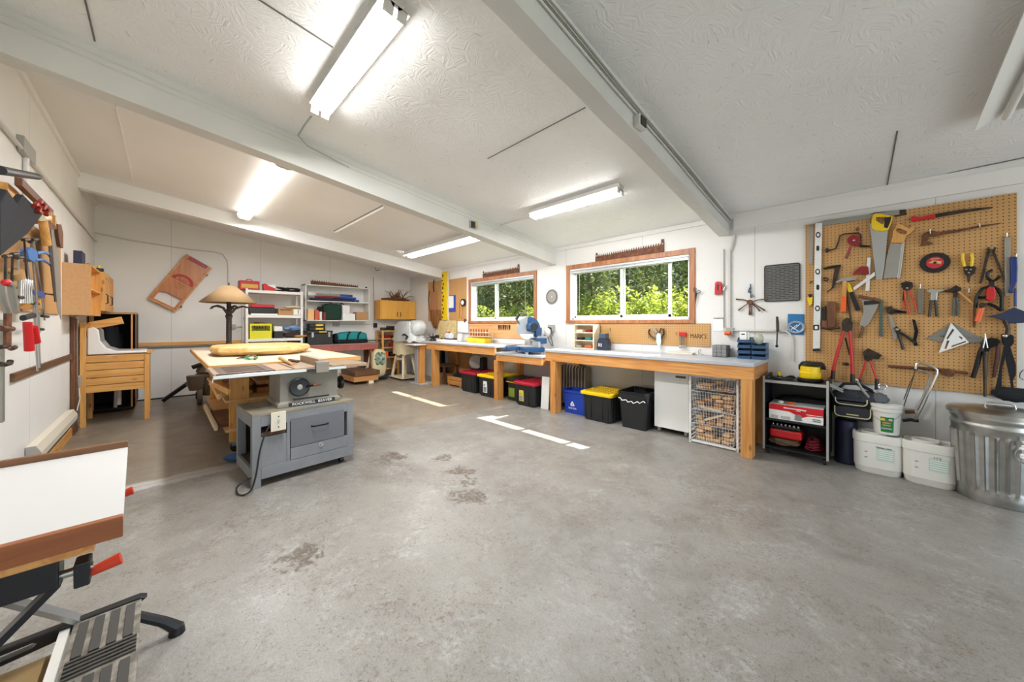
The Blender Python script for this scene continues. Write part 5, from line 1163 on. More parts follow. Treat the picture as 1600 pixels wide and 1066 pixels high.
t = wl('blue_strap', 'small dark blue strap hook above the fan of wrenches', 'strap', (1172, 455)); tp('strap', ZE([(600, 340), (602, 380), (590, 415), (580, 410), (595, 370)]), .005, mat('teal_strap', rgb(40, 70, 100), .6), t, Y=YW); tp('ring', ZE([(600, 440), (620, 430), (628, 445), (612, 452)]), .004, mat('teal_strap_b', rgb(40, 70, 100), .6), t, Y=YW, closed=True); tp('link', ZE([(602, 400), (602, 460)]), .004, M_BLACK, t, Y=YW)
t = wl('long_wrench', 'long dark spanner with thick grey grip hanging above the wall conduit', 'wrench', (1214, 515)); MB().tube(pxs(ZE([(822, 612), (826, 660), (828, 735)]), YW-.045), [.009, .013, .013], 10).build('grip', M_DARKST, t, smooth=True); MB().tube(pxs(ZE([(824, 735), (822, 800), (820, 850)]), YW-.04), .006).build('shaft', M_DARKST, t, smooth=True); MB().sph(oy(*ZE([(820, 858)])[0], YW-.04), .013, sc=(1, .6, 1.2)).build('head', M_DARKST, t, smooth=True)
t = wl('hose_card', 'blue retail card with a coiled clear tube beside the pegboard', 'tubing pack', (1243, 507)); fl('card', ZE([(912, 590), (1046, 592), (1042, 765), (908, 762)]), mat('blue_card', rgb(36, 112, 168), .5), t, yf=.01, th=.004, Y=YW)
cc = oy(*ZE([(978, 700)])[0], YW-.02)
for k in range(3): MB().tube([(cc.x+(.052+.007*k)*math.cos(a*PI/12), cc.y-.004*k, cc.z+(.045+.006*k)*math.sin(a*PI/12)) for a in range(24)], .0035, 6, closed=True).build('tube_coil', mat('clear_tube%d' % k, rgb(170, 178, 186), .25), t, smooth=True)
for a in ((930, 690, 1010, 740), (960, 720, 1020, 670), (940, 720, 990, 680)): tp('fitting', ZE([(a[0], a[1]), (a[2], a[3])]), .003, M_PAPER, t, Y=YW)
t = wl('scissors', 'black-handled scissors hanging beside the larger window', 'scissors', (1088, 455))
for pts in ([(130, 400), (125, 385), (135, 370), (148, 378), (146, 400), (138, 410)], [(150, 408), (165, 395), (180, 395), (184, 405), (168, 415), (154, 418)]): tp('handle', ZE(pts), .004, mat('blue_black', rgb(40, 44, 62), .4), t, Y=YW, closed=True, yf=.03)
fl('blade', ZE([(138, 408), (158, 415), (148, 470), (140, 520)]), M_DARKST, t, yf=.03, th=.003, Y=YW)
t = wl('staple_gun', 'red staple gun hanging beside the wall conduit', 'staple gun', (1123, 450)); fl('body', ZE([(305, 330), (320, 320), (348, 322), (356, 340), (360, 400), (364, 425), (300, 428)]), M_RED, t, yf=.03, th=.025, Y=YW, holes=[ZE([(325, 345), (340, 345), (342, 395), (325, 395)])], bev=.003); tp('lever', ZE([(362, 410), (380, 380), (400, 352)]), .005, M_STEEL, t, Y=YW)
t = wl('note_paper', 'white note paper clipped to the wall left of the conduit', 'note', (1121, 508)); fl('sheet', ZE([(292, 628), (372, 628), (378, 732), (290, 732)]), M_PAPER, t, yf=.006, th=.002, Y=YW); fl('clip', ZE([(292, 622), (374, 622), (374, 632), (292, 632)]), M_GREYP, t, yf=.009, th=.004, Y=YW); fl('magnet', circ(*ZE([(332, 628)])[0], .8, 8), M_BLACK, t, yf=.011, th=.003, Y=YW)
# conduit
t = T('wall_conduit', 'white painted conduit dropping from the right beam with a curved branch to the cart', 'conduit', oy(1139, 516, YW-.01))
vx = oy(1139.5, 440, YW-.02).x
z_h = oy(1190, 517, YW-.02).z; xc_ = oy(1228, 517, YW-.02).x; xe = oy(1238.5, 560, YW-.02).x
MB().box((vx-.016, YW-.03, z_h+.02), (vx+.012, YW-.002, 2.02)).build('upright', M_PIPE, t, bevel=.004)
MB().tube([(vx+.012, YW-.02, 2.02), (vx+.03, YW-.02, 2.1), (vx+.05, YW-.02, 2.2)], .014).build('offset', M_PIPE, t, smooth=True)
MB().tube([(vx, YW-.02, z_h), (xc_, YW-.02, z_h), (xe-.03, YW-.02, z_h-.02), (xe-.005, YW-.02, z_h-.06), (xe, YW-.02, z_h-.12), (xe, YW-.02, .86)], .011, 10).build('branch', M_PIPE, t, smooth=True)
MB().box((vx-.03, YW-.045, z_h-.05), (vx+.04, YW-.002, z_h+.03)).build('outlet_box', M_EDGE, t, bevel=.003)
o = MB().cyl((vx-.035, YW-.055, z_h-.03), (vx+.02, YW-.055, z_h-.03), .022, n=14).build('plug', M_ORG, t, smooth=True)
MB().tube([(vx-.055, YW-.012, 2.05), (vx-.055, YW-.012, 1.5), (vx-.05, YW-.012, z_h+.03)], .004, 6).build('cable', M_STEELD, t, smooth=True)
t = T('drawer_organizer', 'small grey three-drawer organizer on the long workbench', 'organizer', oy(1125, 556, 4.3)); q0 = oy(1112.5, 556.5, 4.24); q1 = oy(1135, 556.5, 4.24)
MB().box((q0.x, 4.24, ZB+.001), (q1.x, 4.39, ZB+.125)).build('case', M_CHAR, t, bevel=.003)
M_CLR = mat('smoky_drawer', rgb(140, 140, 138), .25)
for k in range(3):
    for j in range(3):
        w_ = (q1.x-q0.x)/3; o = MB().box((q0.x+j*w_+.003, 4.234, ZB+.006+k*.04), (q0.x+(j+1)*w_-.003, 4.25, ZB+.041+k*.04)).build('drawer', M_CLR, t, bevel=.002)
        MB().box((q0.x+j*w_+w_*.35, 4.229, ZB+.018+k*.04), (q0.x+(j+1)*w_-w_*.35, 4.236, ZB+.024+k*.04)).build('pull', M_CHAR, o)
M_BINB = mat('slate_blue_bin', rgb(52, 86, 122), .4)
xa = oy(1152, 555, 4.2).x; xb_ = oy(1196, 558, 4.2).x; bw = (xb_-xa)/2-.004
first = None; names = {0: 'lowest', 1: 'second from the bottom', 2: 'third from the bottom', 3: 'topmost'}
for col, nn in ((0, 4), (1, 3)):
    for k in range(nn):
        X0 = xa+col*(bw+.008); z = ZB+.001+k*.055+(0 if col == 0 else 0)
        loc = (X0, 4.2, z); lab = 'slate blue parts bin, %s of the %s stack on the workbench end' % (names[k], ('left', 'right')[col])
        if first is None:
            t = first = T('parts_bin', lab, 'parts bin', loc, 0, 'blue stacked parts bins')
            b = MB(local=True); w_, d_, h_ = bw, .16, .050; th_ = .003
            b.box((0, 0, 0), (w_, d_, th_)).box((0, d_-th_, 0), (w_, d_, h_+.002))
            for x in (0, w_-th_): b.poly([(x, .0, .0), (x, .0, .026), (x, .035, h_), (x, d_, h_), (x, d_, 0)], (th_, 0, 0))
            b.box((0, 0, 0), (w_, th_, .028)); b.box((-.0, -.008, .022), (w_, .004, .029)); b.build('body', M_BINB, t, bevel=.001)
        else: dup(first, loc, label=lab)
t = T('small_carton', 'small white labelled packets standing in the top left blue bin', 'packet', (xa+.04, 4.25, ZB+.172)); MB().box((xa+.015, 4.225, ZB+.172), (xa+.075, 4.26, ZB+.275)).build('packet', M_PAPER, t, bevel=.002); MB().box((xa+.077, 4.235, ZB+.172), (xa+.098, 4.27, ZB+.27)).build('packet', M_PAIL, t, bevel=.002); MB().box((xa+.03, 4.2238, ZB+.245), (xa+.06, 4.2255, ZB+.255)).build('print', M_BLACKI, t)
tag(MB().blob((xa+bw+.055, 4.27, ZB+.205), (.085, .06, .115), seed=9, amp=.08).build('plastic_packet', mat('clear_packet', rgb(150, 178, 178), .2, noise_=(20, .5, rgb(206, 180, 140))), smooth=True), 'clear plastic packet of tan parts in the top of the right blue bins', 'packet')

# narrow pegboard under the window
yp2 = YW-.012; a0, a1 = oy(931, 507, yp2), oy(1109.8, 507.5, yp2); z0_ = oy(1109.8, 542.4, yp2).z
pb2 = MB().box((a0.x, yp2, z0_), (a1.x, yp2+.006, ZO0-.004)).build('pegboard', M_PEG); tag(pb2, 'long narrow pegboard strip under the larger window', 'pegboard')
text("MARK'S", basis(oy(1091, 526, yp2-.001), (1, 0, 0), (0, 0, 1)), .075, M_BLACKI, pb2, width=.17)
def w2(name, label, cat, c): return wl(name, label, cat, c, Y=yp2)
ZF = zg(1040, 500, 17.76)
t = w2('spanner_set', 'set of small chrome spanners in a red plastic holder under the larger window', 'spanner set', (1066, 530)); fl('holder', ZF([(360, 340), (560, 345), (570, 400), (560, 480), (520, 470), (500, 440), (370, 445)]), M_RED, t, yf=.025, th=.02, Y=yp2, bev=.003)
for x in (390, 425, 480, 550):
    o = tp('spanner', ZF([(x, 440), (x, 600), (x+3, 700)]), .0045, M_STEEL, t, yf=.02, Y=yp2); MB().sph(oy(*ZF([(x, 745)])[0], yp2-.02), .011, sc=(1, .5, 1.6)).build('head', M_STEEL, o, smooth=True)
ZH = zg(850, 370, 5.33)
t = w2('cable_coil', 'coiled dark cable with steel fittings hanging on the narrow pegboard', 'cable', (1026, 520)); tp('coil', ZH([(880, 770), (870, 800), (890, 830), (930, 850), (980, 845), (998, 810), (995, 770), (975, 765), (960, 800), (915, 790)]), .010, M_DARKST, t, Y=yp2, yf=.03); fl('fitting', ZH([(905, 760), (930, 765), (945, 800), (920, 800)]), M_STEELD, t, yf=.04, th=.02, Y=yp2)
tag(fl('face_mask', ZH([(935, 820), (950, 800), (972, 810), (975, 880), (960, 930), (935, 880)]), mat('pale_blue_cloth', rgb(196, 220, 226), .8), yf=.05, th=.006, Y=yp2), 'pale blue disposable mask hanging from the dark cable', 'mask')
for u, v, nm in ((870, 830, 'third'), (550, 770, 'first'), (1098, 805, 'last')): tag(tp('peg_hook', ZH([(u, v-10), (u+2, v+10), (u+8, v+14)]), .003, M_DARKST, Y=yp2), 'small bare hook on the narrow pegboard, %s from the left' % {'first': 'first', 'third': 'second', 'last': 'third'}[nm], 'hook')
# pale board and cup hook on the bench
xa2, xb2 = oy(1044, 548, 4.3).x, oy(1083, 550, 4.3).x
tag(MB().box((xa2, 4.27, ZB+.001), (xb2, 4.38, ZB+.022)).build('pale_board', mat('cream_board', rgb(222, 214, 196), .6), bevel=.002), 'flat cream board lying on the long workbench below the spanners', 'board')
tag(MB().tube([(xb2+.02, 4.33, ZB+.004), (xb2+.05, 4.33, ZB+.006), (xb2+.045, 4.33, ZB+.05), (xb2+.06, 4.33, ZB+.07), (xb2+.075, 4.33, ZB+.05), (xb2+.05, 4.33, ZB+.03), (xb2+.10, 4.33, ZB+.005)], .004, 6).build('steel_hook', M_STEEL, smooth=True), 'bent bright steel hook beside the cream board on the workbench', 'hook')
# wooden pigeonhole rack + drill charger at the left end of the long bench
ZG = zg(890, 495, 14.545)
q0, q1 = oy(896.5, 544, 4.22), oy(928, 544, 4.22); zt_ = oy(928, 507, 4.22).z
t = T('pigeonhole_rack', 'small pale wooden three-tier rack of driver bits at the left end of the long bench', 'rack', ((q0.x+q1.x)/2, 4.3, ZB))
M_PALE = wood('pale_birch', rgb(222, 204, 172), rgb(234, 220, 192), 'X', 1, .55, False)
b = MB(); b.box((q0.x, 4.22, ZB+.001), (q0.x+.014, 4.38, zt_)).box((q1.x-.016, 4.22, ZB+.001), (q1.x, 4.38, zt_)).box((q0.x, 4.37, ZB+.001), (q1.x, 4.38, zt_)); b.build('sides', M_PALE, t)
hh = (zt_-ZB)/3
for k in range(4): MB().box((q0.x+.014, 4.22, ZB+.001+k*hh*.96), (q1.x-.016, 4.37, ZB+.013+k*hh*.96)).build('shelf', M_PALE, t)
M_TEAL = mat('teal_plastic', rgb(20, 120, 120), .4)
for k, fx, w_, m_, lb in ((2, .1, .10, M_PALE, 'pale flat bit box on the top tier of the pigeonhole rack'), (2, .55, .09, M_DRED, 'dark red bit set on the top tier of the pigeonhole rack'), (1, .12, .09, M_BLACK, 'black bit case in the middle tier of the pigeonhole rack'), (1, .58, .08, M_TEAL, 'teal bit case in the middle tier of the pigeonhole rack'), (0, .08, .09, M_STEELD, 'grey metal drill index in the bottom tier of the pigeonhole rack'), (0, .55, .10, mat('orange_case', rgb(226, 84, 50), .4), 'orange-red case in the bottom tier of the pigeonhole rack')):
    x = q0.x+(q1.x-q0.x)*fx; tag(MB().cbox((x+w_/2, 4.275, ZB+.014+k*hh*.96+.018), (w_, .08, .034)).build('bit_case', m_, bevel=.004), lb, 'bit case')
t = T('drill_charger', 'dark blue-black battery charger standing beside the pigeonhole rack', 'charger', oy(941, 545, 4.25)); q0 = oy(933, 545, 4.22); q1 = oy(950, 545, 4.22)
MB().loft([[(x, 4.2+y, z) for x, y in rrect(q0.x+k, 0, q1.x-k, .12, .02)] for z, k in ((ZB+.001, 0), (ZB+.10, .004), (ZB+.15, .02))]).build('base', mat('blue_black_plastic', rgb(38, 46, 62), .35), t, smooth=30)
MB().box((q0.x+.03, 4.21, ZB+.15), (q1.x-.03, 4.30, ZB+.225)).build('battery', mat('slate_plastic', rgb(58, 74, 92), .4), t, bevel=.008); MB().box((q0.x+.03, 4.205, ZB+.145), (q1.x-.03, 4.305, ZB+.158)).build('seam', M_BLACK, t)
MB().box((q0.x+.035, 4.197, ZB+.05), (q0.x+.05, 4.203, ZB+.09)).box((q0.x+.07, 4.197, ZB+.045), (q0.x+.08, 4.203, ZB+.09)).build('mark', M_PAPER, t)
# rusty saw blades standing on the window casings
def crosscut(x0, x1, z, y, h0, h1, label, n=26):
    pts = [(x0, y, z), (x1, y, z), (x1, y, z+h1)]
    for i in range(n):
        f = i/n; zz = z+h1+(h0-h1)*f; g = 1/n
        pts += [(x1+(x0-x1)*(f+g*.08), y, zz), (x1+(x0-x1)*(f+g*.45), y, zz-.036), (x1+(x0-x1)*(f+g*.9), y, zz-.03)]
    pts.append((x0, y, z+h0))
    o = MB().poly(pts, (0, .003, 0)).box((x1-.035, y-.002, z+h1-.01), (x1-.005, y+.006, z+h1+.035)).box((x0+.01, y-.002, z+h0-.01), (x0+.035, y+.006, z+h0+.02)).build('crosscut_saw_blade', M_RUST); return tag(o, label, 'saw blade', 'old crosscut saw blades')
x0, x1 = oy(930, 404, YW-.015).x, oy(1037.5, 390, YW-.015).x
crosscut(x0, x1, ZO1+.002, YW-.014, .10, .125, 'rusty toothed crosscut saw blade standing on top of the larger window casing', 30)
x0, x1 = oy(754, 428, YW-.015).x, oy(811, 420, YW-.015).x
crosscut(x0, x1, ZO1+.002, YW-.014, .10, .11, 'rusty toothed crosscut saw blade standing on top of the smaller window casing', 24)
# circular blade
cc = oy(862, 464, YW-.006); t = T('circular_saw_blade', 'round steel circular saw blade hanging between the two windows', 'saw blade', cc)
b = MB(); pts = []
for i in range(48):
    a = 2*PI*i/48; pts += [(cc.x+.127*math.cos(a), cc.y, cc.z+.127*math.sin(a)), (cc.x+.119*math.cos(a+.05), cc.y, cc.z+.119*math.sin(a+.05))]
b.poly(pts, (0, .003, 0), [[(cc.x+.012*math.cos(2*PI*i/12), cc.y, cc.z+.012*math.sin(2*PI*i/12)) for i in range(12)]]); b.build('blade', M_STEELD, t)
MB().lathe([(.095, 0), (.105, 0), (.105, .002), (.095, .002)], (cc.x, cc.y, cc.z), 40, M=Matrix.Rotation(PI/2, 4, 'X'), cap=False).build('ring', M_DARKST, t)
# outlet + cords by the miter saw
t = T('wall_outlet', 'grey metal wall outlet with a black plug between the windows', 'outlet', oy(863, 512, YW)); q = oy(863, 513, YW); MB().box((q.x-.06, YW-.04, q.z-.05), (q.x+.055, YW, q.z+.055)).build('box', M_EDGE, t, bevel=.003); MB().cyl((q.x-.02, YW-.04, q.z), (q.x-.02, YW-.075, q.z), .02, n=12).build('plug', M_BLACK, t, smooth=True)
MB().tube([(q.x-.02, YW-.07, q.z), (q.x-.07, YW-.07, q.z-.05), (q.x-.03, YW-.05, q.z-.2), (q.x+.03, YW-.04, ZB+.0)], .005, 8).build('cord', M_BLACK, t, smooth=True); MB().tube([(q.x+.02, YW-.05, q.z), (q.x+.01, YW-.05, q.z-.12), (q.x+.05, YW-.04, ZB)], .005, 8).build('cord', M_BLACK, t, smooth=True)
# ================================================================ miter saw and the left bench
M_SAWB = mat('tool_blue', rgb(36, 84, 132), .4); M_ALUC = mat('cast_aluminium', rgb(190, 192, 194), .4, .5); M_SILV = mat('silver_plastic', rgb(178, 184, 190), .35)
sc_ = Vector((xm0+.46, 4.07, ZM)); t = T('miter_saw', 'blue and silver sliding miter saw on the short lower workbench', 'miter saw', sc_, math.radians(-28)); t.scale = (1.22, 1.22, 1.25)
def L(): return MB(local=True)
L().poly([(x, y, .03) for x, y in rrect(-.26, -.13, .26, .13, .03)], (0, 0, .05)).build('base', M_SAWB, t, bevel=.006)
for x in (-.23, .23):
    for y in (-.1, .1): L().cyl((x, y, .0), (x, y, .032), .022, n=12).build('foot', M_ALUC, t)
L().lathe([(.14, .08), (.15, .083), (.15, .092), (.14, .094)], (0, 0, 0), 36).build('turntable', M_SILV, t, smooth=30)
L().box((-.04, -.30, .04), (.04, -.1, .085)).box((-.018, -.36, .045), (.018, -.28, .075)).build('miter_arm', M_SAWB, t, bevel=.006)
L().box((-.26, .04, .08), (-.03, .065, .15)).build('fence', M_ALUC, t, bevel=.003); L().box((.03, .04, .08), (.26, .065, .15)).build('fence', M_ALUC, t, bevel=.003)
L().box((-.05, .10, .04), (.05, .19, .24)).build('pivot_post', M_ALUC, t, bevel=.008)
for s in (-1, 1): L().cyl((s*.03, .10, .22), (s*.03, .33, .22), .012, n=12).build('slide_rail', M_STEEL, t, smooth=True)
L().box((.09, .06, .12), (.14, .20, .19)).build('rail_clamp', M_SAWB, t, bevel=.006)
ax = Vector((0, .0, .30)); R90 = Matrix.Rotation(PI/2, 4, 'Y')
g = []
for i in range(25):
    a = math.radians(-25+230*i/24); g.append((0, .155*math.cos(a), .155*math.sin(a)))
L().poly([(-.02, ax.y+p[1], ax.z+p[2]) for p in g]+[(-.02, ax.y-.05, ax.z-.06)], (.04, 0, 0)).build('upper_guard', M_SILV, t, bevel=.006)
b = L(); pts = []
for i in range(40): a = 2*PI*i/40; pts += [(.0, ax.y+.14*math.cos(a), ax.z+.14*math.sin(a)), (.0, ax.y+.133*math.cos(a+.07), ax.z+.133*math.sin(a+.07))]
b.poly(pts, (.002, 0, 0)); b.M = Matrix(); b.build('blade', M_STEEL, t)
L().poly([(-.026, ax.y+.13*math.cos(a), ax.z+.13*math.sin(a)) for a in [math.radians(180+170*i/14) for i in range(15)]], (.004, 0, 0)).build('lower_guard', mat('smoke_guard', rgb(58, 66, 76), .2), t)
L().cyl((.02, ax.y+.02, ax.z+.03), (.17, ax.y+.02, ax.z+.03), .058, .052, 24).build('motor', M_SAWB, t, smooth=40)
L().cyl((.17, ax.y+.02, ax.z+.03), (.185, ax.y+.02, ax.z+.03), .045, n=24).build('motor_cap', M_BLACK, t, smooth=40)
L().tube([(.01, ax.y-.12, ax.z+.06), (.01, ax.y-.17, ax.z+.13), (.01, ax.y-.11, ax.z+.20), (.01, ax.y-.02, ax.z+.18)], [.013, .014, .013, .014], 10).build('handle', M_CHAR, t, smooth=True)
L().tube([(.01, ax.y-.165, ax.z+.12), (.01, ax.y-.125, ax.z+.19)], .017, 10).build('grip', M_BLACK, t, smooth=True)
L().bar((-.03, ax.y-.12, ax.z+.05), (-.03, ax.y+.10, ax.z-.14), .012, .03).build('link', M_SILV, t)
L().box((-.02, .08, .20), (.05, .17, .32)).build('arm', M_SAWB, t, bevel=.01)
L().poly([(.021, ax.y+.155*math.cos(a), ax.z+.155*math.sin(a)) for a in [math.radians(-25+8*i) for i in range(16)]]+[(.021, ax.y-.03, ax.z-.02)], (.006, 0, 0)).build('blue_shroud', M_SAWB, t, bevel=.002); L().blob((.06, .24, .26), (.09, .08, .11), seed=3, amp=.08).build('dust_bag', M_PAPER, t, smooth=True)

# left bench top objects; Y = 4.0..4.35
def at(u, v, Y): return oy(u, v, Y)
q0, q1 = at(728.5, 533, 4.12), at(758, 533, 4.12)
t = T('parts_tray', 'yellow parts bin tray full of small jars on the left workbench', 'parts bin', ((q0.x+q1.x)/2, 4.2, ZB+.001))
MB().poly([(q0.x+.01, 0, 0), (q1.x-.01, 0, 0), (q1.x, 0, 0), (q1.x, 0, 0)], (0, .001, 0)) if False else None
b = MB(); w_ = q1.x-q0.x; cx = (q0.x+q1.x)/2
b.loft([[(cx+x, 4.2+y, z) for x, y in rrect(-w_/2*k, -.09*k, w_/2*k, .09*k, .01)] for z, k in ((ZB+.001, .92), (ZB+.085, 1), (ZB+.085, .96), (ZB+.02, .9))]); b.build('tray', M_YEL, t)
MB().box((cx-.004, 4.105, ZB+.01), (cx+.004, 4.114, ZB+.08)).build('divider', M_YEL, t)
t = T('jar_rack', 'tiered wire rack of small brown jars behind the yellow tray', 'jar rack', (cx, 4.26, ZB+.1))
for z in (.115, .19): MB().box((q0.x-.02, 4.20, ZB+z), (q1.x, 4.30, ZB+z+.008)).build('tier', M_PALE, t)
for x in (q0.x-.02, q1.x-.008): MB().box((x, 4.292, ZB+.001), (x+.008, 4.30, ZB+.2)).build('post', M_PALE, t)
rr_ = random.Random(6); jar0 = None
M_JAR = mat('brown_jar', rgb(126, 62, 44), .3); M_LIDR = mat('red_jar_lid', rgb(178, 60, 54), .4)
for k in range(14):
    row = k // 7; x = q0.x+.0+(k % 7)*(w_/7)+.012; z = ZB+.124+row*.075
    if jar0 is None:
        j = jar0 = T('small_jar', 'x', 'jar', (x, 4.225, z), 0, 'small jars over the yellow tray')
        L().lathe([(.013, 0), (.015, .004), (.015, .038), (.012, .042)], n=14).build('body', M_JAR, j, smooth=True); L().lathe([(.0135, .042), (.0135, .055), (.012, .056)], n=14).build('lid', M_LIDR, j, smooth=True)
    else: j = dup(jar0, (x, 4.225, z))
    j['label'] = 'small brown jar with red lid in the rack above the yellow tray'
# OSB offcut, papers, jar, cases on the left bench
tag(MB().box((at(684, 505, 4.36).x, 4.365, ZB+.001), (at(712, 505, 4.36).x, 4.385, at(700, 501, 4.37).z)).build('strand_board_panel', mat('strand_board', rgb(206, 176, 116), .7, noise_=(22, .4, rgb(232, 212, 160)))), 'yellow strand board panel leaning at the back of the left workbench', 'panel')
tag(MB().box((at(714, 505, 4.38).x, 4.39, at(722, 520, 4.38).z), (at(731, 505, 4.38).x, 4.395, at(722, 502, 4.38).z)).build('wall_papers', M_PAPER), 'white papers pinned to the wall beside the smaller window', 'papers')
t = T('plastic_jug', 'clear plastic container with white lid on the left workbench', 'container', at(719, 530, 4.2)); c_ = at(719, 530, 4.2); MB().lathe([(.055, 0), (.06, .01), (.06, .11), (.045, .13)], (c_.x, 4.2, ZB+.001), 20).build('body', mat('cloudy_plastic', rgb(214, 218, 216), .25), t, smooth=True); MB().lathe([(.047, .13), (.047, .155), (.04, .157)], (c_.x, 4.2, ZB+.001), 20).build('lid', M_WHITE, t, smooth=True)
xa_, xb3 = at(687, 533, 4.1).x, at(707, 533, 4.1).x
tag(MB().box((xa_, 4.12, ZB+.001), (xb3, 4.32, ZB+.055)).build('flat_case', M_BLACK, bevel=.006), 'flat black case lying at the back of the left workbench', 'case')
tag(MB().box((xa_+.10, 3.95, ZB+.001), (xb3+.18, 4.09, ZB+.035)).build('white_sheaf', M_PAPER, bevel=.008), 'low white package lying at the front of the left workbench', 'package')
tag(MB().cyl((xb3+.05, 4.2, ZB+.045), (xb3+.13, 4.24, ZB+.045), .044, n=18).build('tape_roll', M_CHAR, smooth=40), 'dark round roll on the left workbench beside the flat case', 'roll')
t = T('bench_vise', 'dark steel bench vise at the left end of the left workbench', 'vise', (xq0+.12, 3.9, ZB)); v0 = Vector((xq0+.14, 3.95, ZB))
MB().lathe([(.08, .001), (.08, .02), (.05, .03), (.04, .06)], v0, 20).build('base', M_DARKST, t, smooth=30); MB().box(v0+Vector((-.05, -.06, .06)), v0+Vector((.05, .12, .12))).build('body', M_DARKST, t, bevel=.01)
for y in (-.09, -.03): MB().box(v0+Vector((-.07, y, .10)), v0+Vector((.07, y+.035, .16))).build('jaw', M_STEELD, t, bevel=.004)
MB().cyl(v0+Vector((0, -.20, .09)), v0+Vector((0, -.08, .09)), .012, n=10).build('screw', M_STEEL, t, smooth=True); MB().cyl(v0+Vector((-.08, -.19, .06)), v0+Vector((.08, -.19, .12)), .006, n=8).build('tommy_bar', M_STEEL, t, smooth=True)
t = T('bench_sander', 'small belt sander with tan belt on the left workbench beside the vise', 'sander', (xq0+.45, 4.1, ZB)); v0 = Vector((xq0+.45, 4.1, ZB+.001))
MB().box(v0+Vector((-.12, -.08, 0)), v0+Vector((.12, .08, .03))).build('base', M_GREYP, t, bevel=.005); MB().bar(v0+Vector((-.13, 0, .05)), v0+Vector((.02, 0, .22)), .09, .07).build('belt', M_CARD, t, bevel=.02); MB().cyl(v0+Vector((.0, -.03, .11)), v0+Vector((.17, -.03, .11)), .055, n=20).build('motor', mat('pale_blue_grey', rgb(196, 200, 210), .4), t, smooth=40)
tag(MB().blob((at(695, 515, 4.25).x+.02, 4.30, ZB+.115), (.16, .1, .12), seed=11).build('white_cloth', M_PAPER, smooth=True), 'crumpled white cloth behind the sander on the left workbench', 'cloth')
# wood sheet under the smaller window with small tools hung on it
q0, q1 = at(733, 506, YW-.012), at(838, 506, YW-.012)
sp = MB().box((q0.x, YW-.012, ZB+.09), (q1.x, YW-.002, ZO0-.003)).build('plywood_backboard', wood('orange_plywood', rgb(206, 152, 98), rgb(222, 176, 124), 'X', .6, .5, False)); tag(sp, 'orange plywood backboard under the smaller window', 'backboard')
for i, u in enumerate((779, 781.5, 784, 787, 790, 793, 796)):
    c_ = at(u, 508, YW-.025); tag(MB().tube([c_, c_-Vector((0, 0, .05)), c_-Vector((0, 0, .09))], [.012, .01, .004], 8).build('small_screwdriver', (M_BLACK, M_DRED, M_CHAR)[i % 3], smooth=True), 'short screwdriver hanging on the orange backboard under the smaller window', 'screwdriver', 'screwdrivers under the smaller window')
# brown boards at the corner of the window wall
YQ = YW-.012
def slabpx(name, u0, v0, u1, v1, m, yf=.012, th=.010, Y=YW): a, c = oy(u0, v1, Y-yf), oy(u1, v0, Y-yf); return MB().box((a.x, Y-yf, a.z), (c.x, Y-yf+th, c.z)).build(name, m)
M_HARD = mat('tan_hardboard', rgb(196, 150, 96), .65, noise_=(3, .5, rgb(186, 140, 88)))
tag(slabpx('tan_board', 669, 438, 690, 502, M_HARD), 'tan hardboard panel at the window wall corner holding the brown leather bag', 'panel')
tag(slabpx('tan_board', 698, 433, 728.5, 502, M_HARD), 'tan hardboard panel beside the smaller window holding the blue clipboard', 'panel')
t = T('spirit_level', 'long yellow spirit level hanging upright in the window wall corner', 'level', oy(694, 465, YW-.02)); a, c = oy(690, 500, YW-.05), oy(698, 424, YW-.05)
MB().box((a.x, YW-.05, a.z), (c.x, YW-.02, c.z)).build('body', M_YEL, t, bevel=.003)
for f in range(11): MB().box((a.x+.01+.035*(f*7 % 3)/2, YW-.053, a.z+(c.z-a.z)*(.04+f*.085)), (a.x+.05+.04*(f*7 % 3)/2, YW-.048, a.z+(c.z-a.z)*(.07+f*.085+.03*(f*5 % 3)/2))).build('slot', M_BLACK, t)
tag(MB().box((c.x+.005, YW-.04, a.z-.02), (c.x+.045, YW-.015, c.z-.02)).build('pale_batten', M_PALE), 'pale wooden batten standing beside the yellow level', 'batten')
t = T('leather_bag', 'brown leather pouch hanging from dark straps in the window wall corner', 'pouch', oy(678, 490, YW-.05)); c_ = oy(679, 492, YW-.06)
MB().poly([oy(u, v, YW-.08) for u, v in ((671, 484), (685, 484), (687, 497), (683, 510), (677, 513), (672, 500))], (0, .06, 0)).build('pouch', wood('brown_leather', rgb(112, 66, 34), rgb(160, 106, 60), 'Z', 1, .6, False), t, bevel=.012)
MB().poly([oy(u, v, YW-.04) for u, v in ((674, 455), (682, 455), (683, 484), (672, 484))], (0, .02, 0)).build('flap', mat('tan_leather', rgb(176, 122, 82), .7), t, bevel=.004)
MB().tube([oy(678, 437, YW-.03), oy(677, 447, YW-.03), oy(678, 456, YW-.04)], .012).build('strap', M_BLACK, t, smooth=True); MB().tube([oy(671, 455, YW-.03), oy(669, 470, YW-.03), oy(672, 488, YW-.05)], .007).build('strap', M_BLACK, t, smooth=True)
t = T('clipboard', 'blue clipboard with white paper on the tan panel', 'clipboard', oy(706, 475, YW-.02)); slab = slabpx('board', 700, 461, 711.5, 487.5, mat('royal_blue', rgb(56, 80, 170), .4), .026, .01); slab.parent = t; slab.matrix_parent_inverse = mw(t).inverted()
o = slabpx('paper', 701, 462.5, 708.5, 481.5, M_PAPER, .03, .003); o.parent = t; o.matrix_parent_inverse = mw(t).inverted()
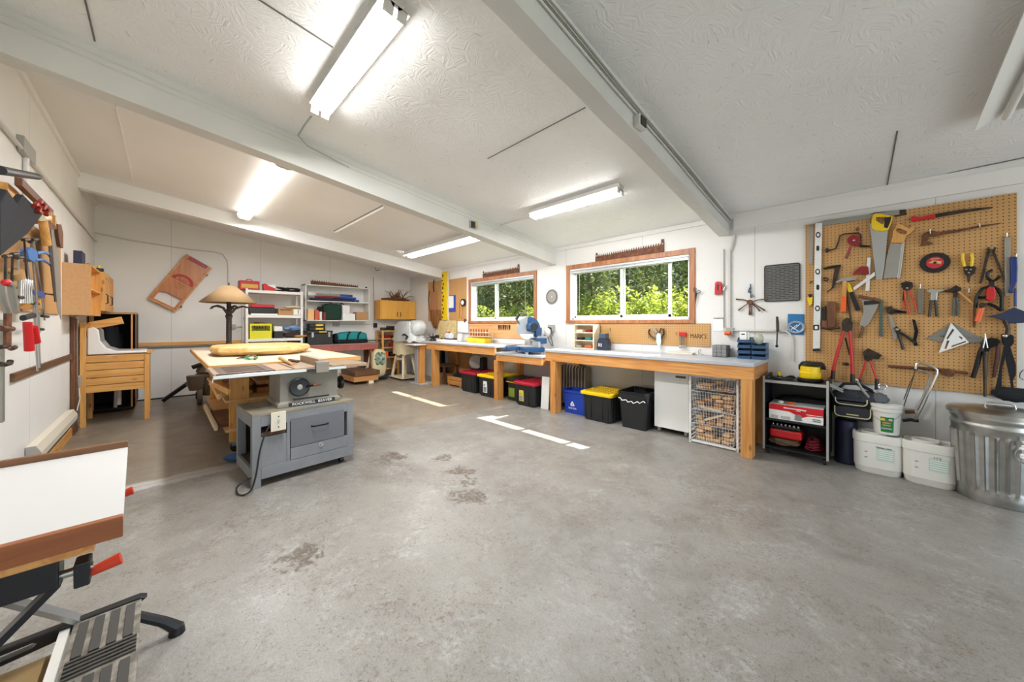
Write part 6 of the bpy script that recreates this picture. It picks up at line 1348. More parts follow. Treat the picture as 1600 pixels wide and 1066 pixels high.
for u, lb in ((717, 'left'), (721, 'right')): tag(MB().tube([oy(u-1, 468, YW-.03), oy(u, 480, YW-.03), oy(u-1, 497, YW-.03)], [.010, .007, .012], 8).build('wooden_spoon_tool', M_PINEV, smooth=True), 'slim golden wooden tool on the tan panel, %s of two' % lb, 'wooden tool')
t = T('tape_reel', 'small round black and white reel hanging beside the smaller window', 'reel', oy(725, 473, YW-.03)); c_ = oy(724.5, 473, YW-.02); MB().cyl((c_.x, YW-.05, c_.z), (c_.x, YW-.012, c_.z), .075, n=24).build('reel', M_BLACK, t, smooth=40); MB().cyl((c_.x, YW-.054, c_.z), (c_.x, YW-.05, c_.z), .045, n=20).build('hub', M_PAPER, t); MB().tube([(c_.x+.02, YW-.04, c_.z-.07), (c_.x, YW-.04, c_.z-.17), (c_.x-.03, YW-.03, c_.z-.22)], .005).build('tail', M_PINE, t, smooth=True)
c_ = oy(727, 501.5, YW-.02); tag(MB().cyl((c_.x, YW-.035, c_.z), (c_.x, YW-.005, c_.z), .035, n=16).build('wall_fitting', M_RUST, smooth=40), 'small rusty red round fitting on the wall under the tan panel', 'fitting')

# ---- under the left bench
t = T('side_table', 'small dark wooden side table under the left workbench', 'table', (-6.1, 4.15, 0)); x0, x1, y0, y1, h = -6.42, -5.98, 4.0, 4.36, .375
MB().box((x0, y0, h-.03), (x1, y1, h)).build('tabletop', M_BROWN, t, bevel=.004)
for x in (x0, x1-.04):
    for y in (y0, y1-.04): MB().box((x, y, 0), (x+.04, y+.04, h-.03)).build('leg', M_BROWN, t)
t = T('wooden_box', 'small tan wooden box with dark finger hole under the dark side table', 'box', (-6.25, 4.1, 0)); MB().box((-6.36, 4.03, 0), (-6.12, 4.3, .19)).build('body', M_CARD, t, bevel=.004); MB().box((-6.26, 4.027, .10), (-6.21, 4.031, .13)).build('finger_hole', M_BLACK, t)
t = T('wooden_crate', 'orange-brown wooden crate beside the crimson-lidded tote under the left bench', 'crate', (-5.68, 4.15, 0))
for k in range(2): MB().box((-5.88, 4.02, .05+k*.075), (-5.42, 4.035, .115+k*.075)).build('slat', M_FIR, t); MB().box((-5.88, 4.30, .05+k*.075), (-5.42, 4.315, .115+k*.075)).build('slat', M_FIR, t)
for x in (-5.88, -5.435): MB().box((x, 4.035, .03), (x+.015, 4.30, .19)).build('end', M_FIRY, t)
MB().box((-5.87, 4.03, .03), (-5.43, 4.31, .045)).build('bottom', M_FIR, t)
for x in (-5.87, -5.5): MB().box((x, 4.03, 0), (x+.05, 4.3, .03)).build('runner', M_FIRY, t)
tag(MB().blob((-5.63, 4.17, .20), (.36, .22, .13), seed=12, amp=.2).build('black_bundle', M_BLACKF, smooth=True), 'black fabric bundle lying in the wooden crate', 'bundle')
t = T('floor_fan', 'black round-faced utility fan on the crimson tote lid under the left bench', 'fan', (-5.2, 4.2, .364)); c_ = Vector((-5.14, 4.16, .52))
t.location = (-5.1, 4.16, .368); MW[t.name] = TR(-5.1, 4.16, .368)
MB().lathe([(.125, -.05), (.135, -.04), (.135, .05), (.125, .06)], c_, 28, M=Matrix.Rotation(PI/2, 4, 'X') @ Matrix.Rotation(.7, 4, 'Y')).build('ring', M_STEELD, t, smooth=40)
MB().lathe([(.115, -.06), (.03, -.07), (.03, .06), (.115, .055)], c_, 28, M=Matrix.Rotation(PI/2, 4, 'X') @ Matrix.Rotation(.7, 4, 'Y')).build('grille', M_BLACK, t, smooth=40)
MB().box((-5.16, 4.16, .37), (-4.98, 4.30, .60)).build('body', M_BLACK, t, bevel=.02); MB().box((-5.24, 4.12, .366), (-4.98, 4.30, .385)).build('foot', M_BLACK, t, bevel=.004)
tag(MB().box((-6.4, YW-.028, 0), (-5.6, YW-.012, .70)).build('brown_panel', M_CARD), 'plain brown board leaning on the wall under the left workbench', 'panel')
tag(MB().box((-6.62, 4.25, 0), (-6.46, 4.36, .66)).build('black_case', M_BLACK, bevel=.01), 'tall narrow black case behind the side table under the left bench', 'case')

# ---- roller support stand
t = T('support_stand', 'grey post support stand with flat top and square base left of the benches', 'stand', (-6.42, 3.77, 0))
MB().box((-6.68, 3.60, 0), (-6.20, 3.96, .022)).build('base_plate', M_EDGE, t, bevel=.003); MB().box((-6.47, 3.63, .022), (-6.45, 3.765, .79)).box((-6.45, 3.63, .022), (-6.36, 3.645, .79)).build('grey_face', mat('blue_grey_paint', rgb(150, 158, 168), .5), t)
MB().box((-6.45, 3.645, .022), (-6.30, 3.765, .79)).build('post', M_FIRV, t); MB().box((-6.66, 3.50, .79), (-6.24, 3.765, .808)).build('top_plate', mat('pink_white_laminate', rgb(214, 204, 202), .5), t, bevel=.002)

# ---- covered machine on a splayed wooden stand
t = T('covered_bandsaw', 'machine under a grey-white dust cover on a splayed wooden stand in the corner', 'covered machine', (-7.25, 3.85, 0))
MB().box((-7.62, 3.62, .035), (-6.98, 4.05, .055)).build('base_board', M_PALE, t, bevel=.003)
for x in (-7.55, -7.05):
    for y in (3.68, 4.0): MB().bar((x, y, .055), (-7.3+(x+7.3)*.55, 3.84+(y-3.84)*.6, .60), .05, .04).build('leg', M_PALE, t)
    for y in (3.66, 4.0): MB().cyl((x, y-.01, .0175), (x, y+.01, .0175), .0175, n=10).build('castor', M_BLACK, t)
MB().box((-7.50, 3.70, .42), (-7.10, 3.72, .47)).build('rail', M_PALE, t); MB().box((-7.48, 3.70, .58), (-7.12, 3.98, .61)).build('shelf', M_BROWN, t)
def drape(name, cx, cy, z0, z1, w0, d0, w1, d1, m, seed, parent, fold=.05):
    n = 48; rings = []
    for j in range(9):
        f = j/8; z = z0+(z1-z0)*f; w = w0+(w1-w0)*f; d = d0+(d1-d0)*f; ring = []
        for i in range(n):
            a = 2*PI*i/n; k = 1+fold*(1-f*.6)*math.sin(i*1.7+seed)*math.cos(i*.6+f*2+seed)
            s = lambda q: math.copysign(abs(q)**.55, q)
            ring.append((cx+w/2*s(math.cos(a))*k, cy+d/2*s(math.sin(a))*k, z+(.02*math.sin(i*.9+seed) if j == 0 else 0)+.015*math.sin(a*3+seed)*f))
        rings.append(ring)
    return MB().loft(rings).build(name, m, parent, smooth=50)
M_TARP = mat('grey_dust_cover', rgb(190, 192, 190), .6, noise_=(6, .5, rgb(208, 210, 208)), bump=(7, .5)); M_CANV = mat('cream_canvas', rgb(216, 200, 164), .8, bump=(8, .5))
drape('canvas_skirt', -7.28, 3.84, .55, .86, .50, .42, .46, .38, M_CANV, 2, t)
drape('dust_cover', -7.12, 3.86, .84, 1.26, .95, .46, .62, .34, M_TARP, 5, t, .07)
MB().blob((-6.86, 3.88, 1.12), (.5, .34, .34), seed=14, amp=.1, p=.7).build('cover_fold', M_TARP, t, smooth=True)
MB().tube([(-6.95, 3.62, .98), (-6.85, 3.60, 1.0), (-6.78, 3.64, .95), (-6.82, 3.62, .90)], .02).build('strap', M_BLACK, t, smooth=True)

# ================================================================ end wall
XW = XB
def bx(name, u0, v0, u1, v1, xf, depth, m, parent=None, bev=0):
    a, c = ox(u0, v1, xf), ox(u1, v0, xf); return MB().box((xf-depth, a.y, a.z), (xf, c.y, c.z)).build(name, m, parent, bevel=bev)
# wooden corner rack
t = T('corner_rack', 'open pale wooden rack of small things in the corner beside the covered machine', 'rack', ox(608, 590, -7.75))
a, c = ox(597, 520, -7.72), ox(616, 520, -7.72); y0, y1 = a.y, c.y+.12
for y in (y0, y1-.04):
    for x in (-8.05, -7.76): MB().box((x, y, 0), (x+.04, y+.04, 1.05)).build('post', M_PINEV, t)
for k, z in enumerate((.18, .44, .66, .86, 1.04)): MB().box((-8.06, y0-.005, z), (-7.715, y1+.005, z+.025)).build('shelf', M_PINEY, t)
rr_ = random.Random(21)
for i, (z, f, w_, h_, m_, lb) in enumerate(((1.065, .1, .10, .07, M_BLACK, 'black case on top of the corner rack'), (1.065, .55, .12, .10, M_BLACK, 'dark tool bundle on top of the corner rack'), (.885, .1, .2, .08, M_DRED, 'dark red box on the upper shelf of the corner rack'), (.885, .6, .12, .06, M_BLACK, 'black box on the upper shelf of the corner rack'), (.685, .1, .15, .1, M_BROWN, 'brown box on the middle shelf of the corner rack'), (.685, .55, .12, .08, M_RED, 'red tin on the middle shelf of the corner rack'), (.465, .1, .12, .12, M_ORG, 'orange box on the lower shelf of the corner rack'), (.465, .55, .14, .10, M_BLACK, 'black tin on the lower shelf of the corner rack'))):
    yy = y0+.04+(y1-y0-.08)*f; tag(MB().box((-8.0, yy, z+.001), (-7.76, yy+w_*.8, z+h_)).build('small_box', m_, bevel=.008), lb, 'box')
# seed bag
t = T('seed_bag', 'cream sack with dark green print standing beside the red table', 'sack', ox(594, 580, -7.75)); c_ = ox(593, 560, -7.52)
yc = c_.y; MB().blob((-7.56, yc, .36), (.16, .32, .60), amp=.05, seed=4, p=.6).build('sack', mat('cream_sack', rgb(216, 202, 160), .7), t, smooth=True)
MB().blob((-7.535, yc, .45), (.14, .26, .32), amp=.06, seed=5, p=.6).build('green_print', mat('dark_green_print', rgb(44, 84, 66), .7, noise_=(16, .3, rgb(190, 200, 180))), t, smooth=True)
tag(MB().box((-7.68, yc-.12, 0), (-7.44, yc+.14, .055)).build('black_stand', M_BLACK, bevel=.005), 'low black block under the cream sack', 'block')
tag(MB().box((-8.0, y1+.01-.0, 0), (-7.8, y1+.16, .42)).build('grey_box', M_GREYP, bevel=.01), 'grey box standing on the floor at the foot of the corner rack', 'box')
# wall cabinet with driftwood
M_HONEY = wood('honey_maple', rgb(222, 160, 66), rgb(232, 176, 84), 'Z', .6, .4, False)
xf = -7.80; a, c = ox(587, 499.5, xf), ox(641.5, 469.5, xf); zc0, zc1 = ox(600, 499, xf).z, ox(600, 469, xf).z
cy0, cy1 = ox(594, 480, xf).y, YW-.01
t = T('wall_cabinet', 'honey-coloured two-door wall cabinet in the far corner', 'cabinet', (-7.95, (cy0+cy1)/2, zc0)); MB().box((XB, cy0, zc0), (xf-.02, cy1, zc1)).build('body', M_HONEY, t)
mid = (cy0+cy1)/2
for y0_, y1_ in ((cy0+.002, mid-.002), (mid+.002, cy1-.002)):
    d_ = MB().box((xf-.018, y0_, zc0+.002), (xf, y1_, zc1-.002)).build('door', M_HONEY, t, bevel=.004); yh = y1_-.04 if y0_ < mid-.1 else y0_+.04
    MB().tube([(xf, yh, zc0+.07), (xf+.02, yh, zc0+.08), (xf+.02, yh, zc0+.16), (xf, yh, zc0+.17)], .007).build('handle', M_DARKST, d_, smooth=True)
rr_ = random.Random(31); b = MB(); base = Vector((-7.93, mid+.0, zc1+.03))
b.tube([(-7.9, cy0+.08, zc1+.03), (-7.92, mid-.1, zc1+.045), (-7.9, mid+.2, zc1+.03), (-7.93, cy1-.1, zc1+.03)], [.02, .035, .035, .012], 8)
for k in range(26):
    s_ = Vector((-7.9, rr_.uniform(mid-.12, mid+.22), zc1+.05)); e = s_+Vector((rr_.uniform(-.06, .08), rr_.uniform(-.22, .28), rr_.uniform(.03, .24))); m_ = (s_+e)/2+Vector((0, rr_.uniform(-.03, .03), rr_.uniform(0, .05)))
    b.tube([s_, m_, e], [.012, .008, .003], 5)
tag(b.build('driftwood', M_OLDW, smooth=True), 'tangled dark driftwood lying on top of the honey wall cabinet', 'driftwood')
# red table
xf = -7.66; zt_ = ox(540, 537, xf).z; zt_ = .80
y0_, y1_ = ox(480, 540, xf).y, ox(591.5, 536, xf).y; y0_ = ox(470, 540, xf).y
M_RTAB = mat('faded_red_paint', rgb(164, 84, 74), .6, noise_=(9, .5, rgb(178, 104, 92)))
t = T('red_table', 'long faded red painted table along the end wall', 'table', ((XB+xf)/2, (y0_+y1_)/2, 0)); MB().box((XB+.02, y0_, zt_-.02), (xf, y1_, zt_)).build('tabletop', mat('grey_red_top', rgb(160, 130, 124), .6), t); MB().box((xf-.05, y0_+.01, zt_-.14), (xf-.01, y1_-.01, zt_-.02)).build('apron', M_RTAB, t); MB().box((XB+.04, y1_-.05, zt_-.14), (xf-.05, y1_-.01, zt_-.02)).build('side_apron', M_RTAB, t)
for y in (y0_+.05, y1_-.16): MB().box((xf-.10, y, 0), (xf-.05, y+.09, zt_-.02)).build('leg', wood('reddish_leg', rgb(150, 92, 58), rgb(176, 114, 72), 'Z', 1, .6), t); MB().box((XB+.04, y, 0), (XB+.09, y+.09, zt_-.02)).build('leg', wood('reddish_leg_b', rgb(110, 72, 48), rgb(130, 86, 58), 'Z', 1, .6), t)
tag(MB().bar((-7.60, y1_-.30, .005), (-7.85, y1_-.12, .50), .03, .03).build('pale_stick', M_PALE), 'pale stick leaning under the right end of the red table', 'stick')
# things on the red table
a, c = ox(480, 535, -7.75), ox(520, 535, -7.75); ya, yb_ = a.y, c.y
t = T('tool_box', 'large black tool box with steel latches on the red table', 'tool box', (-7.9, (ya+yb_)/2, zt_)); z1 = ox(500, 517, -7.75).z
MB().box((-8.05, ya, zt_+.001), (-7.75, yb_, z1-.06)).build('body', M_TOTE, t, bevel=.01); MB().box((-8.05, ya-.005, z1-.055), (-7.745, yb_+.005, z1)).build('lid', M_TOTE, t, bevel=.012)
for f in (.2, .85): MB().box((-7.745, ya+(yb_-ya)*f-.02, z1-.13), (-7.735, ya+(yb_-ya)*f+.02, z1-.03)).build('latch', M_STEEL, t, bevel=.003)
MB().box((-7.744, ya+(yb_-ya)*.45, z1-.035), (-7.738, ya+(yb_-ya)*.75, z1-.012)).build('yellow_strip', M_YEL, t)
ym = ya+(yb_-ya)*.38
for k, (zz, lb) in enumerate(((z1+.001, 'lower'), (z1+.075, 'upper'))):
    t = T('tool_case', 'small black and yellow tool case on the black tool box, %s of two' % lb, 'tool case', (-7.9, ym, zz)); MB().box((-8.0, ym-.13, zz), (-7.78, ym+.16, zz+.07)).build('body', M_BLACK, t, bevel=.008); MB().box((-7.782, ym-.02, zz+.02), (-7.772, ym+.12, zz+.055)).build('panel', M_YEL, t, bevel=.003)
tag(MB().box((-8.05, ya-.28, zt_+.001), (-7.78, ya-.02, zt_+.16)).build('black_case', M_BLACK, bevel=.012), 'black case beside the large tool box on the red table', 'case')
a, c = ox(527, 535, -7.78), ox(575.5, 535, -7.78); t = T('duffel_bag', 'teal and black duffel bag on the red table', 'duffel bag', (-7.88, (a.y+c.y)/2, zt_)); ln = c.y-a.y
M_TEALB = mat('teal_fabric', rgb(22, 138, 140), .75, bump=(20, .4)); MB().blob((-7.9, (a.y+c.y)/2, zt_+.125), (.30, ln, .235), amp=.04, seed=3, p=.5).build('body', M_TEALB, t, smooth=True)
MB().blob((-7.9, (a.y+c.y)/2, zt_+.05), (.31, ln*1.02, .10), amp=.03, seed=7, p=.4).build('bottom', M_BLACKF, t, smooth=True); MB().blob((-7.9, (a.y+c.y)/2, zt_+.225), (.16, ln*.8, .05), amp=.1, seed=8).build('zip_top', M_BLACKF, t, smooth=True)
for s in (-.22, .12): MB().tube([(-7.745, (a.y+c.y)/2+s*ln, zt_+.08), (-7.735, (a.y+c.y)/2+(s+.03)*ln, zt_+.19), (-7.78, (a.y+c.y)/2+(s+.12)*ln, zt_+.245)], .016).build('strap', M_BLACKF, t, smooth=True)
MB().blob((-7.9, a.y+.0, zt_+.12), (.22, .08, .18), seed=2, p=.6).build('end_pocket', M_BLACKF, t, smooth=True)
# boxes under table
for k, (y, w_, h_, m_, lb) in enumerate(((y0_+1.05, .5, .10, M_FIRY, 'flat wooden boards stacked on the floor under the red table, lowest'), (y0_+1.08, .46, .09, M_BROWN, 'brown boards stacked on the floor under the red table, topmost'))):
    z = .06+k*.11; tag(MB().box((-7.95, y-.25, z), (-7.15, y+.25, z+h_)).build('board_stack', m_, bevel=.004), lb, 'boards')
tag(MB().box((-7.35, y0_+1.1, 0), (-7.15, y0_+1.2, .06)).build('wood_block', M_PALE), 'pale wood block under the board stack by the red table', 'wood block'); tag(MB().box((-7.93, y0_+.85, 0), (-7.8, y0_+1.2, .06)).build('wood_block', M_BROWN), 'dark wood block at the rear under the board stack', 'wood block')

# wall shelf
xf = -7.82; ya, yb_ = ox(477, 450, xf).y, ox(577.5, 452, xf).y; zt0, zb0 = ox(477, 443.5, xf).z, ox(477, 501.5, xf).z; zm = ox(477, 471, xf).z; zt0 = (zt0+ox(577, 451, xf).z)/2; zb0 = (zb0+ox(577, 502, xf).z)/2; zm = (zm+ox(577, 474, xf).z)/2
t = T('wall_shelf', 'white open wall shelf full of blue rods and bags on the end wall', 'shelf', ((XB+xf)/2, (ya+yb_)/2, zb0))
for y in (ya, yb_-.02): MB().box((XB, y, zb0), (xf, y+.02, zt0)).build('side', M_TRIMW, t)
for z, n_ in ((zb0, 'b'), (zm, 'm'), (zt0-.018, 't')): MB().box((XB, ya, z), (xf, yb_, z+.018)).build('shelf_board', M_TRIMW, t)
tag(MB().box((xf-.28, ya-.02, zb0-.0), (xf-.0, ya-.005, zt0)).build('x', M_PALE), 'x', 'x'); bpy.data.objects.remove(bpy.data.objects['x'])
W_ = yb_-ya
M_BLUE2 = mat('deep_blue_rod', rgb(34, 74, 164), .4); M_BLK2 = mat('navy_black_case', rgb(24, 34, 66), .5)
for (f0, f1, dz, r_, m_, lb) in ((.05, .75, .03, .028, M_BLK2, 'navy tube'), (.1, .85, .03, .026, M_BLUE2, 'bright blue tube'), (.12, .5, .085, .024, M_DRED, 'dark red tube'), (.4, .8, .085, .026, M_BLUE2, 'blue cloth roll'), (.5, .72, .135, .024, M_BLUE2, 'short blue roll'), (.15, .55, .135, .02, M_STEELD, 'grey tube')):
    xo = xf-.05-(.07 if lb in ('bright blue tube', 'blue cloth roll') else 0)
    tag(MB().cyl((xo, ya+.03+W_*f0, zm+.018+dz), (xo, ya+W_*f1, zm+.018+dz-.001), r_, n=14).build('tube_roll', m_, smooth=40), lb+' lying in the upper bay of the white wall shelf', 'tube')
tag(MB().cyl((xf-.04, ya+.05, zm+.15), (xf-.04, ya+.16, zm+.15), .045, n=16).build('white_roll', M_PAIL, smooth=40), 'white round roll in the upper left of the white wall shelf', 'roll')
zl = zb0+.019
for (f, w_, h_, m_, lb) in ((.02, .12, .22, mat('orange_white_pack', rgb(236, 190, 130), .5), 'pale orange packet at the left of the lower shelf bay'), (.125, .07, .20, mat('salmon_tin', rgb(214, 96, 60), .5), 'salmon tin in the lower shelf bay'), (.19, .05, .17, M_PAIL, 'white can in the lower shelf bay'), (.245, .05, .16, M_DRED, 'dark red can in the lower shelf bay')):
    tag(MB().box((xf-.12, ya+W_*f+.02, zl), (xf-.02, ya+W_*f+.02+w_, zl+h_)).build('supply_pack', m_, bevel=.008), lb, 'packet')
t = T('green_bag', 'dark green bag with handles in the lower bay of the white wall shelf', 'bag', (xf-.12, ya+W_*.42, zl)); MB().blob((xf-.13, ya+W_*.41, zl+.17), (.20, W_*.28, .34), amp=.04, seed=3, p=.4).build('body', mat('dark_green_fabric', rgb(26, 58, 46), .85), t, smooth=True)
for s in (-.05, .12): MB().tube([(xf-.05, ya+W_*(.40+s), zl+.32), (xf-.04, ya+W_*(.43+s), zl+.37), (xf-.05, ya+W_*(.46+s), zl+.33)], .012).build('handle', M_BLACK, t, smooth=True)
tag(MB().blob((xf-.14, ya+W_*.25, zl+.14), (.14, .17, .28), seed=10).build('dark_bag', M_BLACKF, smooth=True), 'small dark bag beside the green bag on the white wall shelf', 'bag')
tag(MB().box((xf-.16, ya+W_*.56, zl+.14), (xf-.03, ya+W_*.67, zl+.32)).build('white_carton', M_PAPER, bevel=.003), 'upright white carton on the low white box in the wall shelf', 'carton')
tag(MB().box((xf-.2, ya+W_*.56, zl), (xf-.02, ya+W_*.76, zl+.138)).build('white_box', M_PAPER, bevel=.003), 'low white box in the lower bay of the white wall shelf', 'box')
tag(MB().box((xf-.22, ya+W_*.78, zl), (xf-.02, yb_-.022, zl+.18)).build('cardboard_box', M_CARD, bevel=.003), 'cardboard box at the right of the lower bay of the wall shelf', 'box')
def crossY(y0, y1, z, x, h0, h1, label, n):
    pts = [(x, y0, z), (x, y1, z), (x, y1, z+h1)]
    for i in range(n):
        f = i/n; g = 1/n; zz = z+h1+(h0-h1)*f; pts += [(x, y1+(y0-y1)*(f+g*.1), zz), (x, y1+(y0-y1)*(f+g*.45), zz-.03), (x, y1+(y0-y1)*(f+g*.9), zz-.026)]
    pts.append((x, y0, z+h0)); o = MB().poly(pts, (-.004, 0, 0)).build('crosscut_saw_blade', M_RUST); return tag(o, label, 'saw blade', 'old crosscut saw blades')
crossY(ox(486, 440, xf).y, ox(560, 447, xf).y, zt0+.001, xf-.02, .105, .06, 'rusty toothed crosscut saw blade standing on the white wall shelf', 22)
tag(MB().sph((xf-.03, ox(573, 448, xf).y, zt0+.016), .016, sc=(1, 1.6, 1)).build('dark_lump', M_DARKST, smooth=True), 'tiny dark lump at the right end of the wall shelf top', 'lump')

# free-standing white shelving
xf = -7.62; ya, yb_ = ox(386, 450, xf).y, ox(471.5, 456, xf).y
def zv(u, v): return ox(u, v, xf).z
zs = [(zv(386, 452.5)+zv(471, 457))/2, (zv(386, 491.5)+zv(471, 493.5))/2, (zv(386, 529.5)+zv(471, 528.5))/2, .5, .15]
t = T('shelving_unit', 'white freestanding metal shelving unit left of the wall shelf', 'shelving', (xf-.2, (ya+yb_)/2, 0))
for y in (ya-.02, yb_-.015):
    for x in (xf-.40, xf-.035): MB().box((x, y, 0), (x+.035, y+.035, zs[0]+.02)).build('post', M_TRIMW, t)
for z in zs: MB().box((xf-.40, ya-.015, z-.07), (xf, yb_+.015, z-.062+.06)).build('shelf_board', M_TRIMW, t) if False else MB().box((xf-.40, ya-.01, z-.05), (xf+.004, yb_+.01, z)).build('shelf_board', M_TRIMW, t, bevel=.003)
tag(MB().box((xf-.42, ya-.24, zs[2]-.1), (xf-.06, ya-.03, zs[2]+.02)).build('x', M_BROWN), 'x', 'x'); bpy.data.objects.remove(bpy.data.objects['x'])
W_ = yb_-ya
# top
z = zs[0]+.001
t = T('parts_caddy', 'red and tan box with yellow lettering band on top of the shelving unit', 'box', (xf-.15, ya, z)); MB().box((xf-.24, ya-.10, z), (xf-.04, ya+.19, z+.16)).build('box', M_REDM, t, bevel=.01); MB().box((xf-.042, ya-.075, z+.03), (xf-.034, ya+.165, z+.10)).build('band', mat('mustard_band', rgb(206, 160, 60), .5), t, bevel=.002); MB().tube([(xf-.14, ya, z+.16), (xf-.14, ya+.02, z+.19), (xf-.14, ya+.08, z+.19), (xf-.14, ya+.1, z+.16)], .008).build('handle', M_REDM, t, smooth=True)
t = T('red_shoe_box', 'small red and white packet beside the red box on the shelving unit', 'packet', (xf-.1, ya+.3, z)); MB().poly([(xf-.05, ya+.25, z), (xf-.05, ya+.44, z), (xf-.05, ya+.43, z+.05), (xf-.05, ya+.27, z+.13), (xf-.05, ya+.24, z+.12)], (-.12, 0, 0)).build('red_part', M_RED, t); MB().poly([(xf-.045, ya+.30, z+.10), (xf-.045, ya+.43, z+.05), (xf-.045, ya+.42, z+.12)], (-.1, 0, 0)).build('white_part', M_PAPER, t)
for k, (f, lb) in enumerate(((.66, 'left'), (.86, 'right'))):
    b = MB(); rr_ = random.Random(k); b.tube([(xf-.1+.06*math.cos(a*1.1), ya+W_*f+.11*math.sin(a*.8+k), z+.015+.03*(1+math.sin(a*.37))) for a in range(34)], .011, 6); tag(b.build('tool_coil', M_BLACK, smooth=True), 'black coiled cable heap on top of the shelving unit, %s of two' % lb, 'cable')
z = zs[1]+.001
t = T('tool_case', 'black case with a red lid on the upper shelf of the shelving unit', 'tool case', (xf-.15, ya+.2, z)); MB().box((xf-.3, ya+.03, z+.025), (xf-.05, ya+.43, z+.13)).build('body', M_BLACK, t, bevel=.01); MB().box((xf-.3, ya+.06, z+.13), (xf-.05, ya+.42, z+.19)).build('lid', M_RED, t, bevel=.014)
tag(MB().box((xf-.28, ya+.06, z), (xf-.02, ya+.46, z+.024)).build('white_slab', M_PAPER, bevel=.002), 'flat white slab under the red-lidded case on the shelving unit', 'slab')
t = T('cardboard_box', 'long cardboard box with a white label marked I on the shelving unit', 'box', (xf-.15, ya+.7, z)); MB().box((xf-.3, ya+.47, z), (xf-.02, yb_-.03, z+.125)).build('box', M_CARD, t, bevel=.003); MB().box((xf-.0205, ya+.71, z+.01), (xf-.018, ya+.87, z+.115)).build('label', M_PAPER, t); text('I', basis((xf-.017, ya+.79, z+.062), (0, 1, 0), (0, 0, 1)), .11, M_BLACKI, t)
MB().box((xf-.0205, ya+.49, z+.09), (xf-.019, ya+.68, z+.108)).build('print', M_BROWN, t)
tag(MB().blob((xf-.12, ya+.74, z+.155), (.2, .36, .06), seed=6, amp=.12).build('cream_bag', M_PALE, smooth=True), 'cream bundle lying on the labelled cardboard box', 'bundle')
z = zs[2]+.001
t = T('milk_crate', 'bright yellow plastic crate with dark emblem panel on the shelving unit', 'crate', (xf-.15, ya+.15, z)); M_CR = mat('acid_yellow', rgb(226, 218, 20), .4)
y0c, y1c, zc_ = ya+.03, ya+.38, z+.27
for (p_, q_) in (((xf-.33, y0c, z), (xf-.02, y0c+.012, zc_)), ((xf-.33, y1c-.012, z), (xf-.02, y1c, zc_)), ((xf-.33, y0c, z), (xf-.318, y1c, zc_)), ((xf-.032, y0c, z), (xf-.02, y1c, z+.14)), ((xf-.032, y0c, z+.235), (xf-.02, y1c, zc_)), ((xf-.032, y0c, z+.14), (xf-.02, y0c+.04, z+.235)), ((xf-.032, y1c-.04, z+.14), (xf-.02, y1c, z+.235))): MB().box(p_, q_).build('wall', M_CR, t)
b = MB()
for i in range(7):
    y = y0c+.045+i*.04; b.bar((xf-.026, y, z+.14), (xf-.026, y+.025, z+.235), .008, .010); b.bar((xf-.026, y+.025, z+.14), (xf-.026, y, z+.235), .008, .010)
b.build('lattice', mat('olive_lattice', rgb(120, 120, 20), .5), t); MB().box((xf-.325, y0c+.01, z), (xf-.03, y1c-.01, z+.01)).build('bottom', M_CR, t)
tag(MB().blob((xf-.16, ya+.2, z+.24), (.24, .28, .1), seed=3, amp=.2).build('crate_contents', M_BROWN, smooth=True), 'brown rolled stuff filling the yellow crate', 'bundle')
tag(MB().box((xf-.25, ya+.41, z), (xf-.05, ya+.55, z+.13)).build('black_box', M_BLACK, bevel=.004), 'small black box beside the yellow crate', 'box'); tag(MB().box((xf-.25, ya+.41, z+.131), (xf-.05, ya+.54, z+.22)).build('white_box', M_PAPER, bevel=.004), 'small white box on the black box beside the yellow crate', 'box')
tag(MB().blob((xf-.14, ya+.78, z+.055), (.22, .44, .1), seed=8, amp=.1, p=.7).build('folded_coat', mat('brown_black_cloth', rgb(54, 40, 36), .85), smooth=True), 'dark folded garment on the lower shelf of the shelving unit', 'garment')
tag(MB().blob((xf-.10, ya+.84, z+.03), (.3, .24, .05), seed=2, amp=.1).build('gloves', mat('mustard_glove', rgb(212, 160, 72), .8), smooth=True), 'mustard work glove under the dark garment on the shelving unit', 'glove'); tag(MB().blob((xf-.18, ya+.76, z+.18), (.2, .38, .12), seed=9, amp=.15).build('blue_bag', mat('pale_blue_plastic', rgb(120, 150, 190), .35), smooth=True), 'pale blue plastic bag on the dark garment', 'bag')
z = zs[3]+.001
for i in range(3): tag(MB().box((xf-.35, ya+.05+i*.3, z), (xf-.04, ya+.3+i*.3, z+.13)).build('storage_box', (M_CARD, M_BROWN, M_CARD)[i], bevel=.004), 'box on the low shelf of the shelving unit behind the saw table, %s' % ('left', 'middle', 'right')[i], 'box')

# sled, conduit, wires on the end wall
M_SLED = wood('varnished_orange_wood', rgb(170, 100, 44), rgb(192, 122, 60), 'Z', 1, .35, False)
ZS_ = zg(225, 390, 10.152)
def xpx(pts, X=XB+.05): return [ox(u, v, X) for u, v in pts]
t = T('toboggan', 'tilted wooden sled panel with dark red bar and printed emblem on the end wall', 'sled', ox(280, 440, XB+.03))
A_, B_, C_, D_ = ZS_([(685, 75)])[0], ZS_([(1070, 290)])[0], ZS_([(500, 978)])[0], ZS_([(70, 775)])[0]
MB().poly(xpx(ZS_([(685, 75), (1070, 290), (500, 978), (70, 775)])), (-.045, 0, 0), [xpx(ZS_([(245, 665), (375, 680), (480, 745), (592, 785), (480, 925), (150, 770)]))]).build('frame', M_SLED, t, bevel=.004)
for p_, q_ in ((A_, D_), (B_, C_), (D_, C_)): MB().bar(ox(*p_, XB+.055), ox(*q_, XB+.055), .02, .03, up=(1, 0, 0)).build('edge_strip', M_FIRV, t)
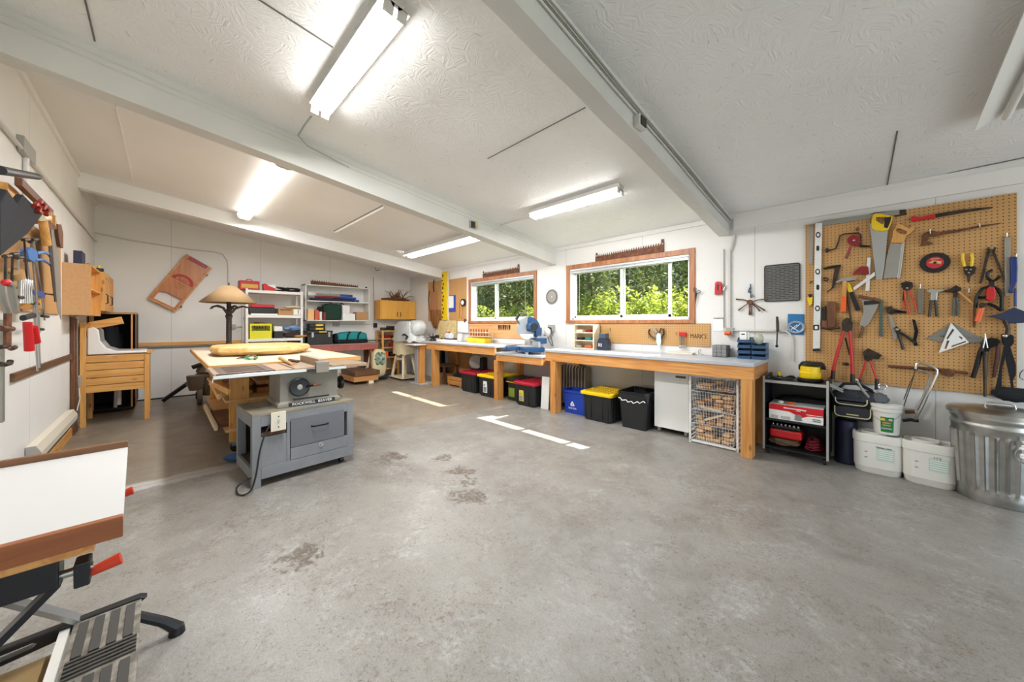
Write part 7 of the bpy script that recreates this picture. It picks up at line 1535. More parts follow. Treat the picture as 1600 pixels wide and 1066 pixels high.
MB().poly(xpx(ZS_([(735, 110), (1020, 265), (985, 305), (690, 150)]), XB+.062), (-.02, 0, 0)).build('red_bar', mat('wine_red', rgb(150, 14, 44), .4), t, bevel=.003)
ctr = ox(*ZS_([(600, 515)])[0], XB+.052); dx_ = (ox(*B_, XB+.05)-ox(*A_, XB+.05)).normalized()
fr = basis(ctr, dx_, (0, 0, 1)); MB(fr).poly([(x, y, 0) for x, y in [(.15*math.cos(math.radians(a)), .12*math.sin(math.radians(a))) for a in range(0, 181, 12)]], (0, 0, .001), [[(x, y, 0) for x, y in [(.10*math.cos(math.radians(a)), .01+.07*math.sin(math.radians(a))) for a in range(0, 181, 20)]]]).build('emblem', mat('red_stamp', rgb(170, 50, 36), .6), t)
b = MB(fr)
for i in range(3): b.box((-.08+.02*i, -.05-i*.035, 0), (.08-.02*i, -.042-i*.035, .001))
b.build('print_lines', mat('red_stamp_b', rgb(150, 70, 36), .6), t); text('SLED', fr @ TR(0, .035, .0015), .06, mat('red_stamp_c', rgb(160, 40, 30), .6), t, width=.14)
for p_ in ((985, 400), (575, 905)): q = ox(*ZS_([p_])[0], XB+.03); MB().cyl((XB+.005, q.y, q.z), (XB+.05, q.y, q.z), .022, n=12).build('runner_stub', M_BLACK, t, smooth=40)
t = T('wall_conduit', 'thin painted conduit crossing the end wall and curving down behind the lamp', 'conduit', ox(250, 376, XB+.02))
MB().tube([ox(u, v, XB+.02) for u, v in ((146, 363), (200, 375), (292, 389), (335, 393.5), (348, 397), (355, 407), (356.5, 420), (356.5, 533))], .011, 8).build('pipe', M_PIPE, t, smooth=True)
MB().box(ox(352, 452, XB+.03)+Vector((-.02, 0, -.0)), ox(360, 446, XB+.03)).build('coupling', M_PIPE, t)
t = T('wall_outlet', 'grey outlet on the end wall between lamp and shelving unit', 'outlet', ox(365, 511, XB)); a, c = ox(361, 514, XB), ox(368, 507, XB); MB().box((XB, a.y, a.z), (XB+.035, c.y, c.z)).build('box', M_EDGE, t, bevel=.003); MB().tube([(XB+.02, c.y, (a.z+c.z)/2), (XB+.02, ox(381, 510, XB).y, (a.z+c.z)/2)], .008).build('pipe', M_PIPE, t)
t = T('wall_outlet', 'small outlet box below the white wall shelf', 'outlet', ox(525, 507, XB)); a, c = ox(520, 510, XB), ox(530, 504, XB); MB().box((XB, a.y, a.z), (XB+.035, c.y, c.z)).build('box', M_EDGE, t, bevel=.003); MB().tube([(XB+.02, c.y, (a.z+c.z)/2), (XB+.02, ox(583, 508, XB).y, (a.z+c.z)/2)], .008).build('pipe', M_PIPE, t)
t = T('power_adapter', 'black power box on the end wall below the honey cabinet', 'outlet', ox(585, 508, XB)); a, c = ox(583, 512, XB), ox(588, 505, XB); MB().box((XB, a.y, a.z), (XB+.05, c.y, c.z)).build('box', M_BLACK, t, bevel=.004)
MB().tube([(XB+.012, a.y+.02, c.z), (XB+.012, ox(583, 432, XB).y, ox(583, 432, XB).z-.02)], .006).build('cable', M_STEELD, t, smooth=True)
tag(MB().tube([ox(586, 420, XB+.03), ox(590, 417, XB+.03), ox(593, 422, XB+.03), ox(588, 423, XB+.03)], .008, closed=True).build('cable_clip', M_BLACK, smooth=True), 'small black cable clip high on the end wall', 'clip')
# ================================================================ big work table with lamp and slab
M_TTOP = mat('worn_pale_laminate', rgb(206, 192, 168), .45, noise_=(3, .5, rgb(216, 204, 182))); 
TZ = .875
t = T('work_table', 'large pale-topped wooden work table on casters behind the table saw', 'table', (-5.2, .9, 0)); tx0, tx1, ty0, ty1 = -6.62, -3.84, .28, 1.50
MB().box((tx0, ty0, TZ-.018), (tx1, ty1, TZ)).build('tabletop', M_TTOP, t)
b = MB()
b.box((tx0-.01, ty0-.012, TZ-.04), (tx1+.01, ty0, TZ+.001)).box((tx0-.01, ty1, TZ-.04), (tx1+.01, ty1+.012, TZ+.001)); b.build('long_edging', M_PINE, t)
MB().box((tx0-.012, ty0, TZ-.04), (tx0, ty1, TZ+.001)).build('end_edging', M_PINEY, t); MB().box((tx1, ty0, TZ-.04), (tx1+.012, ty1, TZ+.001)).build('end_edging', M_PINEY, t)
for x in (-4.30, -6.2):
    for y in (.45, 1.25):
        MB().box((x, y, .10), (x+.04, y+.15, TZ-.018)).build('leg', M_PINEV, t)
        c_ = MB().cyl((x+.01, y+.05, .045), (x+.035, y+.05, .045), .045, n=18).build('caster', M_BLACK, t, smooth=40); MB().box((x+.0, y+.02, .06), (x+.045, y+.08, .105)).build('bracket', M_STEEL, c_)
for z in (.20, .48): MB().box((-6.22, .42, z), (-4.24, 1.42, z+.02)).build('lower_shelf', M_PLY, t)
MB().box((-6.2, .45, TZ-.11), (-4.26, .47, TZ-.04)).build('apron', M_PINE, t)
# lumber kept on its shelves
rr_ = random.Random(41); M_LUM = [M_OFF, M_OFF2, M_BROWN, wood('red_brown_offcut', rgb(122, 66, 34), rgb(152, 92, 52), 'X', 1, .6)]
for i in range(18):
    lev = i % 3; z = (.222, .502, .502)[lev]+(0, 0, .07)[lev]; y = .40+.16*(i//3) ; l_ = rr_.uniform(.5, 1.1); x = -4.35-rr_.uniform(0, .25)
    hh_ = rr_.uniform(.03, .062); tag(MB().cbox((x-l_/2+.0, y+.06, z+hh_/2), (l_, rr_.uniform(.09, .15), hh_), RZ(rr_.uniform(-3, 3))).build('lumber_piece', M_LUM[rr_.randrange(4)], bevel=.002), 'rough lumber piece stored on the shelves under the big work table', 'lumber', 'lumber under the work table')
for k, (p, q, m_, lb) in enumerate((((-4.5, .33, .655), (-4.0, .42, .62), M_PINE, 'pale stick poking out from the lumber near the left table leg'), ((-4.75, .36, .60), (-4.1, .36, .57), M_OFF, 'short pale board end poking from the upper lumber shelf'), ((-5.6, .36, .235), (-4.35, .36, .235), M_PALE, 'long pale board along the edge of the lowest lumber shelf'))):
    tag(MB().bar(p, q, .025, .05).build('lumber_piece', m_, bevel=.002), lb, 'lumber')
# burl lumps
for k, (x, y, z, s) in enumerate(((-4.55, .50, .70, .2), (-4.7, .95, .72, .26), (-4.9, 1.25, .70, .24))): tag(MB().blob((x, y, z), (s*1.3, s, s*.6), seed=30+k, amp=.2).build('wood_burl', M_LUM[3], smooth=True), 'lumpy brown burl block on the upper lumber shelf, %s of three' % ('nearest', 'middle', 'farthest')[k], 'burl')
# live-edge slab
M_SLAB = wood('live_edge_slab', rgb(214, 164, 92), rgb(236, 200, 136), 'Y', .8, .45); pts0, pts1 = [], []
for i in range(110):
    a = 2*PI*i/110; k = 1+.06*noise.noise(Vector((math.cos(a)*2, math.sin(a)*2, 3)))*2+.03*noise.noise(Vector((math.cos(a)*14, math.sin(a)*14, 5))); s_ = lambda q: math.copysign(abs(q)**.75, q)
    x, y = -5.13+.52*s_(math.cos(a))*k, .84+.47*s_(math.sin(a))*k
    pts0.append((x, y)); g_ = .09+.06*noise.noise(Vector((x*9, y*9, 0))); pts1.append((x+(-5.13-x)*g_, y+(.84-y)*g_))
b = MB(); b.loft([[(x, y, TZ+.012) for x, y in pts1], [(x, y, TZ+.05+.012*noise.noise(Vector((x*8, y*8, 2)))) for x, y in pts0], [(x+(-5.13-x)*.02, y+(.84-y)*.02, TZ+.085) for x, y in pts0], [(x+(-5.13-x)*.05, y+(.84-y)*.05, TZ+.098) for x, y in pts0]]); tag(b.build('live_edge_slab', M_SLAB, smooth=50), 'thick honey-coloured live-edge wood slab lying on the big work table', 'slab')
tag(MB().box((-5.45, .55, TZ+.001), (-5.40, 1.15, TZ+.012)).build('spacer_stick', M_BROWN), 'dark spacer stick under the far side of the live-edge slab', 'stick'); tag(MB().box((-4.85, .55, TZ+.001), (-4.80, 1.15, TZ+.012)).build('spacer_stick', M_BROWN), 'dark spacer stick under the near side of the live-edge slab', 'stick')
# secateurs
M_GRN = mat('green_grip', rgb(40, 132, 88), .4); c_ = oz(388, 561, TZ)
t = T('secateurs', 'green-handled secateurs lying on the big work table before the slab', 'secateurs', (c_.x, c_.y, TZ)); d_ = (oz(402, 562, TZ)-oz(371, 561, TZ))
def sp_(u, v, z=.012): return oz(u, v, TZ)+Vector((0, 0, z))
MB().tube([sp_(383, 560), sp_(390, 558), sp_(398, 557.5), sp_(402, 560)], .009).build('handle', M_GRN, t, smooth=True); MB().tube([sp_(383, 561), sp_(390, 563), sp_(398, 563), sp_(402, 560)], .008).build('handle', M_GRN, t, smooth=True); MB().tube([sp_(384, 560.5), sp_(376, 561), sp_(370, 562.5)], [.009, .008, .003]).build('blade', M_DARKST, t, smooth=True)
# table lamp
lc = Vector((-6.40, .67, TZ)); t = T('table_lamp', 'tall dark palm-stem lamp with tan cone shade on the big work table', 'lamp', lc); M_LAMP = mat('bronze_resin', rgb(52, 42, 40), .5, bump=(30, .4))
b = MB().lathe([(.10, .001), (.10, .02), (.06, .04), (.045, .06)], lc, 20)
for a in range(4):
    an = a*PI/2+.4; d = Vector((math.cos(an), math.sin(an), 0)); b.tube([lc+d*.06+Vector((0, 0, .035)), lc+d*.14+Vector((0, 0, .03)), lc+d*.19+Vector((0, 0, .012))], [.03, .026, .022])
b.build('base', M_LAMP, t, smooth=True)
MB().lathe([(.045, .05), (.030, .09)]+[(.034-.003*(k % 2), .10+k*.02) for k in range(17)]+[(.042, .45), (.046, .46), (.032, .48), (.040, .50), (.036, .54), (.028, .56), (.024, .70)], lc, 20).build('stem', M_LAMP, t, smooth=True)
for a in range(5):
    an = a*PI/2.5+.3; d = Vector((math.cos(an), math.sin(an), 0)); MB().tube([lc+d*.03+Vector((0, 0, .50)), lc+d*.08+Vector((0, 0, .575)), lc+d*.16+Vector((0, 0, .60)), lc+d*.22+Vector((0, 0, .585)), lc+d*.24+Vector((0, 0, .555))], [.014, .014, .013, .011, .008]).build('frond', M_LAMP, t, smooth=True)
M_SHADE = mat('tan_burlap', rgb(158, 130, 94), .9, noise_=(60, .5, rgb(146, 118, 82))); MB().lathe([(.325, .645), (.077, .885)], lc, 44, cap=False).build('lamp_shade', M_SHADE, t, smooth=True, solid=.004)
MB().cyl(lc+Vector((0, 0, .885)), lc+Vector((0, 0, .93)), .008, n=8).build('finial', M_LAMP, t, smooth=True)

# ================================================================ table saw
M_SGREY = mat('grey_painted_wood', rgb(120, 122, 126), .55, noise_=(7, .5, rgb(132, 134, 136)), bump=(25, .15)); M_SGRD = mat('darker_grey_paint', rgb(104, 106, 112), .55)
rz = math.radians(3.5); F0 = Vector((-3.195, .469, 0))
t = T('saw_stand', 'grey painted wooden rolling cabinet carrying the table saw', 'cabinet', (-3.45, .84, 0))
# frame with x to the right along the face, y into the stand
u_ = Vector((-math.sin(rz), math.cos(rz), 0)); v_ = Vector((-math.cos(rz), -math.sin(rz), 0)); SW, SD, SH = .745, .52, .552
FM = basis(F0, u_, v_)
def fb(a, c): return MB(FM).box(a, c)
fb((0, 0, SH-.02), (SW, SD, SH)).build('top', mat('worn_stand_top', rgb(150, 138, 112), .6, noise_=(5, .4, rgb(120, 120, 116))), t, bevel=.002)
for x in (0, SW-.055):
    for y in (0, SD-.055): fb((x, y, .0 if (x == 0 and y == 0) else .05), (x+.055, y+.055, SH-.02)).build('leg', M_SGREY, t, bevel=.002)
fb((.055, .002, SH-.10), (SW-.055, .02, SH-.02)).build('top_rail', M_SGREY, t, bevel=.002); fb((.0, .055, SH-.10), (.018, SD-.055, SH-.02)).build('side_rail', M_SGREY, t); fb((SW-.018, .055, .06), (SW, SD-.055, SH-.02)).build('side_panel', M_SGREY, t)
fb((.055, -.004, .06), (SW+.0, .02, .145)).build('bottom_rail', M_SGREY, t, bevel=.002); fb((.0, .055, .06), (.018, SD-.055, .14)).build('side_rail', M_SGREY, t)
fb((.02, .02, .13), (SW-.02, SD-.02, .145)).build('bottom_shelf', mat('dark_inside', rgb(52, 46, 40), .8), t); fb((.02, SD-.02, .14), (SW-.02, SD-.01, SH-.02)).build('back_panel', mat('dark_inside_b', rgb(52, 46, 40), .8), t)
fb((.055, .004, .145), (.225, .018, .37)).build('lower_panel', M_SGREY, t, bevel=.002); fb((.225, .0, .145), (.245, .02, SH-.10)).build('stile', M_SGREY, t)
d_ = fb((.250, -.002, .245), (.665, .016, SH-.075)).build('drawer', M_SGRD, t, bevel=.003); MB(FM).tube([(.40, -.002, .385), (.41, -.03, .385), (.52, -.03, .385), (.53, -.002, .385)], .006).build('handle', M_BLACKM, d_, smooth=True)
fb((.250, -.001, .148), (.69, .014, .242)).build('lower_drawer', M_SGREY, t, bevel=.002); MB(FM).cyl((.475, -.004, .215), (.475, .0, .215), .018, n=16).cyl((.475, -.018, .215), (.475, -.002, .215), .010, .012, 14).build('knob', M_STEEL, t, smooth=40)
fb((.055, .03, .37), (.225, .12, .40)).build('slot_ledge', M_BROWN, t)
for p in ((SW-.10, .06), (SW-.10, SD-.1), (.06, SD-.1)): MB(FM).cyl((p[0], p[1], .028), (p[0]+.03, p[1], .028), .028, n=16).box((p[0]-.004, p[1]-.015, .03), (p[0]+.034, p[1]+.015, .062)).build('caster', M_BLACK, t)
fb((.115, -.045, SH-.135), (.195, .0, SH-.005)).build('switch_box', M_GREYP, t); sw = fb((.105, -.05, SH-.14), (.205, -.044, SH+.005)).build('switch_plate', mat('cream_plate', rgb(216, 208, 190), .5), t, bevel=.003)
fb((.150, -.058, SH-.075), (.160, -.049, SH-.055)).build('toggle', M_STEEL, sw); 
for z in (-.03, -.11): MB(FM).cyl((.155, -.053, SH+z), (.155, -.05, SH+z), .005, n=10).build('screw', M_DARKST, sw)
MB(FM).tube(sm([(.105, -.03, SH-.09), (.07, -.05, SH-.14), (.035, -.06, .30), (.01, -.07, .14), (-.02, -.08, .04), (-.06, -.07, .010), (-.09, -.02, .010), (-.085, .03, .04), (-.03, .04, .07), (.0, .03, .08)]), .006).build('power_cord', M_BLACK, t, smooth=True)
# the saw itself
M_SBODY = mat('grey_beige_saw', rgb(138, 132, 120), .5, noise_=(5, .5, rgb(128, 124, 114))); t = T('table_saw', 'old grey cast table saw with black handwheel on the grey rolling cabinet', 'table saw', (-3.5, .88, SH))
bx0, bx1, by0, by1 = -3.70, -3.305, .665, 1.10
MB().loft([[(bx0-.0, by0-.02, SH+.001), (bx1+.02, by0-.02, SH+.001), (bx1+.02, by1+.02, SH+.001), (bx0-.0, by1+.02, SH+.001)], [(bx0, by0-.02, SH+.03), (bx1+.02, by0-.02, SH+.03), (bx1+.02, by1+.02, SH+.03), (bx0, by1+.02, SH+.03)], [(bx0, by0, SH+.045), (bx1, by0, SH+.045), (bx1, by1, SH+.045), (bx0, by1, SH+.045)], [(bx0, by0, .835), (bx1, by0, .835), (bx1, by1, .835), (bx0, by1, .835)]]).build('body', M_SBODY, t, bevel=.004)
pl = MB().box((bx1+.021, by0+.055, SH+.004), (bx1+.024, by1-.03, SH+.034)).build('name_plate', M_BLACK, t)
text('ROCKWELL  BEAVER', basis((bx1+.0245, (by0+by1)/2+.013, SH+.019), (0, 1, 0), (0, 0, 1)), .03, M_PAPER, t, width=.30)
MB().box((bx1, by0+.09, SH+.047), (bx1+.002, by1-.07, SH+.06)).build('slot', M_BLACK, t)
wc = ox(468, 605, bx1+.03)
RXW = Matrix.Rotation(PI/2, 4, 'Y')
MB().lathe([(.035, -.025), (.05, -.012), (.072, -.008), (.076, .006), (.066, .012), (.03, .006)], wc, 32, M=RXW).build('handwheel', M_BLACK, t, smooth=40); MB().lathe([(.022, .004), (.022, .014), (.018, .018)], wc, 20, M=RXW).build('hub', M_STEELD, t, smooth=40)
ce = ox(500, 599.5, bx1+.07); MB().tube([wc+Vector((.02, .045, 0)), wc.lerp(ce, .65)+Vector((.03, 0, 0))], .008).build('crank', M_BLACKM, t, smooth=True); MB().tube([wc.lerp(ce, .6)+Vector((.035, 0, 0)), ce+Vector((.01, 0, 0))], [.009, .012]).build('crank_grip', M_OLDW, t, smooth=True)
MB().cyl((bx1-.1, by1, .69), (bx1-.1, by1+.05, .69), .03, n=14).lathe([(.05, 0), (.058, .01), (.058, .03), (.05, .036)], (bx1-.1, by1+.04, .69), 24, M=Matrix.Rotation(-PI/2, 4, 'X')).build('side_handwheel', M_BLACK, t, smooth=40)
# tabletop: perforated left wing, plain rusty middle, right wing
M_WING = mat('brown_iron', rgb(86, 70, 58), .5, .4, noise_=(10, .5, rgb(104, 84, 70))); M_MID = mat('tan_iron', rgb(164, 134, 106), .45, .3, noise_=(6, .5, rgb(178, 150, 122)))
sx0, sx1, zs0, zs1 = -3.79, -3.25, .84, .866
MB().poly([(x, y, zs0) for x, y in ((sx0, .27), (sx1, .27), (sx1, .62), (sx0, .62))], (0, 0, zs1-zs0), [[(x, y, zs0) for x, y in rrect(sx0+.06+i*.09, .33, sx0+.10+i*.09, .58, .018)] for i in range(5)]).build('left_wing', M_WING, t); MB().box((sx0, .27, zs0-.001), (sx1, .62, zs0+.004)).build('wing_web', M_DARKST, t)
MB().box((sx0, .255, zs0+.002), (sx1, .285, zs1+.001)).build('wing_edge', M_MID, t)
MB().box((sx0, .625, zs0), (sx1, 1.12, zs1)).build('table_plate', M_MID, t, bevel=.002); MB().box((sx0+.02, 1.125, zs0), (sx1, 1.34, zs1)).build('right_wing', M_MID, t, bevel=.002); MB().box((sx0+.02, 1.335, zs0-.03), (sx1-.02, 1.345, zs1)).build('wing_lip', M_SBODY, t)
for y in (.74, 1.02): MB().box((sx0, y, zs1-.001), (sx1, y+.018, zs1+.001)).build('miter_slot', M_DARKST, t)
MB().box((-3.62, .845, zs1-.001), (-3.40, .90, zs1+.0012)).build('throat_plate', M_STEELD, t)
MB().box((sx1+.002, .25, zs0-.008), (sx1+.02, 1.15, zs0+.018)).build('front_rail', M_STEEL, t, bevel=.003); MB().cyl((sx1+.011, .25, zs0-.002), (sx1+.011, .25, .50 if False else zs0-.03), .004, n=6).build('rail_end', M_STEEL, t)
MB().cyl((sx0-.02, .25, zs0), (sx0-.02, 1.34, zs0), .010, n=8).build('rear_rail', M_STEELD, t, smooth=True)
f_ = MB().box((sx0-.02, .93, zs1+.001), (sx1+.0, .975, zs1+.062)).build('rip_fence', mat('tan_fence', rgb(170, 150, 128), .5, .3), t, bevel=.003); MB().box((sx1-.0, .90, zs1-.05), (sx1+.05, 1.0, zs1+.045)).build('fence_clamp', M_SBODY, f_, bevel=.006); MB().box((sx1+.022, .84, zs1-.035), (sx1+.04, .92, zs1-.012)).build('clamp_bar', M_BLACK, f_)
tag(MB().box((sx1-.02, 1.34, .80), (sx1+.0, 1.5, .815)).build('x', M_BLACK), 'x', 'x'); bpy.data.objects.remove(bpy.data.objects['x'])
t = T('push_stick', 'brown carved wooden push stick lying on the table saw by the fence', 'push stick', (-3.4, .8, zs1)); MB().tube([oz(438, 563, zs1)+Vector((0, 0, .018)), oz(446, 567, zs1)+Vector((0, 0, .014)), oz(457, 572, zs1)+Vector((0, 0, .012))], [.020, .014, .012], 10).build('stick', M_LWOOD, t, smooth=True)
tag(MB().tube([oz(452, 565, zs1)+Vector((0, 0, .014)), oz(460, 566, zs1)+Vector((0, 0, .013)), oz(466, 567, zs1)+Vector((0, 0, .012))], .013, 8).build('round_offcut', M_BROWN, smooth=True), 'short dark round offcut beside the push stick on the table saw', 'offcut')
# blue dish on the floor
c_ = oz(370, 722); t = T('blue_dish', 'shiny blue shallow dish on the floor behind the saw cabinet', 'dish', c_); MB().lathe([(.05, .002), (.075, .010), (.115, .030), (.118, .034), (.11, .032), (.07, .014), (.001, .008)], (c_.x-.06, c_.y+.03, 0), 36, cap=False).build('dish', mat('glossy_blue', rgb(60, 108, 170), .15), t, smooth=True)

# ================================================================ shop vacuum + ramp by the end wall
c_ = Vector((-7.30, .60, 0)); t = T('shop_vacuum', 'taupe shop vacuum with large wheels and dark hose against the end wall', 'vacuum', c_); M_VAC = mat('taupe_plastic', rgb(116, 104, 90), .5)
MB().lathe([(.20, .12), (.23, .16), (.24, .40), (.25, .41), (.25, .44), (.22, .46)], c_, 30).build('tank', M_VAC, t, smooth=40); MB().lathe([(.22, .46), (.24, .48), (.22, .56), (.12, .62), (.05, .63)], c_, 30).build('motor_head', M_VAC, t, smooth=True)
MB().box(c_+Vector((.16, .06, .26)), c_+Vector((.25, .24, .40))).build('blue_panel', mat('dark_blue_panel', rgb(34, 42, 70), .5), t, bevel=.01)
for y in (-.20, .24): MB().cyl(c_+Vector((.12, y-.03, .13)), c_+Vector((.12, y+.03, .13)), .13, n=28).build('wheel', M_VAC, t, smooth=40)
MB().cyl(c_+Vector((.12, -.245, .13)), c_+Vector((.12, -.23, .13)), .05, n=20).build('wheel_hub', mat('darker_taupe', rgb(84, 76, 66), .5), t, smooth=40)
MB().lathe([(.08, .22), (.10, .30), (.11, .40), (.112, .44)], c_+Vector((.14, -.24, 0)), 20).build('tool_bin', M_VAC, t, smooth=40)
MB().tube([c_+Vector((.1+.03*math.sin(a*2), -.28+a*.11, .56+.05*math.sin(a*1.3))) for a in range(6)], .032, 8).build('hose', M_BLACK, t, smooth=True)
tag(MB().bar(ox(256, 625, -7.75)+Vector((0, 0, 0)), ox(292, 600, -7.6), .05, .10, up=(1, 0, 0)).build('ramp_board', M_BLACK), 'dark flat wand leaning from the floor towards the shop vacuum', 'wand')

# ================================================================ left wall
# sink stand
t = T('laundry_sink', 'white ceramic sink on a yellow pine slatted stand by the left wall', 'sink', (-6.8, -.37, 0)); X0, X1 = -6.50, -7.05
Ya, Yb = -.69, -.12
for x in (X0, X1-.05):
    MB().box((x-.045 if x == X0 else x, Ya, 0), (x if x == X0 else x+.045, Ya+.045, 1.24)).build('leg', M_PINEV, t, bevel=.002); MB().box((x-.045 if x == X0 else x, Yb-.045, 0), (x if x == X0 else x+.045, Yb, .84)).build('leg', M_PINEV, t, bevel=.002)
for k in range(5):
    z = .40+k*.09; MB().box((X0-.03, Ya+.045, z), (X0-.008, Yb-.045, z+.082)).build('slat', M_PINEY, t, bevel=.002); MB().box((X1-.05, Ya+.045, z), (X1-.03, Yb-.045, z+.082)).build('slat', M_PINEY, t, bevel=.002)
MB().box((X1-.05, Yb-.02, .40), (X0-.045, Yb-.0, .84)).build('front_panel', M_PINE, t); MB().box((X1-.05, Yb-.03, .845), (X0+.01, Yb+.02, .865)).build('front_cap', M_PINE, t, bevel=.003)
MB().box((X1-.05, Ya, 1.05), (X0-.045, Ya+.02, 1.22)).build('top_board', M_PINE, t)
M_CER = mat('white_ceramic', rgb(236, 236, 232), .12)
MB().poly([(X0-.05, y, z) for y, z in ((Ya+.05, 1.17), (Ya+.10, 1.185), (Ya+.14, 1.15), (Ya+.15, 1.02), (Ya+.20, .93), (Ya+.28, .89), (Yb-.03, .878), (Yb-.02, .85), (Ya+.05, .85))], (X1-X0+.05, 0, 0)).build('basin_back', M_CER, t, bevel=.012)
MB().loft([[(-6.8+x, -.34+y, z) for x, y in rrect(-w/2, -d/2, w/2, d/2, .04)] for w, d, z in ((.36, .26, .55), (.46, .34, .84))]).build('bowl', M_CER, t, smooth=50)
MB().cyl((-6.8, -.4, .18), (-6.8, -.4, .55), .022, n=12).build('drain_pipe', M_PIPE, t, smooth=True)
tag(MB().bar((-6.62, -.62, 1.20), (-6.62, -.36, 1.27), .12, .09).build('pine_block', M_PINEY, bevel=.003), 'yellow pine block resting above the sink backsplash', 'wood block')
# dark open closet behind
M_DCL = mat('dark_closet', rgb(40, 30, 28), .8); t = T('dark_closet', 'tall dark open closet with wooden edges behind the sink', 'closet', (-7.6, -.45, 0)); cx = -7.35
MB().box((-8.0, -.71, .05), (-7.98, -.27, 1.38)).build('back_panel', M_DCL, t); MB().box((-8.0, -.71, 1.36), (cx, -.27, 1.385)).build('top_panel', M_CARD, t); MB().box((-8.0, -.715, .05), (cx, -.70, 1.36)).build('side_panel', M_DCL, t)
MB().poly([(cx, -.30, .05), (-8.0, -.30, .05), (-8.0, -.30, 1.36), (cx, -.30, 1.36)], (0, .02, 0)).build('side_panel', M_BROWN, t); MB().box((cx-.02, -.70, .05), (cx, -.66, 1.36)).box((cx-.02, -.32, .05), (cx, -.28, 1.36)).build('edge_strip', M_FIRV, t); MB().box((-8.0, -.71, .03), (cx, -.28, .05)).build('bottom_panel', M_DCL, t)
tag(MB().blob((-7.6, -.52, .74), (.26, .24, .95), seed=13, amp=.12).build('hanging_garment', M_BLACKF, smooth=True), 'black garment hanging inside the dark closet behind the sink', 'garment'); tag(MB().tube([(-7.40, -.47, .055), (-7.40, -.46, .35), (-7.39, -.44, .62)], .020).build('grey_hose', M_PIPE, smooth=True), 'pale grey pipe standing in the closet below the sink', 'pipe')
for k, (x, w_, h_, m_, lb) in enumerate(((-6.25, .12, 1.28, M_BROWN, 'tall dark brown plank leaning in the gap beside the sink stand'), (-6.12, .07, 1.30, M_OLDW, 'slim old wooden plank leaning beside the dark brown one'))): tag(MB().box((x-w_, YL+.005, .0), (x, YL+.03, h_)).build('leaning_plank', m_), lb, 'plank')
# baseboard heater
t = T('baseboard_heater', 'cream metal baseboard heater low on the left wall', 'heater', (-5.1, -.69, .17)); hx0, hx1 = -5.95, -4.36
MB().poly([(hx1, y, z) for y, z in ((YL+.002, .18), (YL+.065, .18), (YL+.075, .20), (YL+.075, .26), (YL+.05, .315), (YL+.002, .315))], (hx0-hx1, 0, 0)).build('casing', mat('cream_enamel', rgb(222, 214, 196), .45), t, bevel=.002); MB().box((hx0+.02, YL+.066, .205), (hx1-.02, YL+.0775, .215)).build('vent_slot', M_BLACK, t)
MB().poly([(hx1+.001, y, z) for y, z in ((YL+.003, .18), (YL+.066, .18), (YL+.076, .20), (YL+.076, .26), (YL+.05, .316), (YL+.003, .316))], (.004, 0, 0)).build('end_cap', M_EDGE, t)
# conduit with box on the left wall
t = T('wall_conduit', 'grey conduit running along the upper left wall with a metal box', 'conduit', oy(45, 237, YL+.02)); pts = [oy(u, v, YL+.02) for u, v in ((0, 200), (40, 240), (138, 358))]; z_ = pts[1].z
MB().tube([(-3.4, YL+.02, z_), (XB+.03, YL+.02, z_)], .012).build('pipe', M_PIPE, t, smooth=True); q = oy(46, 240, YL+.03); MB().box((q.x-.16, YL, z_-.02), (q.x+.16, YL+.035, z_+.09)).build('box', M_EDGE, t, bevel=.004); MB().cyl((q.x, YL+.015, z_-.02), (q.x, YL+.015, z_-.42), .016, n=10).build('drop_pipe', M_TRIMW, t, smooth=True)
t = T('wall_conduit', 'white conduit with outlet box low on the left wall beside the sink', 'conduit', oy(120, 540, YL+.02)); q = oy(119, 540, YL+.02); MB().tube([(q.x, YL+.02, 1.32), (q.x, YL+.02, .66), (q.x-.03, YL+.02, .6)], .012).build('pipe', M_PIPE, t, smooth=True); MB().box((q.x-.22, YL+.0, .50), (q.x-.02, YL+.045, .62)).build('box', M_EDGE, t, bevel=.003); MB().tube([(q.x-.08, YL+.03, .5), (q.x-.06, YL+.04, .35), (q.x+.06, YL+.03, .24)], .006).build('cable', M_PIPE, t, smooth=True)
# wall cabinets
M_PB = mat('particle_board', rgb(198, 152, 104), .7, noise_=(40, .5, rgb(206, 164, 118)))
t = T('wall_cabinet', 'plain particle-board wall cabinet with an open end on the left wall', 'cabinet', (-6.1, -.62, 1.315)); z0, z1, yf = 1.315, 1.845, -.53
MB().box((-5.715, YL, z0), (-5.70, yf, z1)).build('side_panel', M_PB, t); MB().box((-6.50, YL, z0), (-6.485, yf, z1)).build('side_panel', M_PINEV, t)
for z in (z0, (z0+z1)/2, z1-.015): MB().box((-6.485, YL, z), (-5.715, yf, z+.015)).build('shelf_board', M_PINE, t)
MB().box((-6.485, YL, z0), (-5.715, YL+.008, z1)).build('back_panel', M_PINE, t)
t = T('wall_cabinet', 'yellow pine wall cabinet with framed doors beyond the particle-board one', 'cabinet', (-7.1, -.6, 1.39)); yf = -.505
MB().box((-7.68, YL, 1.385), (-6.60, yf-.018, 1.86)).build('body', M_PINEV, t)
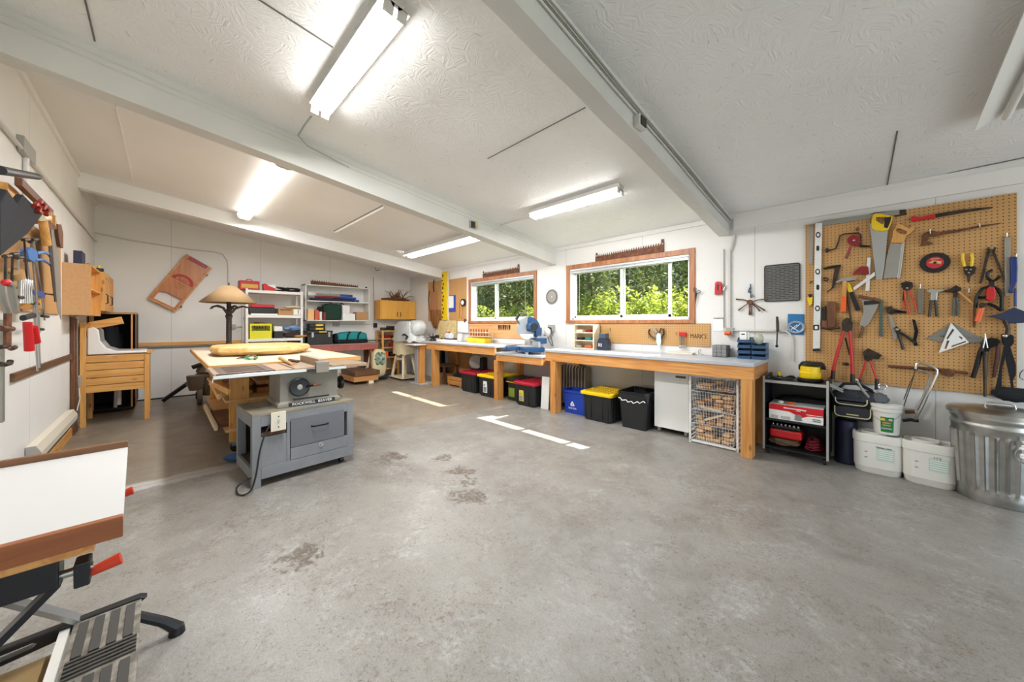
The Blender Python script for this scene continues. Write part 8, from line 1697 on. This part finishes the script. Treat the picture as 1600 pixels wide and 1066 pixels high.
for a_, c_ in ((-7.68, -7.145), (-7.135, -6.60)):
    d_ = MB().poly([(a_, yf, 1.385), (c_, yf, 1.385), (c_, yf, 1.86), (a_, yf, 1.86)], (0, -.018, 0), [[(a_+.06, yf, 1.445), (c_-.06, yf, 1.445), (c_-.06, yf, 1.80), (a_+.06, yf, 1.80)]]).build('door', M_PINEV, t); MB().box((a_+.055, yf-.015, 1.44), (c_-.055, yf-.008, 1.805)).build('panel', M_PINEV, d_)
    MB().tube([((a_+c_)/2+.2, yf, 1.47), ((a_+c_)/2+.2, yf+.02, 1.48), ((a_+c_)/2+.2, yf+.02, 1.58), ((a_+c_)/2+.2, yf, 1.59)], .006).build('handle', M_BLACKM, d_, smooth=True)
q = oy(113, 408, -.62); tag(MB().box((-6.02, -.66, 1.846), (-5.80, -.60, 1.99)).build('blue_box', mat('ink_blue_box', rgb(40, 44, 74), .5), bevel=.004), 'dark ink-blue box on top of the particle-board cabinet', 'box')
tag(MB().tube([(-6.2, -.62, 1.865), (-6.2, -.60, 1.895), (-6.28, -.60, 1.90), (-6.3, -.60, 1.865)], .014).build('black_clip', M_BLACK, smooth=True), 'small black clip on top of the particle-board cabinet', 'clip')
t = T('small_jar', 'small black jar with a yellow top on the pine wall cabinet', 'jar', (-6.9, -.58, 1.861)); MB().cyl((-6.9, -.58, 1.861), (-6.9, -.58, 1.93), .045, n=16).build('body', M_BLACK, t, smooth=40); MB().cyl((-6.92, -.58, 1.93), (-6.92, -.58, 1.97), .018, n=12).build('top', M_YEL, t, smooth=40)

# tool rack on the left wall
def ly(u, v, o=.06): return oy(u, v, YL+o)
def lp(pts, o): return [ly(u, v, o) for u, v in pts]
def lfl(name, pts, m, parent=None, o=.06, th=.01, bev=.0015): return MB().poly(lp(pts, o), (0, -th, 0)).build(name, m, parent, bevel=bev)
def ltp(name, pts, r, m, parent=None, o=.05, n=8): return MB().tube(lp(pts, o), r, n).build(name, m, parent, smooth=True)
zz0, zz1 = ly(60, 492, .02).z, ly(60, 330, .02).z
tag(MB().box((ly(96, 400, .02).x, YL+.002, 1.315), (-3.6, YL+.016, 1.98)).build('tool_board', M_HARD), 'tan hardboard tool panel on the left wall behind the clamps', 'panel')
a, c = ly(92, 352, .16), ly(0, 268, .16)
tag(MB().bar((a.x, YL+.12, 2.06), (-3.5, YL+.12, 2.06), .03, .05).build('long_pole', M_OLDW, bevel=.004), 'long brown pole rail over the clamps on the left wall', 'pole')
tag(MB().bar((a.x+.1, YL+.07, 2.01), (-3.5, YL+.07, 2.01), .03, .07).build('pine_batten', M_PINE, bevel=.004), 'yellow pine batten under the brown pole on the left wall', 'batten')
for x in (a.x+.15, -4.3): struct(MB().box((x, YL, 1.96), (x+.03, YL+.15, 2.035)).build('trim_%d' % (60+int(-x*3)), M_PINE))
tag(MB().cyl(ly(58, 276, .20), ly(0, 266, .26), .018, n=12).build('black_tube', M_BLACK, smooth=40), 'thick black tube sticking out at the top left of the photo', 'tube')
# folded black apron
b = MB(); P_ = [ly(*p) for p in ((0, 305, .24),)] if False else None
ap = lambda pts, o: [ly(u, v, o) for u, v in pts]
t = T('hanging_apron', 'black cloth hanging in folds over the clamps on the left wall', 'cloth', ly(30, 345, .2))
MB().poly(ap([(0, 320), (12, 296), (22, 315), (20, 345), (0, 385)], .22), (0, -.02, 0)).build('fold', M_BLACKF, t, bevel=.008); MB().poly(ap([(12, 296), (28, 318), (38, 305), (68, 335), (45, 365), (0, 402), (0, 340)], .19), (0, -.03, 0)).build('sheet', M_BLACKF, t, bevel=.008)
M_CB = mat('clamp_blue', rgb(64, 120, 190), .4)
t = T('trigger_clamp', 'light blue trigger clamp with curved handles, upper one on the left wall', 'clamp', ly(60, 400)); lfl('body', [(43, 392), (50, 387), (58, 393), (60, 402), (54, 410), (46, 405)], M_CB, t, .14, .03); ltp('handle', [(56, 396), (68, 394), (76, 397), (80, 402)], .011, M_CB, t, .13); ltp('handle', [(54, 406), (66, 406), (76, 411), (81, 416)], .010, M_CB, t, .13); ltp('bar', [(30, 392), (55, 399)], .005, M_STEEL, t, .12)
t = T('trigger_clamp', 'dark blue trigger clamp below the light blue one on the left wall', 'clamp', ly(62, 460)); lfl('body', [(52, 452), (58, 455), (66, 455), (72, 460), (70, 465), (60, 463), (52, 460)], mat('deep_clamp_blue', rgb(30, 70, 150), .4), t, .13, .03); ltp('screw', [(70, 459), (86, 461)], .006, M_DARKST, t, .12)
for k, (u0, v0, u1, v1, m_, lb) in enumerate(((48, 375, 62, 520, M_STEELD, 'first'), (52, 372, 70, 500, M_STEEL, 'second'), (42, 405, 54, 480, M_STEELD, 'third'), (38, 372, 44, 470, M_DARKST, 'fourth'), (20, 395, 18, 455, M_DARKST, 'fifth'), (28, 400, 30, 470, M_STEELD, 'sixth'), (9, 398, 8, 450, M_DARKST, 'seventh'))):
    t = T('bar_clamp', 'slim steel bar clamp in the tangle on the left wall, %s of seven' % lb, 'clamp', ly(u0, v1)); MB().bar(ly(u0, v0, .10+.012*k), ly(u1, v1, .10+.012*k), .016, .007, up=(0, 1, 0)).build('bar', m_, t); ltp('jaw', [(u0-2, v0+3), (u0+6, v0+2)], .010, M_DARKST, t, .10+.012*k); ltp('lower_jaw', [(u1-4, v1-6), (u1+5, v1-5)], .010, M_DARKST, t, .10+.012*k)
for k, (pts, grip, lb) in enumerate((([(52, 455), (54, 500), (59, 580)], [(39, 502), (50, 500), (53, 549), (39, 549)], 'left'), ([(56, 452), (59, 500), (62, 575)], [(48, 512), (57, 508), (60, 534), (50, 538)], 'right'))):
    t = T('screw_clamp', 'long steel clamp with red grip low on the left wall, %s of two' % lb, 'clamp', ly(55, 540)); ltp('bar', pts, .006, M_STEEL, t, .12+.02*k)
    gx = [(42, 504, 46, 548), (51, 511, 56, 535)][k]; MB().cyl(ly(gx[0]+1, gx[1], .17+.01*k), ly(gx[2], gx[3], .17+.01*k), .018, .020, 14).build('grip', M_RED, t, smooth=40); ltp('head', [(36, 498-2*k), (52, 494-2*k)], .013, M_BLACK, t, .16)
t = T('hand_saw', 'old hand saw with a brown handle hanging at the right of the clamps', 'saw', ly(90, 420)); lfl('blade', [(76, 355), (88, 356), (94, 420), (96, 500), (90, 482), (82, 410)], M_STEELD, t, .10, .004); lfl('handle', [(90, 350), (96, 351), (99, 365), (99, 388), (95, 386), (92, 370)], M_OLDW, t, .12, .02)
t = T('hand_saw', 'dark-bladed hand saw beside the old brown-handled one', 'saw', ly(82, 420)); lfl('blade', [(74, 358), (80, 358), (89, 472), (86, 472), (80, 420)], M_DARKST, t, .14, .004); lfl('handle', [(75, 344), (88, 344), (89, 358), (76, 359)], M_OLDW, t, .14, .02)
t = T('wooden_mallet', 'yellow wooden mallet handle hanging beneath the batten on the left wall', 'mallet', ly(70, 365)); MB().cyl(ly(67, 345, .17), ly(73, 382, .17), .020, .022, 12).build('handle', M_PINEV, t, smooth=40); ltp('head', [(64, 341), (74, 340)], .02, M_PALE, t, .17)
for k, (u, v) in enumerate(((57, 322), (64, 318), (70, 326))): tag(MB().tube([ly(u-3, v, .2), ly(u, v-4, .2), ly(u+4, v+2, .2), ly(u+2, v+10, .2)], .012).build('red_clamp', mat('old_red', rgb(150, 44, 34), .5), smooth=True), 'small old red clamp hooked on the batten, %s of three' % ('left', 'middle', 'right')[k], 'clamp')
t = T('c_clamp', 'pale grey C-clamp hanging at the left edge of the photo', 'clamp', ly(12, 470)); MB().tube(lp([(12, 488), (4, 462), (2, 446), (10, 440), (17, 446), (24, 486)], .17), .015).build('frame', M_STEELD, t, smooth=True); MB().sph(ly(9, 442, .19), .016).build('cap', M_RED, t, smooth=True)
t = T('pipe_wrench_clamp', 'rusty screw clamp with hooked ends at the left edge of the photo', 'clamp', ly(12, 520)); ltp('screw', [(12, 488), (11, 545)], .013, M_RUST, t, .17); ltp('arm', [(0, 513), (18, 514)], .014, M_RUST, t, .17); ltp('hook', [(0, 543), (10, 540), (18, 545), (23, 543)], .011, M_DARKST, t, .17); ltp('hook', [(0, 569), (8, 570), (15, 568), (16, 564)], .012, M_DARKST, t, .15)
for k in range(6):
    u = 34+k*3.2; tag(MB().tube(lp([(u, 434+k), (u-1, 455), (u-2+k*.4, 474)], .15), [.006, .0035, .007]).build('ring_spanner', M_STEEL, smooth=True), 'chrome spanner hanging in the row on the left wall', 'spanner', 'chrome spanners on the left wall')
tag(MB().box((ly(44, 485, .08).x, YL+.02, 1.33), (-4.2, YL+.10, 1.40)).build('pine_ledge', M_PINE, bevel=.003), 'yellow pine ledge below the spanners on the left wall', 'ledge')
tag(MB().cyl(ly(22, 424, .15), ly(24, 434, .15), .035, n=14).build('tan_reel', M_CARD, smooth=40), 'tan round reel among the clamps on the left wall', 'reel')
tag(MB().bar(ly(1, 500, .05), ly(1, 660, .05), .05, .02, up=(0, 1, 0)).build('dark_rail', M_STEELD), 'dark steel bar hanging at the extreme left edge', 'bar')

# ================================================================ folding work stand in the near left corner
M_WMB = mat('black_frame_enamel', rgb(28, 28, 32), .35); M_WSIL = mat('silver_tube', rgb(170, 172, 172), .35, .8); M_ORR = mat('orange_red_handle', rgb(206, 60, 30), .45)
M_MELA = mat('white_melamine', rgb(206, 206, 204), .35); M_MAH = wood('reddish_brown_rail', rgb(132, 74, 40), rgb(158, 94, 54), 'X', 1, .45)
zt = .75; px0, px1, py0, py1 = -2.02, -1.315, -.66, -.085
t = T('router_table', 'white melamine board with brown wooden rails clamped on the folding stand', 'board', (-1.67, -.37, zt-.05))
MB().add([(px0, py0, zt-.018), (px1, py0, zt-.018), (px1, -.07, zt-.018), (px0, -.096, zt-.018), (px0, py0, zt), (px1, py0, zt), (px1, -.07, zt), (px0, -.096, zt)], [(3,2,1,0),(4,5,6,7),(0,1,5,4),(1,2,6,5),(2,3,7,6),(3,0,4,7)]).build('board', M_MELA, t)
MB().box((px0-.02, py0, zt-.02), (px0, -.096, zt+.022)).build('back_rail', wood('dark_back_rail', rgb(104, 66, 36), rgb(126, 84, 50), 'Y', 1, .5, False), t, bevel=.002)
MB().box((px1, py0, zt-.047), (px1+.02, -.07, zt+.004)).build('front_rail', wood('reddish_front_rail', rgb(132, 74, 40), rgb(158, 94, 54), 'Y', 1, .45), t, bevel=.002)
t = T('folding_workbench', 'black folding workbench stand with red crank handles under the white board', 'workbench', (-1.75, -.35, 0)); wz = .70
for y in (-.62, -.30): MB().box((-2.0, y, wz-.03), (-1.34, y+.18, wz-.0)).build('jaw', M_FIR, t)
for x in (-1.95, -1.42):
    MB().box((x, -.66, wz-.10), (x+.07, -.175, wz-.032)).build('jaw_carrier', M_WMB, t, bevel=.004)
    c_ = MB().cyl((x+.035, -.18, wz-.085), (x+.035, -.125, wz-.085), .010, n=10).build('screw', M_STEEL, t, smooth=True); MB().box((x+.01, -.155, wz-.12), (x+.06, -.128, wz-.06)).build('crank', M_WMB, c_, bevel=.004)
    MB().cyl((x+.035, -.128, wz-.10), (x+.035, -.078, wz-.088), .011, .015, 12).build('crank_handle', M_ORR, c_, smooth=40)
    for (p, q) in (((x+.03, -.60, wz-.1), (x+.03, -.16, .16)), ((x+.03, -.18, wz-.1), (x+.03, -.58, .16))): MB().bar(p, q, .014, .045, up=(1, 0, 0)).build('brace', M_WSIL if p[1] < -.5 else M_WMB, t)
MB().box((-2.0, -.50, .48), (-1.9, -.28, .62)).build('gusset', M_WMB, t, bevel=.004)
# lower H frame with handle slot, step and feet
MB().poly([(-1.93, y, z) for y, z in ((-.64, .13), (-.06, .19), (-.04, .205), (-.06, .215), (-.64, .205))], (.03, 0, 0), [[(-1.93, y, z) for y, z in ((-.44, .168), (-.30, .178), (-.29, .188), (-.30, .195), (-.44, .19), (-.45, .18))]]).build('side_frame', M_WMB, t, bevel=.003)
MB().poly([(-1.44, y, z) for y, z in ((-.64, .13), (-.06, .19), (-.04, .205), (-.06, .215), (-.64, .205))], (.03, 0, 0)).build('side_frame', M_WMB, t, bevel=.003)
M_STEP = mat('worn_grey_step', rgb(96, 90, 80), .55, noise_=(30, .3, rgb(150, 144, 130))); st = MB().box((-1.90, -.215, .195), (-1.44, -.055, .208)).build('step', M_STEP, t, bevel=.003)
b = MB()
for i in range(4): b.box((-1.88, -.20+i*.036, .208), (-1.70, -.178+i*.036, .2125))
for i in range(5): b.box((-1.69+i*.018, -.208, .208), (-1.682+i*.018, -.06, .213))
for i in range(4): b.box((-1.59, -.20+i*.036, .208), (-1.46, -.178+i*.036, .2125))
b.build('tread_ribs', mat('dark_tread', rgb(62, 60, 56), .6), st)
MB().box((-1.90, -.245, .18), (-1.44, -.222, .20)).build('pale_rail', M_PAIL, t)
MB().box((-1.90, -.64, .12), (-1.44, -.25, .135)).build('floor_board', mat('tan_dusty_board', rgb(176, 148, 100), .7, noise_=(5, .5, rgb(160, 132, 88))), t)
for x in (-1.93, -1.44):
    for y, s in ((-.10, 1), (-.60, -1)):
        MB().tube([(x+.015, y, .17), (x+.0, y+s*.10, .07), (x-.0, y+s*.14, .022)], [.016, .018, .022], 8).build('foot_arm', M_WMB, t, smooth=True)
        MB().cyl((x, y+s*.14, .0), (x, y+s*.14, .03), .026, .022, 14).build('foot', M_BLACK, t, smooth=40)
# junction boxes and cables on the beams
t = T('beam_outlet', 'white outlet box with black sockets on the right ceiling beam', 'outlet', (0, 0, 0)); q = oy(1000, 195, 0.001) if False else None
xb = b2r+.001; q = ox(996, 194, xb); t.location = q; MW[t.name] = TR(q)
MB().box((xb, q.y-.055, q.z-.04), (xb+.04, q.y+.045, q.z+.035)).build('box', M_PIPE, t, bevel=.004); MB().box((xb+.04, q.y-.04, q.z-.03), (xb+.048, q.y+.03, q.z+.025)).build('plate', M_BLACK, t)
for k, dz in enumerate((.045, .075, .105)): tag(MB().tube([(xb+.012, YL+.05+(YW-.1-YL)*i/14, zceil(YL+.05+(YW-.1-YL)*i/14)-.225+.225-dz+.006*math.sin(i*1.3+k)) for i in range(15)], .006+.003*(k == 0), 6).build('beam_cable', M_PIPE if k != 1 else M_STEELD, smooth=True), 'painted cable clipped along the right side of the right beam, %s of three' % ('top', 'middle', 'lowest')[k], 'cable')
xb = b1r+.001
for k, dz in enumerate((.05, .09)): tag(MB().tube([(xb+.009, YL+.05+(YW-.1-YL)*i/14, zceil(YL+.05+(YW-.1-YL)*i/14)-dz+.004*math.sin(i*1.9+k)) for i in range(15)], .006, 6).build('beam_cable', M_PIPE, smooth=True), 'painted cable clipped along the side of the middle beam, %s of two' % ('upper', 'lower')[k], 'cable')
q = ox(738, 352, xb); t = T('beam_outlet', 'black and cream socket box on the middle ceiling beam', 'outlet', q); MB().box((xb, q.y-.06, q.z-.045), (xb+.04, q.y+.05, q.z+.045)).build('box', M_EDGE, t, bevel=.003); MB().box((xb+.04, q.y-.055, q.z-.045), (xb+.055, q.y+.0, q.z+.03)).build('plug', M_BLACK, t, bevel=.003); MB().box((xb+.04, q.y+.005, q.z-.02), (xb+.06, q.y+.045, q.z+.03)).build('adapter', mat('cream_adapter', rgb(206, 186, 120), .5), t, bevel=.003)
a = oc(486, 182, .075); c = ox(466, 212, xb+.01); d = ox(480, 228, xb+.01); tag(MB().tube([a, (a+c)/2+Vector((0, 0, .01)), c, d, ox(545, 262, xb+.01)], .007, 8).build('light_cable', M_EDGE, smooth=True), 'cable from the nearest strip light to the middle beam', 'cable')
a = oc(829, 340, .06); c = ox(783, 352, xb+.01); tag(MB().tube([a, (a+c)/2+Vector((0, 0, .012)), c, ox(770, 361, xb+.01)], .007, 8).build('light_cable', M_PIPE, smooth=True), 'cable from the slim strip light to the middle beam', 'cable')
